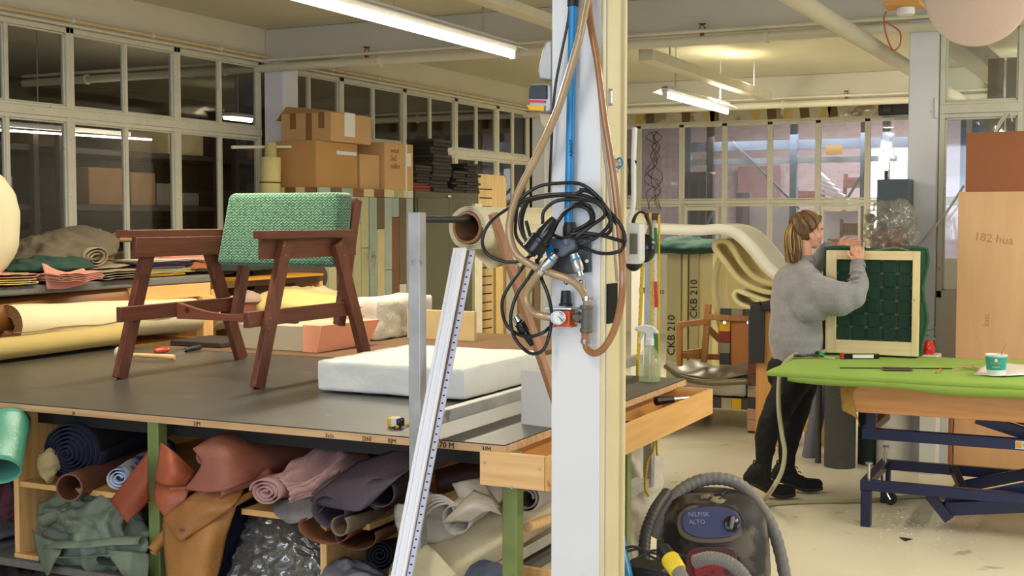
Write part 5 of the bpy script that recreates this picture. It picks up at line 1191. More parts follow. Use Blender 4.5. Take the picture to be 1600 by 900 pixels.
# cable coil
coil = [
 [(700, 0)],
]
def loop(pts, y0, r=.0050): return MB().tube([C(x, y, y0+.012*math.sin(i*1.7)) for i, (x, y) in enumerate(pts)], r, 8, 8)
t = T('extension_cable', 'long black extension cable coiled over the front column', 'cable', C(890, 420))
loops = [([(872, 392), (850, 388), (822, 375), (812, 345), (822, 318), (850, 308), (890, 306), (930, 316), (960, 345), (976, 375), (968, 392), (940, 396), (905, 385)], 3.165),
 ([(905, 382), (930, 372), (952, 350), (948, 325), (920, 308), (885, 303), (835, 308), (800, 322), (768, 345), (754, 372), (760, 395), (785, 408), (812, 408), (832, 398)], 3.155),
 ([(832, 398), (808, 372), (806, 345), (812, 315), (840, 292), (878, 286), (908, 288), (932, 305), (950, 328), (970, 352), (977, 374), (970, 376), (940, 368), (912, 364), (890, 366)], 3.16),
 ([(868, 352), (884, 330), (902, 318), (920, 322), (928, 338), (922, 352), (900, 364), (880, 372), (862, 366)], 3.17),
 ([(866, 356), (880, 334), (900, 322), (918, 327), (924, 342), (914, 352), (895, 362)], 3.162),
 ([(898, 372), (925, 352), (945, 336), (935, 318), (905, 312), (870, 314), (850, 330), (848, 350)], 3.15),
 ([(905, 296), (925, 300), (945, 328), (955, 350), (948, 366), (920, 368), (895, 372)], 3.163),
 ([(830, 395), (815, 420), (797, 445), (785, 470), (788, 500), (802, 518), (825, 526), (848, 520), (858, 512)], 3.17),
 ([(845, 398), (828, 430), (808, 460), (798, 495), (803, 525), (818, 545), (834, 553), (850, 545), (859, 520), (862, 490), (856, 460), (844, 430), (838, 405)], 3.16),
 ([(822, 345), (830, 375), (835, 400)], 3.16), ([(826, 310), (816, 340), (818, 365), (826, 385)], 3.158), ([(896, 305), (915, 298), (940, 312)], 3.158)]
for pts, y0 in loops: loop(pts, y0).build('cable_loop', m_cable, t, angle=180)
def plug(label, a, bb, s=1.0):
    a, bb = V(a), V(bb); L_ = (bb-a).length; t = T('cable_plug', label, 'plug', a)
    MB().lathe([(.010*s, 0), (.012*s, L_*.05), (.016*s, L_*.3), (.0185*s, L_*.4), (.0185*s, L_*.6)], a, bb-a, 20).build('grip', m_blackgloss, t)
    MB().lathe([(.0205*s, L_*.58), (.0235*s, L_*.62), (.0245*s, L_*.96), (.026*s, L_*.97), (.026*s, L_), (.021*s, L_), (.02*s, L_*.8)], a, bb-a, 24).build('socket_shroud', m_blackgloss, t)
    MB().lathe([(.024*s, L_*.70), (.0253*s, L_*.71), (.024*s, L_*.73)], a, bb-a, 24, cap=False).build('ring', m_black, t)
    return t
plug('chunky black socket plug hanging in front of the cable coil', C(868, 342, 3.13), C(832, 392, 3.11), 1.25)
t = plug('black metal tipped connector hanging on the cable loop', C(832, 540, 3.19), C(812, 505, 3.18), .62)
MB().cyl(C(812, 503, 3.18), C(806, 495, 3.18), .0125, n=18).build('metal_tip', m_chrome, t)
# left side: switch reel
t = T('work_lamp', 'black and yellow work lamp head clamped on the column\'s left side', 'lamp', C(845, 180, 3.28))
Yl = 3.26
b = MB(); b.prism([C(x, y, Yl) for x, y in ((862, 62), (852, 64), (846, 80), (840, 110), (841, 124), (862, 126))], (0, .05, 0)); b.build('metal_arm', m_steel, t, bevel=.006)
b = MB(); b.prism([C(x, y, Yl-.02) for x, y in ((826, 136), (832, 130), (858, 130), (862, 136), (862, 172), (856, 176), (830, 172), (825, 165))], (0, .07, 0)); b.build('case', M('reel_grey', 'a8a8aa', rough=.3, metal=.5), t, bevel=.006)
b = MB(); b.prism([C(x, y, Yl-.022) for x, y in ((828, 134), (855, 133), (855, 155), (827, 154))], (0, -.004, 0)); b.build('black_panel', m_blackgloss, t, bevel=.002)
b = MB(); b.prism([C(x, y, Yl-.022) for x, y in ((826, 156), (852, 157), (852, 161), (826, 160))], (0, -.005, 0)); b.build('red_stripe', M('red_stripe', 'd0303a', rough=.4), t)
b = MB(); b.prism([C(x, y, Yl-.022) for x, y in ((824, 164), (852, 165), (851, 174), (828, 172))], (0, -.006, 0)); b.build('yellow_stripe', M('yellow_stripe', 'e0b010', rough=.4), t, bevel=.001)
b = MB(); b.prism([C(x, y, Yl) for x, y in ((842, 175), (862, 177), (862, 205), (852, 204), (844, 192))], (0, .04, 0)); b.build('beige_foot', M('beige_foot', 'bfae8c', rough=.5), t, bevel=.005)
# right side things
R_ = 3.30
t = T('latch_pin', 'small steel pin fixed on the cream side of the column', 'pin', C(955, 165, R_)); c = V((CX1+.008, 3.26, C(955, 152, 3.26).z))
MB().cyl(c-V((0, 0, .022)), c+V((0, 0, .022)), .004, n=10).build('pin', m_chrome, t)
for s in (-1, 1): MB().box(c+V((-.014, -.004, s*.02-.003)), c+V((.004, .004, s*.02+.003))).build('bracket', m_steel, t)
M('black_velcro', '16130f', rough=1, bump=.5, bscale=400)
o = MB().box((CX1+.0, 3.25, C(960, 505, 3.28).z), (CX1+.005, 3.325, C(960, 443, 3.28).z)).build('velcro_patch', bpy.data.materials['black_velcro']); tag(o, 'black velcro patch wrapped round the column\'s right side', 'patch')
t = T('bulldog_clip', 'little steel clip with a blue wire on the column\'s right edge', 'clip', C(966, 265, R_)); c = C(964, 256, 3.3); c.x = CX1+.012
MB().tube([c+V((0, -.01, .01)), c+V((.012, -.01, .015)), c+V((.018, -.01, .0)), c+V((.006, -.01, -.015))], .003, 6).build('blue_wire', m_blue, t)
MB().tube([c+V((-.004, -.01, .012)), c+V((.012, -.01, -.002)), c+V((.0, -.01, -.012)), c+V((.004, -.01, -.026))], .0035, 6).build('steel_spring', m_chrome, t); MB().box(c+V((-.014, -.006, -.01)), c+V((.002, .01, .012))).build('body', m_alu, t, bevel=.002)
Y3 = 3.42
t = T('wall_holder', 'white plastic holder with a grey window beside the column', 'holder', C(987, 412, Y3))
b = MB(); b.prism([C(x, y, Y3) for x, y in ((974, 348), (1000, 350), (1000, 408), (996, 413), (962, 411), (962, 352))], (0, .045, 0)); b.build('case', m_whiteplastic, t, bevel=.004)
b = MB(); b.prism([C(x, y, Y3-.001) for x, y in ((984, 365), (996, 365), (996, 397), (984, 397))], (0, -.003, 0)); b.build('grey_window', M('window_grey', '6a675f', rough=.4), t, bevel=.001)
MB().tube([C(978, 350, Y3+.02), C(986, 335, Y3+.02), C(990, 312, Y3+.02), C(990, 250, Y3+.03), C(992, 200, Y3+.04)], .012, 10, ry=.6).build('strap', m_whiteplastic, t)
MB().box((CX1-.005, Y3, C(975, 405, Y3).z), C(975, 380, Y3)+V((0, .03, 0))).build('mounting_arm', m_whiteplastic, t)
t = T('ear_defenders', 'glossy black ear defenders hanging right of the white holder', 'ear defenders', C(1005, 415, 3.5))
for px, py, y in ((1008, 388, 3.5), (990, 402, 3.55)):
    c = C(px, py, y); mb = MB(); mb.ball(c, 1, 24, 14, (.032, .026, .042)); mb.build('ear_cup', m_blackgloss, t)
MB().tube([C(1016, 375, 3.5), C(1016, 350, 3.5), C(1008, 334, 3.5), C(998, 332, 3.5), C(990, 345, 3.52), C(986, 380, 3.54)], .008, 10, ry=.4).build('headband', m_black, t)
t = T('hanging_pliers', 'black handled pliers hanging high beside the column', 'pliers', C(988, 305, 3.45))
MB().tube([C(985, 305, 3.45), C(985, 280, 3.45), C(988, 262, 3.45), C(992, 250, 3.45)], .008, 8).build('handle', m_black, t); MB().tube([C(990, 306, 3.45), C(989, 280, 3.45), C(986, 262, 3.45), C(984, 248, 3.45)], .008, 8).build('handle', m_black, t)
MB().box((CX1, 3.44, C(987, 262, 3.45).z-.004), C(993, 262, 3.45)+V((0, .012, .004))).build('hook', m_steel, t)
# tape measures hanging on the stand's far post
m_ytape = M('yellow_tape_measure', 'd8b416', rough=.5); YT = 5.18
def tapem(label, pts, mat, w=.016):
    t = T('tailor_tape', label, 'tape measure', C(pts[-1][0], pts[-1][1], YT)); P_ = [C(x, y, YT-.03) for x, y in pts]
    G = [[p-V((w/2, 0, 0)), p+V((w/2, 0, 0))] for p in cr(P_, 6)]
    MB().grid(G).build('tape', mat, t, solid=.0015)
    mk = MB(); q = cr(P_, 14)
    for p in q[::2]: mk.box(p+V((-w/2, -.0016, -.001)), p+V((-w/6, -.0008, .001)))
    mk.build('marks', m_ink, t); return t
tapem('yellow tailor tape hanging straight beside the ear defenders', [(1004, 332), (1004, 400), (1001, 480), (998, 540), (996, 600), (996, 700)], m_ytape)
tapem('second yellow tailor tape looping lower behind the first', [(1016, 332), (1018, 400), (1019, 500), (1020, 570), (1022, 690), (1012, 720), (1008, 760), (1014, 776)], m_ytape, .012)
tapem('yellow tailor tape end hanging below the tool tray', [(1030, 335), (1028, 640), (1026, 690), (1027, 712)], m_ytape, .01)
t = tapem('tailor tape with green white and red lengths on the steel post', [(1024, 348), (1024, 450), (1024, 520), (1026, 600)], m_whiteplastic, .014)
for a_, b_2, c in ((356, 396, '2c8a4c'), (440, 480, 'cc3030'), (520, 560, '2c8a4c')):
    p, q = C(1024, a_, YT-.033), C(1025, b_2, YT-.033); MB().bar(p, q, .0145, .002, (0, 1, 0)).build('coloured_length', M('tape_'+c+str(a_), c, rough=.5), t)
o = MB().box((PXL-.0, 5.2, 1.595), (PXL+.08, 5.28, 1.625)).build('clamp_block', m_black, bevel=.004); tag(o, 'black clamp block on top of the far steel post', 'clamp')
# spray bottle
p = PZ(1015, 597, TZ); t = T('spray_bottle', 'clear spray bottle with a white trigger head on the table corner', 'bottle', p)
m_pet = M('cloudy_clear_plastic', 'cfd4b0', rough=.12, alpha=.25, spec=.9); m_liq = M('pale_green_liquid', 'b9c48e', rough=.1, alpha=.35)
MB().lathe([(.001, 0), (.042, 0), (.046, .006), (.046, .09), (.044, .105), (.034, .125), (.018, .145), (.014, .15), (.014, .165)], p, n=32, cap=False).build('body', m_pet, t)
MB().lathe([(.001, .004), (.041, .005), (.043, .01), (.043, .075), (.001, .075)], p, n=28).build('liquid', m_liq, t)
MB().lathe([(.018, .155), (.018, .18), (.015, .183)], p, n=24).build('collar', m_whiteplastic, t)
b = MB(); b.prism([p+V((x, -.012, z)) for x, z in ((-.012, .18), (-.014, .205), (-.05, .212), (-.052, .232), (-.02, .24), (.016, .235), (.034, .215), (.036, .205), (.014, .208), (.012, .18))], (0, .024, 0)); b.build('spray_head', m_whiteplastic, t, bevel=.003)
MB().tube([p+V((-.03, 0, .212)), p+V((-.034, 0, .195)), p+V((-.044, 0, .175)), p+V((-.046, 0, .16))], .005, 8).build('trigger', m_whiteplastic, t)
MB().cyl(p+V((-.052, 0, .222)), p+V((-.064, 0, .222)), .009, n=12).build('nozzle', m_whiteplastic, t)
MB().cyl(p+V((0, 0, .01)), p+V((0, 0, .16)), .002, n=6).build('dip_tube', m_whiteplastic, t)
lb = MB(); lb.lathe([(.0465, .035), (.0465, .085)], p, n=32, cap=False)
# ------------------------------------------------------------------ foam sheets and display shelf beyond
m_foam = M('cream_foam', 'ded09a', rough=.95, var=.04, scale=3); m_foamw = M('pale_foam', 'f4f0e0', rough=.95, var=.03); m_foamg = M('greyish_foam_face', 'bfb78c', rough=.95, var=.04)
YF = 10.9
for k, (a_, e_, y, zt, mt) in enumerate(((985, 1022, 8.6, 1.25, m_foamw), (1041, 1064, YF, 1.38, m_foamg), (1065, 1075, YF+.03, 1.39, m_foam), (1076, 1091, YF, 1.38, m_foamg), (1092, 1114, YF+.04, 1.38, m_foam), (1117, 1182, YF+.35, 1.25, m_foam))):
    x0, x1 = PY(a_, 450, y).x, PY(e_, 450, y).x; zb = 0.02
    mb = rbox(x0, x1, y, y+(.1 if k == 0 else .5), zb, zt, 6, .004, k, .015)
    o = mb.build('foam_slab', mt, angle=180)
    tag(o, ('pale foam slab standing behind the far steel post', 'leftmost greyish foam slab marked with black writing', 'narrow cream foam slab between the two marked slabs', 'second marked greyish foam slab', 'cream foam slab right of the marked slabs', 'wide cream foam slab behind the small chair frame')[k], 'foam slab')
    if k in (1, 3):
        s_, py, sz = ('CKB 210', 556, .1) if k == 1 else ('CKB 210', 498, .095)
        text(s_, sz, PY(a_+13, py, y-.008), (.0, 0, 1), (-1, 0, 0), m_ink, o)
    if k == 0: text('Marlous', .06, PY(998, 458, y-.008), (1, 0, 0), (0, 0, 1), m_ink, o)
def foamsheet(label, prof, y0, y1, th, mat, amp=.0):
    G = []
    for i in range(7):
        y = y0+(y1-y0)*i/6; G.append([PY(px, py, y0)+V((0, y-y0, 0)) for px, py in [(p.x, p.y) for p in cr([V((a, b, 0)) for a, b in prof], 8)]])
    o = MB().grid(G).build('foam_sheet', mat, angle=180, solid=th, off=0); return tag(o, label, 'foam sheet')
foamsheet('large white foam sheet sweeping down in an S curve behind the woman', [(1000, 357), (1045, 359), (1090, 360), (1125, 358), (1150, 366), (1175, 390), (1200, 420), (1232, 446)], 9.1, 9.65, .075, m_foamw)
foamsheet('yellow foam sheet bent over into a round loop', [(1230, 459), (1190, 455), (1155, 438), (1132, 410), (1116, 388), (1120, 378), (1134, 378), (1144, 388), (1158, 412), (1180, 435), (1215, 447)], 9.25, 9.6, .035, m_foam)
foamsheet('thin pale foam sheet folded under the loop', [(1230, 478), (1200, 472), (1165, 460), (1150, 455), (1146, 464), (1156, 476), (1180, 482), (1215, 484)], 9.2, 9.6, .025, M('pale_yellow_foam', 'dfd8a6', rough=.95))
foamsheet('cream foam sheet hanging down left of the display shelf', [(1125, 400), (1117, 430), (1116, 460), (1122, 500), (1130, 520)], 9.6, 9.9, .04, m_foam)
o = heap(PY(1070, 390, 10.9), (.35, .2, .09), .03, 4, 31).build('green_cloth', M('bottle_green_cloth', '1d4034', rough=.9), angle=180); tag(o, 'bottle green cloth lying on the foam slabs', 'cloth')
# display shelf edged with colour samples
ds = T('display_shelf', 'low display shelf edged with coloured material samples', 'shelf', PY(1150, 640, 9.2))
xa, xb = PY(1085, 600, 9.25).x, PY(1182, 600, 9.25).x
MB().box((xa-.3, 9.25, .17), (xb+.02, 10.4, .25)).build('deck', M('deck_brown', '6a4a34', rough=.6), ds)
for x in (xa-.25, xb-.05): MB().box((x, 10.3, 0), (x+.06, 10.36, .17)).build('leg', M('dark_leg', '3a2c22', rough=.6) if x < xa else bpy.data.materials['dark_leg'], ds)
SW = [M('swatch_%d' % i, c, rough=.5) for i, c in enumerate(('3d3f42', 'a69e80', '4a3c30', 'd9a81c', '8a2f1c', '8e8a70', '5b4636', '6a3a28', '403a38', '3b4448', 'b58f78', '2f3438'))]
for k in range(9): MB().box((xa-.25+k*.078, 9.235, .17), (xa-.25+(k+1)*.078-.003, 9.25, .25)).build('swatch', SW[(3, 0, 2, 1, 2, 0, 1, 3, 2)[k]], ds)
xp = PY(1168, 600, 9.2).x; xq = PY(1184, 600, 9.2).x
MB().box((xp, 9.22, .0), (xq, 9.6, PY(1175, 475, 9.2).z)).build('post', M('post_brown', '4a3a2e', rough=.6), ds)
z = .02; zt = PY(1175, 475, 9.2).z; k = 0
while z < zt-.05:
    MB().box((xp, 9.205, z), (xq, 9.22, min(zt, z+.085)-.003)).build('swatch', SW[(10, 10, 11, 1, 6, 7, 6, 8, 2, 0, 9, 11, 0, 2)[k % 14]], ds); z += .085; k += 1
bd = T('sample_board', 'orange wooden sample board edged with colour chips in front of the foam', 'board', PY(1150, 570, 9.5))
b0, b1 = PY(1126, 500, 9.5), PY(1170, 572, 9.5)
MB().box((b0.x, 9.5, b1.z-.05), (b1.x, 9.53, b0.z)).build('panel', M('orange_wood_panel', 'b8743a', rough=.5, var=.08), bd)
for k in range(3): MB().box((b0.x+k*.09, 9.485, b0.z), (b0.x+k*.09+.087, 9.53, b0.z+.09)).build('chip', SW[(0, 5, 2)[k]], bd)
for k in range(6): MB().box((b0.x-.002, 9.48, b0.z-.085*(k+1)), (b0.x+.08, 9.5, b0.z-.085*k-.004)).build('chip', SW[(3, 4, 5, 0, 1, 5)[k]], bd)
for px in (1132, 1169): MB().cyl(PY(px, 504, 9.484), PY(px, 504, 9.47), .012, n=12).build('rivet', m_chrome, bd)
mb = rbox(PY(1100, 600, 9.3).x, PY(1168, 600, 9.3).x, 9.27, 9.9, .252, .41, 12, .008, 8, .03); o = mb.build('wadding_block', bpy.data.materials['wool_wadding'], angle=180); tag(o, 'grey white wadding block on the display shelf', 'wadding')
c = PY(1108, 588, 9.5)
G = patch([[PY(1038, 568, 9.3), PY(1065, 588, 9.2), PY(1110, 592, 9.2), PY(1170, 590, 9.2)], [PY(1042, 566, 9.5), PY(1075, 578, 9.4), PY(1115, 578, 9.4), PY(1172, 572, 9.4)], [PY(1060, 568, 9.7), PY(1082, 562, 9.6), PY(1120, 572, 9.6), PY(1160, 568, 9.6)]], 8, 8, .03, 5)
t = T('draped_cloth', 'shiny olive satin cloth spread over the wadding block', 'cloth', PY(1108, 592, 9.3)); MB().grid(G).build('satin', M('olive_satin', '6c6038', rough=.36, var=.2, scale=3, sheen=.4), t, angle=180, solid=.01)
MB().tube([PY(1040, 572, 9.22), PY(1065, 590, 9.15), PY(1110, 598, 9.15), PY(1168, 596, 9.15)], .022, 10).build('hem_fold', bpy.data.materials['olive_satin'], t)
# little chair skeleton
m_oak = wood('oak_z', 'a06a34', 'bd8548', 2); 
t = T('chair_frame', 'bare wooden chair skeleton standing on the olive cloth', 'chair frame', PY(1090, 572, 9.6))
def W(*pts): return [PY(x, y, z) for x, y, z in pts]
for (a_, e_, w) in (((1062, 508, 9.35), (1062, 572, 9.35), .04), ((1107, 475, 9.45), (1100, 566, 9.45), .045), ((1128, 478, 9.9), (1126, 560, 9.9), .04)):
    p, q = W(a_, e_); MB().bar(p, q, w, .04, (0, 1, 0)).build('leg', m_oak, t, bevel=.004)
for (a_, e_) in (((1060, 508, 9.34), (1105, 502, 9.44)), ((1060, 555, 9.34), (1128, 558, 9.6)), ((1103, 495, 9.44), (1172, 498, 9.5)), ((1105, 512, 9.5), (1126, 532, 9.6)), ((1064, 553, 9.4), (1100, 548, 9.5))):
    p, q = W(a_, e_); MB().bar(p, q, .035, .045).build('rail', m_oak, t, bevel=.004)
# orange plywood cabinet behind the woman
t = T('plywood_cabinet', 'tall orange plywood cabinet standing behind the woman', 'cabinet', PY(1210, 700, 8.75))
xa, xb = PY(1181, 600, 8.75).x, PY(1278, 600, 8.75).x
MB().box((xa, 8.75, .12), (xb, 9.0, PY(1190, 482, 8.75).z)).build('body', wood('orange_ply', 'c98d48', 'dca45c', 2), t, bevel=.003)
MB().box((xa, 8.74, .0), (xa+.22, 9.0, .119)).build('foot', bpy.data.materials['orange_ply'], t); MB().box((xb-.1, 8.8, .0), (xb, 9.0, .119)).build('foot', bpy.data.materials['orange_ply'], t)
o = MB().box((PY(1172, 500, 8.7).x, 8.70, PY(1180, 567, 8.7).z), (PY(1194, 500, 8.7).x, 8.72, PY(1180, 478, 8.7).z)).build('felt_strip', M('charcoal_felt', '37363a', rough=1)); tag(o, 'charcoal felt strip hanging at the cabinet corner', 'felt')
o = MB().box((PY(1190, 470, 8.7).x, 8.68, PY(1190, 486, 8.7).z), (PY(1208, 470, 8.7).x, 9.0, PY(1190, 471, 8.7).z)).build('black_cloth', m_black, bevel=.01); tag(o, 'black cloth lying on top of the plywood cabinet', 'cloth')
# felt rolls
m_dkfelt = M('dark_grey_felt', '4a4947', rough=1, var=.15, scale=60); m_bgfelt = M('blue_grey_felt', '6c6f7a', rough=1, var=.1, scale=60)
def standroll(label, px, pyb, zt, r, mat, lean=(0, 0)):
    c = PZ(px, pyb, 0)+V((0, r, 0)); t = T('felt_roll', label, 'felt roll', c)
    MB().lathe([(r*.25, .0), (r, 0), (r, zt), (r*.9, zt+.004), (r*.25, zt-.01)], c, V((lean[0], lean[1], 1)), 28).build('wound_felt', mat, t)
    G = spiral(c+V((lean[0]*zt, lean[1]*zt, zt+.002)), c+V((lean[0]*zt, lean[1]*zt, zt+.012)), r*.95, 5, r*.15, 24, nl=1); MB().grid(G).build('end_turns', mat, t, solid=.004); return t
standroll('thick dark grey felt roll standing behind the green table', 1307, 733, .74, .099, m_dkfelt)
standroll('slim dark felt roll standing left of the thick one', 1277, 724, .7, .02, m_dkfelt)
standroll('blue grey felt roll leaning in front of the plywood cabinet', 1262, 716, .8, .05, m_bgfelt, (.16, .02))
standroll('green black roll in the shade behind the table leg', 1352, 727, .66, .06, M('green_black_roll', '2a3630', rough=1))
standroll('big white wadding roll standing behind the blue lift frame', 1392, 732, .62, .115, M('white_roll', 'cfcdc8', rough=.95))
o = MB().box((PY(1420, 700, 8.4).x, 8.4, 0), (PY(1480, 700, 8.4).x, 8.44, .62)).build('grey_sheet', M('light_grey_panel', 'bdbdc0', rough=.5), bevel=.003); tag(o, 'light grey panel standing behind the lift frame', 'panel')
# tall plywood sheets at the right
m_veneer = M('pale_veneer', 'dfb384', 'd0a070', rough=.45, scale=2.2, stretch=(5, 5, .7), detail=6, contrast=.3, spots=('a86e3e', 5, .68, .5)); m_hard = M('brown_hardboard', '98592f', rough=.55, var=.05, scale=3)
yp = 8.6; a_ = PY(1499, 500, yp); zt = PY(1500, 300, yp).z
t = T('veneer_sheet', 'tall pale veneered plywood sheet leaning at the right', 'board', (a_.x+.4, yp, 0))
MB().box((a_.x-.02, yp, .0), (a_.x+1.1, yp+.018, zt)).build('sheet', m_veneer, t, bevel=.001)
for k, s_ in enumerate(('182 hua', 'kast')): text(s_, .075 if k == 0 else .05, PY((1521, 1545)[k], (375, 510)[k], yp-.001), (1, 0, -.12) if k == 0 else (0, 0, 1), (0.2, 0, 1) if k == 0 else (-1, 0, 0), M('pencil', 'b98a60', rough=.7) if k == 0 else bpy.data.materials['pencil'], t)
o = MB().box((PY(1508, 300, yp+.03).x, yp+.04, 0), (a_.x+1.2, yp+.06, PY(1510, 207, yp+.03).z)).build('hardboard_sheet', m_hard, bevel=.001); tag(o, 'taller brown hardboard sheet behind the pale veneered one', 'board')
o = MB().box((PY(1478, 700, 8.5).x, 8.5, 0), (PY(1486, 700, 8.5).x, 8.56, .6)).build('batten', wood('reddish_batten', 'a5623c', 'b87648', 2)); tag(o, 'reddish batten standing at the veneered sheet\'s left edge', 'batten')
o = MB().tube([PY(1506, 290, 8.85), PY(1480, 330, 8.9), PY(1452, 366, 8.95), PY(1432, 388, 8.98)], .008, 6).build('slanting_cord', m_frame); tag(o, 'thin pale cord slanting across the right partition glass', 'cord')
o = MB().tube([PY(1570, 180, 9.06), PY(1562, 190, 9.05), PY(1556, 206, 9.05), PY(1576, 176, 9.06), PY(1582, 190, 9.06)], .006, 6).build('tied_string', m_frame); tag(o, 'knotted string on the partition rail above the hardboard', 'string')
# dark machine cabinet, bagged thing
t = T('machine_cabinet', 'dark blue grey steel cabinet before the right column', 'cabinet', PY(1395, 640, 8.9))
x0, x1 = PY(1370, 300, 8.75).x, PY(1420, 300, 8.75).x
MB().box((x0, 8.75, .0), (x1, 8.97, PY(1380, 280, 8.75).z)).build('body', M('dark_steel_blue', '3f4a50', rough=.4), t, bevel=.006)
MB().box((x0+.04, 8.8, PY(1380, 280, 8.75).z), (x0+.06, 8.82, PY(1380, 271, 8.75).z+.02)).build('spigot', m_black, t)
MB().lathe([(.012, 0), (.012, .03), (.035, .04), (.035, .06), (.001, .066)], PY(1368, 342, 8.8), (-.5, -1, 0), 14).build('knob', m_black, t)
t = T('plastic_bag', 'clear crinkled plastic bag with a brown roll inside on the right sill', 'bag', PY(1388, 390, 8.2))
cz = PY(1388, 388, 8.2); 
MB().lathe([(.10, -.95), (.10, .10), (.08, .13), (.001, .14)], cz, (0, 0, 1), 24).build('brown_roll', M('brown_wrapped_roll', '6e4c3a', rough=.7), t)
m_bag2 = glass('crinkled_bag_film', (.88, .86, .78), .15, .14, .12)
heap(cz+V((.0, 0, .10)), (.12, .10, .15), .05, 10, 33, 90, 50, False, R=Matrix.Rotation(-.2, 3, 'Y')).build('film', m_bag2, t, angle=180)
heap(cz+V((.07, 0, .22)), (.045, .04, .06), .03, 14, 34, 60, 34, False).build('bag_neck', m_bag2, t, angle=180)
o = heap(PY(1450, 545, 8.3), (.035, .05, .05), .008, 10, 35, flat=False).build('red_cap', M('red_plastic', 'c22a1c', rough=.4), angle=180); tag(o, 'red plastic cap on the ledge right of the upholstered frame', 'cap')
MB_ = MB().box((PY(1440, 560, 8.25).x, 8.2, 0), (PY(1466, 560, 8.25).x, 8.4, PY(1450, 553, 8.3).z+.0)).build('white_box', m_whiteplastic, bevel=.004); tag(MB_, 'narrow white box carrying the red cap', 'box')
for k, (py, py2) in enumerate(((516, 512), (524, 531))):
    o = MB().tube([PY(1440, py, 7.5), PY(1452, py, 7.5), PY(1462, py2, 7.5)], .008, 6, ry=.4).build('green_strap_end', M('bright_green_strap', '2f8a3c', rough=.6) if k == 0 else bpy.data.materials['bright_green_strap']); tag(o, 'bright green strap end poking out right of the frame, %s one' % ('upper', 'lower')[k], 'strap')

# ------------------------------------------------------------------ green table with scissor lift
GZ, GX0, GX1, GY0, GY1 = .81, -1.655, 1.6, 6.48, 7.6
m_gcloth = M('lime_green_cloth', '8aa84a', rough=.95, var=.05, scale=4, bump=.15, bscale=120)
gt = T('lift_table', 'work table with a lime green cloth top on a blue scissor lift', 'table', (0, 7, 0))
mb = rbox(GX0, GX1, GY0, GY1, GZ-.035, GZ, 14, .003, 3, .016); mb.build('green_cloth_top', m_gcloth, gt, angle=180)
G = []
for i in range(45):
    t_ = i/44; x = GX0+.12+(GX1-GX0-.12)*t_; sag = .012+.035*min(1, t_*2.2)+.006*math.sin(t_*30)
    G.append([V((x, GY0+.012, GZ-.02)), V((x, GY0-.004, GZ-.03-sag*.4)), V((x, GY0+.006, GZ-.036-sag)), V((x, GY0+.03, GZ-.03-sag))])
MB().grid(G).build('cloth_hem', m_gcloth, gt, angle=180, solid=.004)
m_apr = wood('apron_pine', 'c08448', 'd49c60', 0, spots=('7a4a24', 8, .68, .8))
ax0 = PY(1318, 620, 6.62).x
MB().box((ax0, 6.60, .605), (GX1-.1, 6.64, .775)).build('apron', m_apr, gt, bevel=.002)
MB().box((ax0, 7.30, .605), (GX1-.1, 7.34, .775)).build('apron', m_apr, gt, bevel=.002)
MB().box((ax0, 6.62, .605), (ax0+.03, 7.32, .775)).build('apron', m_apr, gt, bevel=.002)
G = patch([[V((ax0-.006, 6.58, .775)), V((ax0+.05, 6.595, .77)), V((ax0+.12, 6.596, .765))], [V((ax0-.008, 6.59, .69)), V((ax0+.02, 6.592, .68)), V((ax0+.05, 6.596, .7))], [V((ax0+.0, 6.59, .62)), V((ax0+.06, 6.585, .60)), V((ax0+.07, 6.59, .59))], [V((ax0+.05, 6.59, .59)), V((ax0+.08, 6.58, .56)), V((ax0+.09, 6.59, .53))]], 4, 4, .008, 20)
MB().grid(G).build('ragged_backing', M('ragged_ochre_cloth', '9a7c40', rough=1, var=.25, scale=18), gt, angle=180, solid=.004)
m_lift = M('navy_lift_paint', '121a44', rough=.35, var=.1, scale=8, spots=('5b5440', 10, .7, .5))
lx = -1.19
def beamx(y, z0, z1, x0=lx, x1=GX1-.3, w=.04): MB().box((x0, y-w/2, z0), (x1, y+w/2, z1)).build('side_beam', m_lift, gt, bevel=.003)
beamx(6.67, .19, .245); beamx(7.28, .19, .245); beamx(6.70, .455, .512, lx+.0); beamx(7.26, .545, .60, lx+.12)
for z in (.2, .475): MB().box((lx, 6.69, z), (lx+.05, 7.27, z+.045)).build('cross_beam', m_lift, gt, bevel=.003)
for x in (lx+.03, GX1-.4):
    for y in (6.67, 7.28): MB().box((x-.025, y-.025, 0), (x+.025, y+.025, .19)).build('leg', m_lift, gt, bevel=.003)
MB().box((lx+.02, 6.68, .51), (lx+.07, 6.72, .605)).build('upright', m_lift, gt)
for y, s in ((6.76, 1), (7.18, 1)):
    MB().bar((lx+.42, y, .14), (lx+2.0, y, .62), .03, .06, (0, 0, 1)).build('scissor_arm', m_lift, gt, bevel=.003)
    MB().bar((lx+.55, y+.05, .585), (lx+2.0, y+.05, .18), .03, .06, (0, 0, 1)).build('scissor_arm', m_lift, gt, bevel=.003)
MB().bar((lx+.42, 6.72, .12), (lx+.9, 6.72, .19), .03, .07).build('stay', m_lift, gt, bevel=.003)
MB().bar((lx+.34, 6.70, .19), (lx+.44, 6.70, .07), .05, .04, (0, 1, 0)).build('stay', m_lift, gt, bevel=.003)
MB().bar((lx+.40, 7.20, .24), (lx+.50, 6.95, .13), .04, .04, (0, 0, 1)).build('stay', m_lift, gt, bevel=.003)
MB().cyl((lx+.42, 6.74, .14), (lx+.42, 7.2, .14), .02, n=14).build('axle', m_lift, gt)
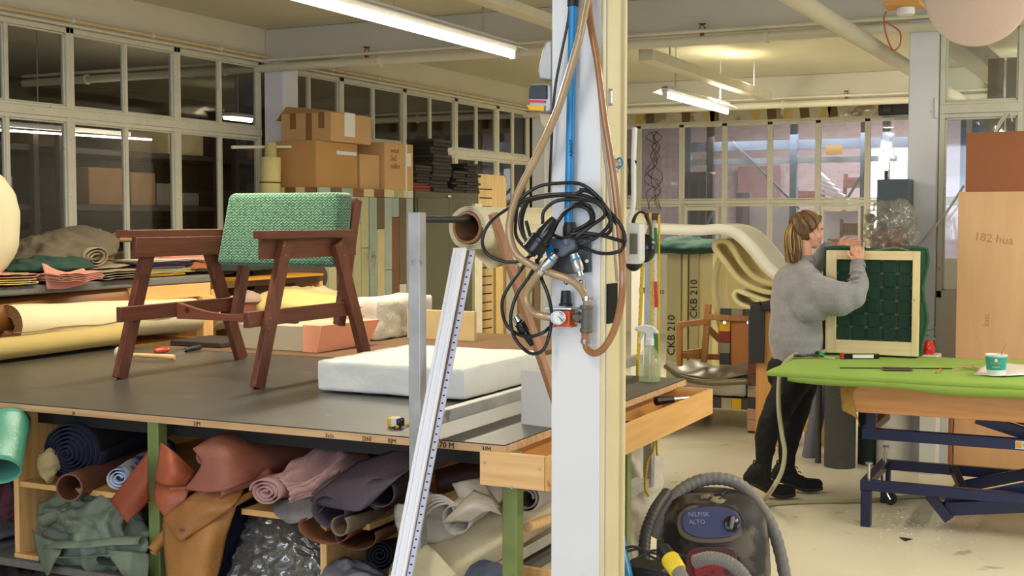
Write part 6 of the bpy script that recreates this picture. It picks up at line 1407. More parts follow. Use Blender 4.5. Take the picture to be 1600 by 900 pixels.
for x, y in ((lx+.02, 6.68), (lx+.02, 7.2)):
    MB().cyl((x+.02, y, .245), (x+.02, y, .33), .008, n=10).build('threaded_rod', m_chrome, gt); MB().cyl((x+.02, y, .325), (x+.02, y, .335), .02, n=8).build('bolt_head', m_alu, gt)
cs = MB(); c = PZ(1395, 789, .0); MB().cyl(V((c.x-.05, c.y, .07)), V((c.x-.05, c.y, .29)), .009, n=10).build('caster_stem', m_chrome, gt)
MB().cyl(V((c.x-.012, c.y-.014, .036)), V((c.x-.012, c.y+.014, .036)), .035, n=24).build('caster_wheel', m_black, gt, bevel=.005)
MB().tube([V((c.x-.05, c.y-.018, .09)), V((c.x-.03, c.y-.02, .07)), V((c.x-.01, c.y-.02, .036))], .012, 8, ry=.5).build('caster_fork', m_chrome, gt)
sx = PY(1586, 702, 6.67).x; MB().box((sx, 6.675, .462), (sx+.1, 6.679, .503)).build('maker_plate', m_whiteplastic, gt); MB().box((sx+.004, 6.672, .468), (sx+.03, 6.676, .497)).build('plate_badge', m_yel, gt)
text('hyt', .026, (sx+.034, 6.6745, .474), (1, 0, 0), (0, 0, 1), m_ink, gt)

# upholstered frame with woven webbing, standing on the table
YU = 7.40
fr = T('webbed_frame', 'wooden upholstery frame with woven dark green webbing the woman holds', 'upholstery frame', PY(1365, 552, YU))
def U(px, py, y=YU): return PY(px, py, y)
x0, x1 = U(1290, 470).x, U(1440, 470).x; z0, z1 = GZ+.012, U(1365, 392).z
ix0, ix1, iz0, iz1 = U(1306, 470).x, U(1425, 470).x, U(1365, 533).z, U(1365, 406).z
m_spr = wood('spruce_z', 'dcc28e', 'ecd8ac', 2); m_sprx = wood('spruce_x', 'dcc28e', 'ecd8ac', 0)
MB().box((x0, YU, z0), (ix0, YU+.04, z1)).build('stile', m_spr, fr, bevel=.002); MB().box((ix1, YU, z0), (x1-.015, YU+.04, z1)).build('stile', m_spr, fr, bevel=.002)
MB().box((ix0, YU, z0), (ix1, YU+.04, iz0)).build('cross_piece', m_sprx, fr, bevel=.002); MB().box((ix0, YU, iz1), (ix1, YU+.04, z1)).build('cross_piece', m_sprx, fr, bevel=.002)
m_web = M('green_webbing', '17402f', '0f2c20', rough=.8, scale=4, stretch=(60, 60, 8), bump=.3, bscale=4); m_bottle = M('green_upholstery', '2f5a40', rough=.95, var=.25, scale=40, bump=.4, bscale=90)
nvx, nhz = 5, 6; wx = (ix1-ix0)/nvx; hz = (iz1-iz0)/nhz
for i in range(nvx):
    G = []
    for k in range(nhz*8+1):
        z = iz0-.01+(iz1-iz0+.02)*k/(nhz*8); y = YU+.022+.0022*math.tanh(5*math.cos(PI*((z-iz0)/hz-.5+i)))
        G.append([V((ix0+wx*i+.011, y, z)), V((ix0+wx*(i+1)-.011, y, z))])
    MB().grid(G).build('webbing_strap', m_web, fr, solid=.0025, smooth=False)
for j in range(nhz):
    G = []
    for k in range(nvx*8+1):
        x = ix0-.01+(ix1-ix0+.02)*k/(nvx*8); y = YU+.022-.0022*math.tanh(5*math.cos(PI*((x-ix0)/wx-.5+j)))
        G.append([V((x, y, iz0+hz*j+.007)), V((x, y, iz0+hz*(j+1)-.007))])
    MB().grid(G).build('webbing_strap', m_web, fr, solid=.0025, smooth=False)
MB().box((ix0-.01, YU+.034, iz0-.01), (ix1+.01, YU+.038, iz1+.01)).build('backing', M('brown_backing', '8f8274', rough=.9), fr)
# padding behind with wavy green edge
out = []
for k in range(13): t_ = k/12; out.append((x0-.012+(x1-x0+.03)*t_, z1+.012+.006*math.sin(t_*9)))
for k in range(1, 14): t_ = k/13; out.append((x1+.012+.014*math.sin(t_*11+.6), z1+.01-(z1-z0)*t_))
for k in range(1, 12): t_ = k/11; out.append((x1+.012-(x1-x0+.03)*t_, z0-.006+.004*math.sin(t_*20)))
for k in range(1, 12): t_ = k/12; out.append((x0-.014+.004*math.sin(t_*15), z0+(z1-z0)*t_))
MB().prism([(x, YU+.042, z) for x, z in out][::-1], (0, .07, 0)).build('padded_cover', m_bottle, fr, bevel=.012, seg=3)
lip = [V((x, YU+.045, z)) for x, z in out]; MB().tube(lip, .010, 8, 1, closed=True).build('turned_edge', m_bottle, fr, angle=180)
MB().tube([U(1365, 392, YU+.02), U(1385, 388, YU+.0), U(1400, 387, YU+.0), U(1420, 391, YU+.02)], .004, 8).build('plastic_edge', m_bag2, fr)
text('v', .03, U(1427, 471, YU-.001), (1, 0, 0), (0, 0, 1), m_green, fr)
# things on the green cloth
def onG(px, py, dz=0): p = PZ(px, py, GZ); return p+V((0, 0, dz+.003))
t = T('snips', 'black and red handled snips lying at the green table\'s left end', 'snips', onG(1255, 558))
MB().tube([onG(1238, 559, .012), onG(1250, 560, .012), onG(1272, 559, .012), onG(1286, 561, .01)], (lambda s: .012*(1-.5*s)), 10, ry=.7).build('handle', M('red_black_grip', '3a1414', rough=.4), t)
MB().tube([onG(1255, 552, .022), onG(1266, 555, .026), onG(1280, 558, .018)], .013, 10, ry=.7).build('handle', m_black, t); MB().tube([onG(1278, 557, .02), onG(1284, 559, .018)], .012, 10).build('green_collar', M('green_plastic', '2f9a4a', rough=.4), t)
MB().bar(onG(1284, 560, .008), onG(1305, 562, .006), .006, .004).build('blade', m_whiteplastic, t)
t = T('pneumatic_stapler', 'black and red staple gun with a white label before the upholstery frame', 'stapler', onG(1345, 560))
p, q = onG(1313, 561, .014), onG(1373, 561, .014)
MB().bar(p, q, .03, .028).build('magazine', m_blackgloss, t, bevel=.003); MB().bar(p-V((.002, 0, 0)), p.lerp(q, .08), .034, .034).build('red_end', M('red_end', 'b02a1e', rough=.4), t, bevel=.003)
MB().bar(p.lerp(q, .34)-V((0, .017, 0)), p.lerp(q, .88)-V((0, .017, 0)), .002, .02).build('label', m_whiteplastic, t)
MB().tube([onG(1300, 553, .03), onG(1318, 552, .034), onG(1340, 552, .036), onG(1358, 548, .04), onG(1372, 552, .03)], (lambda s: .012+.008*s), 10).build('gun_body', M('slate_gun', '4a5260', rough=.4), t)
MB().bar(onG(1345, 552, .045), onG(1362, 551, .045), .02, .012).build('red_top', bpy.data.materials['red_end'], t, bevel=.002)
MB().cyl(onG(1290, 552, .03), onG(1302, 553, .03), .012, n=14).build('air_fitting', m_steel, t); MB().cyl(onG(1318, 551, .04), onG(1324, 551, .04), .01, n=12).build('blue_cap', m_blue, t)
o = MB().cyl(onG(1312, 576, .001), onG(1488, 577, .001), .003, n=6).build('thin_rod', m_black); tag(o, 'long thin dark rod lying across the green cloth', 'rod')
t = T('phone', 'black mobile phone in an open case on the green cloth', 'phone', onG(1400, 579)); c = onG(1401, 579, .006)
Rz = Matrix.Rotation(.35, 3, 'Z'); MB().box(c-V((.075, .036, .006)), c+V((.075, .036, .003)), c, Rz).build('case', M('phone_case', '5a5040', rough=.5), t, bevel=.004); MB().box(c+V((-.068, -.032, .003)), c+V((.068, .032, .006)), c, Rz).build('screen', m_blackgloss, t, bevel=.002)
t = T('pencil', 'short red tipped pencil stub on the green cloth right of the phone', 'pencil', onG(1468, 580))
p, q = onG(1464, 584, .004), onG(1471, 577, .004); MB().cyl(p, p.lerp(q, .6), .005, n=6).build('barrel', M('ochre_barrel', 'b98a3c', rough=.4), t); MB().cyl(p.lerp(q, .6), q, .005, n=6).build('red_end', bpy.data.materials['red_end'], t)
t = T('paper_sheet', 'crumpled white paper under the turquoise cup', 'paper', onG(1560, 580))
G = patch([[onG(1522, 586), onG(1560, 590, .004), onG(1600, 588, .006), onG(1640, 585)], [onG(1530, 578, .004), onG(1560, 580, .002), onG(1600, 578, .012), onG(1640, 576, .008)], [onG(1540, 572, .004), onG(1570, 571, .01), onG(1600, 571, .004), onG(1636, 570, .004)]], 5, 5, .004, 20)
MB().grid(G).build('paper', m_whiteplastic, t, solid=.0015)
t = T('paper_cup', 'turquoise and white paper cup with a spoon standing on the table', 'cup', onG(1556, 590)); p = onG(1556, 588, .004); m_turq = M('turquoise_print', '2f9c94', rough=.45)
MB().lathe([(.001, 0), (.044, 0), (.0455, .028)], p, n=32, cap=False).build('white_base', m_whiteplastic, t)
MB().lathe([(.0455, .028), (.052, .094)], p, n=32, cap=False).build('printed_band', m_turq, t)
MB().lathe([(.052, .094), (.0545, .099), (.055, .104), (.052, .105), (.050, .098), (.046, .04), (.001, .04)], p, n=32, cap=False).build('rim', m_whiteplastic, t)
MB().lathe([(.001, .086), (.049, .086)], p, n=24, cap=False).build('contents', M('cream_yoghurt', 'd8c8a0', rough=.5), t)
v_ = (V((0, 0, 0))-p); v_.z = 0; v_.normalize(); sd = V((v_.y, -v_.x, 0))*-1
MB().lathe([(.001, 0), (.008, 0)], p+v_*.0515+V((0, 0, .078)), v_, 14, cap=False).build('round_logo', m_whiteplastic, t)
text('HOTEL', .017, p+v_*.0512+sd*-.026+V((0, 0, .058)), sd, (0, 0, 1), M('ochre_print', 'c9a23c', rough=.5), t); text('yoghurt', .011, p+v_*.0500+sd*-.018+V((0, 0, .042)), sd, (0, 0, 1), m_whiteplastic, t)
MB().tube([p+V((.01, 0, .06)), p+V((.03, -.005, .12)), p+V((.048, -.01, .165))], .003, 6, ry=.6).build('spoon', m_alu, t)
t = T('dried_grass', 'wisp of beige fibres beside the white paper', 'fibres', onG(1505, 579)); random.seed(4); w = MB()
for k in range(26): w.tube([onG(1492+random.uniform(-2, 8), 578+random.uniform(-3, 3), .002), onG(1510, 577+random.uniform(-3, 3), random.uniform(.005, .02)), onG(1530, 577+random.uniform(-5, 5), random.uniform(.002, .015))], .0012, 4, 3)
tag(w.build('fibre_wisp', M('beige_fibre', 'b3a46c', rough=.9), t), kind='stuff')

# ------------------------------------------------------------------ floor: hoses and vacuum
m_pale_hose = M('pale_green_hose', '9c9a7a', rough=.45, var=.06, scale=20)
o = MB().tube([onG(1300, 553, .03), onG(1280, 555, .012), onG(1258, 556, .012), onG(1240, 559, .012)+V((-.0, 0, 0)), PD(1222, 574, 7.05), PD(1217, 600, 6.95), PD(1217, 640, 6.85), PD(1222, 680, 6.8), PD(1226, 705, 6.75), PD(1222, 735, 6.7), PD(1208, 762, 6.62), PZ(1190, 786, .0125), PZ(1172, 803, .0125), PZ(1120, 815, .0125)], .0125, 10, 8).build('air_hose', m_pale_hose)
tag(o, 'pale green air hose hanging from the staple gun down to the floor', 'hose')
F0 = lambda px, py, dz=.012: PZ(px, py, 0)+V((0, 0, dz))
o = MB().tube([F0(1150, 806), F0(1185, 796), F0(1215, 790), F0(1280, 787), F0(1345, 786), F0(1400, 781), F0(1440, 779), F0(1520, 782)], .0125, 10, 8).build('air_hose', m_pale_hose); tag(o, 'pale green air hose lying across the floor from the vacuum', 'hose')
# vacuum cleaner
vc = V((-1.23, 4.14, 0)); vt = T('vacuum_cleaner', 'dusty black and red industrial vacuum cleaner on the floor', 'vacuum cleaner', vc)
m_vac = M('dusty_black_plastic', '201e1f', rough=.6, var=.3, scale=5, detail=8, spots=('776c5c', 6, .5, .6)); m_vred = M('dusty_red_plastic', '6a1c2c', rough=.5, var=.25, scale=6, spots=('3a3236', 6, .52, .8)); m_vblue = M('violet_blue_plastic', '3a3f68', rough=.4, var=.15, scale=6, spots=('6b6050', 8, .6, .5))
faceang = math.atan2(-vc.y, -vc.x)             # towards the viewer's side of the room
Rv = Matrix.Rotation(faceang+PI/2+.22, 3, 'Z')  # local -Y is the control face
def vl(x, y, z): return vc+Rv@V((x, y, z))
mb = MB(); prof = [(.17, .06), (.175, .08), (.178, .30), (.172, .36)]
mb.lathe(prof, vc, (0, 0, 1), 40, sx=1.0, sy=.95); mb.build('tank', m_vred, vt)
# head: box-like dome
mb = MB(); n_ = 40; rings = []
for (z, rx, ry, pw) in ((.34, .182, .185, 2.5), (.42, .188, .19, 2.7), (.52, .183, .182, 2.9), (.60, .172, .168, 3.0), (.645, .14, .135, 2.8), (.665, .09, .08, 2.4)):
    row = []
    for j in range(n_):
        a_ = 2*PI*j/n_; cx_, sy_ = math.cos(a_), math.sin(a_)
        rr = (abs(cx_)**pw+abs(sy_)**pw)**(-1/pw); tilt = .06 if z > .45 else 0
        row.append(vl(rx*rr*cx_, ry*rr*sy_+tilt*(z-.34)*1.2, z))
    rings.append(row)
vs = [p for r in rings for p in r]; k = len(rings)
mb.add(vs, [(i*n_+j, i*n_+(j+1) % n_, (i+1)*n_+(j+1) % n_, (i+1)*n_+j) for i in range(k-1) for j in range(n_)]+[tuple((k-1)*n_+j for j in range(n_)), tuple(range(n_))[::-1]])
mb.build('motor_head', m_vac, vt, angle=50)
# control panel
def panel(cx, cz, w, h, mat, name, y=-.21, dy=.01, slope=.35, pw=2.6):
    pts = []
    for j in range(32):
        a_ = 2*PI*j/32; c_, s_ = math.cos(a_), math.sin(a_); rr = (abs(c_)**pw+abs(s_)**pw)**(-1/pw)
        z = cz+h/2*rr*s_; pts.append(vl(cx+w/2*rr*c_, y+(z-cz)*slope, z))
    nrm = Rv@V((0, -1, slope)).normalized()
    return MB().prism(pts, nrm*dy).build(name, mat, vt, bevel=.003)
panel(-.045, .598, .225, .115, m_vac, 'panel_surround', -.160, .014, .55)
panel(-.045, .60, .195, .092, m_vblue, 'control_panel', -.160, .020, .55)
nrm = Rv@V((0, -1, .55)).normalized(); xd = Rv@V((1, 0, 0)); yd = nrm.cross(xd)
m_pt = M('panel_print', '8b8fa8', rough=.5)
def onp(x, z): return vl(x, -.160+(z-.60)*.55, z)+nrm*.021
text('NILFISK', .021, onp(-.12, .617), xd, yd, m_pt, vt); text('ALTO', .021, onp(-.12, .595), xd, yd, m_pt, vt)
MB().lathe([(.026, 0), (.026, .006), (.02, .01), (.001, .01)], onp(.02, .593), nrm, 24).build('knob_base', m_blackgloss, vt)
MB().bar(onp(.013, .575)+nrm*.012, onp(.025, .611)+nrm*.012, .012, .02, nrm).build('rotary_knob', m_greyl, vt, bevel=.004)
panel(-.05, .475, .17, .12, m_vred, 'red_front', -.192, .012, 0, 4)
panel(-.05, .475, .12, .085, M('bright_dusty_red', '8c2030', rough=.5, spots=('2a2022', 30, .55, .9)), 'red_plate', -.200, .012, 0, 4)
for k in range(4): MB().bar(vl(.182, -.04+0, .46-k*.022), vl(.186, .05, .47-k*.022), .012, .008).build('vent_slot', m_black, vt)
MB().box(vl(.12, -.17, .28), vl(.17, -.1, .38)).build('latch', m_vac, vt, bevel=.006)
MB().tube([vl(-.11, .02, .60), vl(-.06, 0, .64), vl(.0, 0, .655), vl(.07, 0, .64), vl(.12, .02, .58)], .02, 12, ry=.7).build('handle', m_vac, vt)
MB().box(vl(.0, -.03, .655), vl(.06, .03, .672)).build('handle_clip', m_black, vt, bevel=.004)
for s in (-1, 1):
    for e in (-1, 1): MB().cyl(vl(s*.15-.0, e*.14, .035), vl(s*.15+.03, e*.14, .035), .035, n=20).build('wheel', m_black, vt, bevel=.004)
MB().lathe([(.155, .04), (.175, .06), (.175, .09)], vc, n=32).build('base', m_vac, vt)
o = heap(vl(-.02, -.05, .642), (.05, .03, .02), .012, 30, 40, 26, 16).build('rag', M('dusty_rag', '8a8064', rough=1, var=.3, scale=30), angle=180); tag(o, 'dusty crumpled rag on top of the vacuum cleaner', 'rag')
def ribbed(name, label, pts, r, mat):
    t = T(name, label, 'hose', V(pts[-1])); c = cr([V(p) for p in pts], 24)
    MB().tube(c, (lambda s, n=len(c): r*(1+.06*math.sin(s*n*1.6))), 12, 1).build('ribbed_hose', mat, t, angle=180); return t
m_vh = M('grey_vacuum_hose', '77736e', rough=.5, var=.1)
ribbed('vacuum_hose', 'grey ribbed hose arching over the vacuum\'s top and right side', [vl(-.20, -.02, .52), vl(-.14, .02, .64), vl(-.03, .05, .70), vl(.10, .05, .685), vl(.20, .02, .56), vl(.25, 0, .38), vl(.27, 0, .15), vl(.29, -.05, .03)], .022, m_vh)
ribbed('vacuum_hose', 'grey ribbed hose curving low in front of the vacuum', [PD(1085, 878, 3.75), PD(1110, 872, 3.72), PD(1140, 880, 3.7), PD(1165, 905, 3.7), PD(1180, 950, 3.7), PD(1185, 1010, 3.75)], .02, m_vh)
ribbed('vacuum_hose', 'dark hose bowed against the vacuum\'s left side', [PD(1042, 770, 4.2), PD(1022, 800, 4.1), PD(1008, 840, 4.05), PD(1008, 890, 4.0), PD(1020, 960, 4.0), PD(1030, 1080, 4.0)], .019, M('dark_hose', '3a3634', rough=.5))
t = T('hose_connector', 'yellow ringed hose connector in front of the vacuum', 'connector', PD(1058, 900, 3.65))
p, q = PD(1046, 872, 3.66), PD(1066, 902, 3.6)
MB().lathe([(.02, -.04), (.024, 0)], p, q-p, 20).build('black_end', m_black, t); MB().lathe([(.026, 0), (.028, .01), (.026, .05), (.024, .055)], p, q-p, 20).build('yellow_ring', M('bright_yellow_plastic', 'dcc02a', rough=.4), t); MB().lathe([(.02, .055), (.018, .09), (.014, .4)], p, q-p, 20).build('grey_end', m_vh, t)
t = T('power_cable', 'tangled thin black cables beside the vacuum', 'cable', PD(1000, 900, 3.8))
for pts in ([(972, 858), (990, 854), (1010, 862), (1040, 868)], [(985, 880), (1005, 866), (1025, 860), (1060, 866), (1078, 872)], [(978, 862), (1000, 858), (1018, 870), (1040, 880)], [(968, 885), (990, 884), (1020, 890), (1060, 905)]):
    MB().tube([PD(x, y, 3.75) for x, y in pts], .004, 8).build('cable_strand', m_cable, t)
o = MB().box(PD(978, 905, 3.8)-V((.02, 0, .04)), PD(1045, 885, 3.8)+V((0, .06, 0))).build('black_case', m_black, bevel=.01); tag(o, 'black case half hidden at the column foot', 'case')
t = T('blue_hose', 'broad bright blue hose slanting down behind the column foot', 'hose', PD(990, 900, 3.7))
MB().tube([PD(955, 770, 3.8), PD(968, 830, 3.8), PD(975, 870, 3.75), PD(986, 920, 3.7), PD(1000, 980, 3.7)], .024, 16, 8, ry=.6).build('hose_body', M('sky_blue_vinyl', '2a8fd0', rough=.3), t)
# wood shavings and crumbs on the floor
random.seed(21); w = MB()
for k in range(140):
    c = PZ(random.gauss(1420, 60), random.gauss(812, 22), 0); s_ = random.uniform(.002, .006); w.box(c-V((s_, s_*.6, 0)), c+V((s_, s_*.6, .003)))
for k in range(60):
    c = PZ(random.uniform(1000, 1590), random.uniform(700, 890), 0); s_ = random.uniform(.002, .005); w.box(c-V((s_, s_, 0)), c+V((s_, s_, .002)))
tag(w.build('floor_crumbs', m_whiteplastic), 'pale crumbs scattered on the floor around the lift table', 'crumbs', kind='stuff')
o = MB().prism([F0(1405, 840, .001), F0(1426, 843, .001), F0(1414, 846, .001)], (0, 0, .003)).build('floor_chip', m_black); tag(o, 'small dark chip on the floor below the lift table', 'chip')
# ------------------------------------------------------------------ the woman
m_skin = M('skin', 'd09a80', rough=.5, var=.06, scale=20); m_sweat = M('heather_grey_sweatshirt', '8f8d90', rough=1, var=.12, scale=60, detail=8, bump=.25, bscale=160, sheen=.3)
m_rib = M('grey_rib', '858387', rough=1, var=.15, scale=30, stretch=(8, 8, 1)); m_leg = M('black_leggings', '0a090c', rough=.85, var=.15, scale=14, bump=.2, bscale=40)
m_shoe = M('black_suede_shoe', '0c0b0d', rough=.8, var=.2, scale=30, bump=.3, bscale=90); m_sole = M('black_sole', '1d1c1e', rough=.6)
m_hair = M('dark_blond_hair', '7a5a36', '4a3320', rough=.5, scale=9, stretch=(10, 10, 2), contrast=.2); m_hair2 = M('light_blond_hair', 'c09a5e', '86643a', rough=.5, scale=12, contrast=.2)
J = PD
wm = T('person', 'woman in a grey sweatshirt and black leggings gripping the webbed frame', 'person', V((PD(1235, 700, 7.3).x, PD(1235, 700, 7.3).y, 0)))
Hc = J(1261, 361, 7.42); fa = math.radians(38)
HR = Matrix.Rotation(fa, 3, 'Z')@Matrix.Rotation(math.radians(10), 3, 'Y')
def h(x, y, z): return Hc+HR@V((x, y, z))
def hb(mb, c, r, n=20, m=14, R=None): mb.ball(h(*c), 1, n, m, r, R or HR)
body = MB()
hb(body, (-.012, 0, .018), (.092, .072, .086)); hb(body, (.022, 0, -.018), (.062, .057, .075)); hb(body, (.036, 0, -.062), (.046, .042, .034))
hb(body, (.064, 0, -.078), (.019, .02, .016)); hb(body, (.060, 0, .032), (.028, .048, .03)); hb(body, (.074, 0, -.048), (.014, .022, .012)); hb(body, (.0755, 0, -.058), (.012, .018, .007))
for s in (-1, 1): hb(body, (.052, s*.034, -.022), (.026, .02, .024)); hb(body, (.0, s*.072, -.02), (.018, .008, .03)); hb(body, (.004, s*.074, -.04), (.010, .007, .012))
body.limb([h(.076, 0, .018), h(.088, 0, -.006), h(.097, 0, -.023)], [.008, .009, .0105]); body.limb([h(.09, .009, -.026), h(.09, -.009, -.026)], [.008, .008])
nb, ch_, ws, pv = J(1251, 408, 7.43), J(1240, 465, 7.40), J(1240, 530, 7.36), J(1236, 582, 7.36)
body.limb([h(-.02, 0, -.05), J(1257, 400, 7.425), nb], [.046, .044, .048])
sR, sL = J(1260, 438, 7.26), J(1244, 434, 7.57)
body.limb([nb, ch_, ws, pv], [.045, .10, .095, .12]); body.limb([sR, J(1251, 432, 7.42), sL], [.04, .045, .04])
body.limb([ch_, sR], [.09, .04]); body.limb([ch_, sL], [.09, .04])
eR, wR = J(1333, 464, 7.13), J(1339, 411, 7.20); eL, wL = J(1270, 422, 7.70), J(1299, 385, 7.47)
body.limb([sR, eR, wR], [.04, .034, .026]); body.limb([sL, eL, wL], [.048, .036, .025])
legs = ((J(1243, 588, 7.29), J(1205, 658, 7.16), J(1193, 728, 7.20)), (J(1253, 590, 7.45), J(1239, 662, 7.38), J(1229, 728, 7.41)))
for hp, kn, an in legs: body.limb([pv, hp, kn, kn.lerp(an, .35)+V((-.012, -.006, 0)), an], [.12, .088, .056, .05, .034])
toe = (PZ(1215, 780, 0)+V((0, 0, .035)), PZ(1258, 770, 0)+V((0, 0, .035)))
hd = V((math.cos(fa), math.sin(fa), 0)); feet = []
for i, (hp, kn, an) in enumerate(legs):
    ball = V((toe[i].x, toe[i].y, .035)); heel = J(1171, 746, 7.22) if i == 0 else J(1214, 742, 7.42)
    feet.append((heel, ball, an)); body.limb([an, heel.lerp(an, .5), ball.lerp(heel, .3), ball], [.034, .034, .036, .028])
def finger(mb, pts, r): mb.limb(pts, [r*1.08, r, r*.95, r*.85][:len(pts)], 10)
# near hand: palm against the front rail, four fingers up and over the top edge
camr = V((math.cos(YAW), math.sin(YAW), 0)); fw = V((-math.sin(YAW), math.cos(YAW), 0))
pc = J(1340, 401, 7.205)
body.limb([wR, J(1337, 404, 7.205), J(1335, 396, 7.215)], [.026, .024, .020]); body.limb([wR, J(1343, 403, 7.205), J(1345, 397, 7.215)], [.024, .024, .019])
for k, (x, y0, l) in enumerate(((1331, 397, 0), (1337, 396, -1.5), (1343, 397, -1), (1349, 399, 1.5))):
    a_ = J(x, y0, 7.215); top = J(x-.5, 388+l, 7.225); over = J(x-.6, 384.5+l, 7.262); tip = J(x-.6, 386+l, 7.30)
    finger(body, [a_, top, over, tip], .0088)
finger(body, [J(1332, 405, 7.20), J(1326, 400, 7.19), J(1324, 393, 7.205)], .0098)
# far hand: flat, fingers pointing right along the top edge
body.limb([wL, J(1310, 384, 7.44), J(1320, 382, 7.42)], [.024, .025, .02])
body.limb([wL, J(1310, 382, 7.47), J(1319, 379, 7.46)], [.02, .02, .017])
for k, (x1, y1, d0, x2, y2) in enumerate(((1320, 377, 7.47, 1340, 372), (1322, 380, 7.45, 1344, 376), (1322, 383, 7.43, 1344, 380), (1320, 385, 7.40, 1340, 385))):
    a_ = J(x1, y1, d0); b_2 = J((x1+x2)/2, (y1+y2)/2-1.2, d0-.005); c_2 = J(x2, y2, d0-.01); finger(body, [a_, b_2, c_2], .0083)
finger(body, [J(1309, 383, 7.42), J(1313, 375, 7.41), J(1319, 371, 7.42)], .0095)
body.build('body', m_skin, wm, remesh=.0042, sm=3)
# face details
for s in (-1, 1):
    mb = MB(); hb(mb, (.060, s*.030, .003), (.009, .010, .006), 14, 10); mb.build('eye', M('eye_white', 'a89c94', rough=.3) if s < 0 else bpy.data.materials['eye_white'], wm)
    mb = MB(); hb(mb, (.0665, s*.031, .003), (.003, .005, .005), 12, 8); mb.build('iris', M('grey_iris', '4a5048', rough=.2) if s < 0 else bpy.data.materials['grey_iris'], wm)
    MB().tube([h(.083, s*.018, .024), h(.080, s*.034, .029), h(.066, s*.05, .022)], .003, 6).build('eyebrow', m_hair, wm)
MB().tube([h(.082, .018, -.053), h(.0885, 0, -.051), h(.082, -.018, -.053)], .0045, 8, ry=.7).build('lips', M('lips', 'a8645a', rough=.4), wm)
# hair: strands swept from the hairline to the tie, then a loose ponytail
tie = J(1250, 343, 7.43); tl = HR.inverted()@(tie-Hc)
random.seed(12)
mb = MB(); 
n_ = 24; m_ = 14; vs = []
mbc = MB(); mbc.ball((0, 0, 0), 1, 32, 20)
for i, v in enumerate(mbc.v):
    x, y, z = v
    p = V((x*.099-.016, y*.079, (z*.094 if z > 0 else z*.105)+.022))
    lim = .062 if p.z > .09 else (.008+max(0, p.z-.0)*.55)           # hairline: cut back at the face
    if p.x > lim and p.z < .095: p.x = lim-(p.x-lim)*.15
    if p.z < -.03: p.x = min(p.x, .0-(abs(p.z)-.03)*.25)
    if p.z < -.055: p.z = -.055+(p.z+.055)*.9; p.y *= .8
    mbc.v[i] = Hc+HR@p
hr = mbc.build('hair', m_hair, wm, angle=180)
st_ = MB(); st2 = MB()
for k in range(150):
    side = -1 if k % 3 else 1; t_ = random.random()
    if t_ < .62: ang = random.uniform(-.2, 1.0)*PI/2; s0 = V((.022+.042*abs(math.sin(ang)), side*.075*math.cos(ang*.95), .03+.072*math.sin(ang)))
    else: s0 = V((random.uniform(-.03, .012), side*.076, random.uniform(-.02, .02))) if random.random() < .5 else V((random.uniform(-.09, -.04), side*random.uniform(.02, .066), random.uniform(-.06, -.03)))
    mid = (s0+tl)*.5; c_ = V((-.016, 0, .022)); d_ = mid-c_
    e = V((d_.x/.099, d_.y/.079, d_.z/.094)); mid = c_+d_/max(.3, e.length)*random.uniform(1.03, 1.07)
    q1 = (s0*.72+tl*.28); d_ = q1-c_; e = V((d_.x/.099, d_.y/.079, d_.z/.094)); q1 = c_+d_/max(.3, e.length)*1.04
    q3 = (s0*.25+tl*.75); d_ = q3-c_; e = V((d_.x/.099, d_.y/.079, d_.z/.094)); q3 = c_+d_/max(.3, e.length)*1.05
    (st_ if random.random() < .72 else st2).tube([h(*s0), h(*q1), h(*mid), h(*q3), h(*tl)], (lambda s: .0028*(1-.3*s)), 5, 5, cap=False)
st_.build('strands', m_hair, hr, angle=180); st2.build('light_strands', m_hair2, hr, angle=180)
pt = MB(); p2 = MB()
for k in range(190):
    a_ = random.uniform(0, 2*PI); r_ = math.sqrt(random.random()); ex, ed = math.cos(a_)*r_, math.sin(a_)*r_
    L_ = random.uniform(.75, 1.05)
    pts = [tie+camr*.004*ex+fw*.004*ed, J(1243+5*ex, 347, 7.41+.025*ed)+V((0, 0, .004)), J(1238+13*ex, 364, 7.39+.045*ed), J(1239+15*ex, 385, 7.37+.05*ed), J(1240+11*ex+random.uniform(-5, 5), 384+27*L_, 7.36+.035*ed)]
    (pt if k % 5 < 2 else p2).tube(pts, (lambda s: .0045*(1-.75*s*s)), 5, 5)
pn = p2.build('ponytail', m_hair2, wm, angle=180); pt.build('dark_strands', m_hair, pn, angle=180)
MB().lathe([(.012, -.005), (.016, 0), (.012, .005)], tie, tie-J(1241, 348, 7.43), 18, cap=False).build('hair_tie', m_black, wm)
# sweatshirt
tex = bpy.data.textures.new('fold_noise', 'CLOUDS'); tex.noise_scale = .13; tex.noise_depth = 1
tex2 = bpy.data.textures.new('leg_noise', 'CLOUDS'); tex2.noise_scale = .05; tex2.noise_depth = 1
def disp(o, tx, s):
    d = o.modifiers.new('d', 'DISPLACE'); d.texture = tx; d.texture_coords = 'OBJECT'; d.texture_coords_object = wm; d.strength = s; d.mid_level = .5
sw = MB()
sw.limb([J(1247, 416, 7.42), J(1240, 446, 7.40), J(1240, 490, 7.37), J(1243, 530, 7.35), J(1240, 562, 7.35)], [.07, .122, .140, .150, .128], 20)
sw.limb([J(1262, 436, 7.27), J(1247, 418, 7.42), J(1246, 432, 7.55)], [.075, .07, .07], 18)
sw.limb([J(1262, 445, 7.27), J(1285, 462, 7.19), J(1312, 466, 7.13), J(1334, 462, 7.11), J(1343, 438, 7.15), J(1341, 418, 7.19)], [.082, .112, .100, .072, .052, .046], 18)
sw.limb([J(1250, 455, 7.30), J(1270, 480, 7.22)], [.11, .10], 18)
sw.limb([sL, eL, wL-(wL-eL).normalized()*.03], [.075, .06, .045], 16)
o = sw.build('sweatshirt', m_sweat, wm, remesh=.008, sm=8); disp(o, tex, .03)
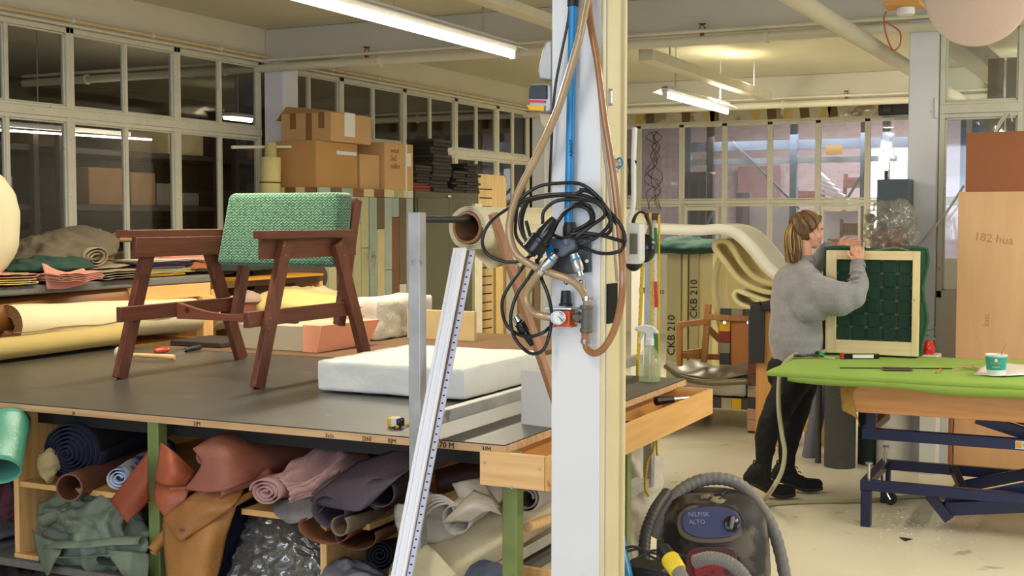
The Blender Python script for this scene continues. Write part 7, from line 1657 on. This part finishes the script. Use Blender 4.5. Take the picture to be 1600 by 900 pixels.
cf = MB(); d_ = (J(1340, 406, 7.20)-J(1342, 420, 7.18)).normalized()
cf.lathe([(.040, 0), (.043, .01), (.041, .03), (.034, .045), (.03, .044)], J(1341, 419, 7.19), d_, 28, cap=False); cf.build('cuff', m_rib, o, solid=.003)
cf = MB(); d_ = (wL-eL).normalized(); cf.lathe([(.042, 0), (.042, .02), (.034, .035)], wL-d_*.05, d_, 24, cap=False); cf.build('cuff', m_rib, o, solid=.003)
cf = MB(); cf.lathe([(.070, -.01), (.064, .01), (.056, .022), (.052, .024)], J(1255, 405, 7.43), h(-.02, 0, -.05)-nb, 28, cap=False); cf.build('collar', m_rib, o, solid=.004)
# creases on the raised sleeve
for k, (x0, y0, x1, y1, x2, y2) in enumerate(((1326, 446, 1337, 440, 1350, 444), (1324, 438, 1337, 431, 1350, 434), (1326, 428, 1338, 422, 1350, 425), (1322, 454, 1334, 450, 1348, 455))):
    MB().tube([J(x0, y0, 7.12+.01), J(x1, y1, 7.09), J(x2, y2, 7.12)], (lambda s: .009*math.sin(PI*(.08+.84*s))), 8, 6).build('sleeve_fold', m_sweat, o, angle=180)
# leggings
lg = MB(); lg.limb([J(1240, 578, 7.355), pv], [.135, .142], 20)
for hp, kn, an in legs: lg.limb([pv, hp, hp.lerp(kn, .5), kn, kn.lerp(an, .35)+V((-.012, -.006, 0)), an], [.12, .10, .088, .070, .064, .044], 18)
o = lg.build('leggings', m_leg, wm, remesh=.007, sm=4); disp(o, tex2, .012)
for i, (heel, ball, an) in enumerate(feet):
    MB().lathe([(.037, 0), (.038, .012)], an+V((0, 0, -.012)), (0, 0, 1), 20, cap=False).build('sock', M('pink_sock', 'b8586a', rough=.9) if i == 0 else bpy.data.materials['pink_sock'], wm)
    s_ = MB(); tp_ = ball+hd*.075+V((0, 0, .012))
    s_.limb([an+V((0, 0, .0)), heel+(an-heel)*.45, heel, heel.lerp(ball, .45)+V((0, 0, .012)), ball+V((0, 0, .012)), tp_], [.048, .050, .038, .044, .042, .034], 18)
    s_.limb([an, heel.lerp(ball, .5)+V((0, 0, .03))], [.046, .042], 16)
    sh = s_.build('shoe', m_shoe, wm, remesh=.006, sm=4)
    so = MB(); side = V((-hd.y, hd.x, 0)); G = []
    hb_ = heel+V((0, 0, -.034))-(ball-heel).normalized()*.035; pts = cr([hb_, heel.lerp(ball, .55)+V((0, 0, -.036)), V((ball.x, ball.y, .012)), V((tp_.x, tp_.y, .014))+hd*.03], 5)
    for k, p in enumerate(pts):
        t_ = k/(len(pts)-1); w_ = .044*(1-abs(2*t_-1)**4*.45); G.append(p); so.add([], [])
    vs = []; fs = []
    for k, p in enumerate(pts):
        t_ = k/(len(pts)-1); w_ = .042*(1-abs(2*t_-1)**5*.5)
        vs += [p+side*w_, p-side*w_, p-side*w_+V((0, 0, .022)), p+side*w_+V((0, 0, .022))]
    for k in range(len(pts)-1):
        a_ = k*4; b_2 = a_+4; fs += [(a_+j, a_+(j+1) % 4, b_2+(j+1) % 4, b_2+j) for j in range(4)]
    fs += [(3, 2, 1, 0), tuple((len(pts)-1)*4+j for j in range(4))]
    so.add(vs, fs); zmin = min(v.z for v in so.v)
    so.build('sole', m_sole, sh, bevel=.006, angle=50)
    la = MB()
    for k in range(4):
        c = an.lerp(ball, .25+.17*k)+V((0, 0, .045-.006*k))+hd*.012; la.tube([c-side*.022, c+V((0, 0, .008)), c+side*.022], .003, 6)
    la.build('laces', m_black, sh)
    MB().tube([an-hd*.045+V((0, 0, -.0)), an-hd*.062+V((0, 0, .02)), an-hd*.055+V((0, 0, .035)), an-hd*.04+V((0, 0, .02))], .004, 6).build('pull_loop', m_black, sh)
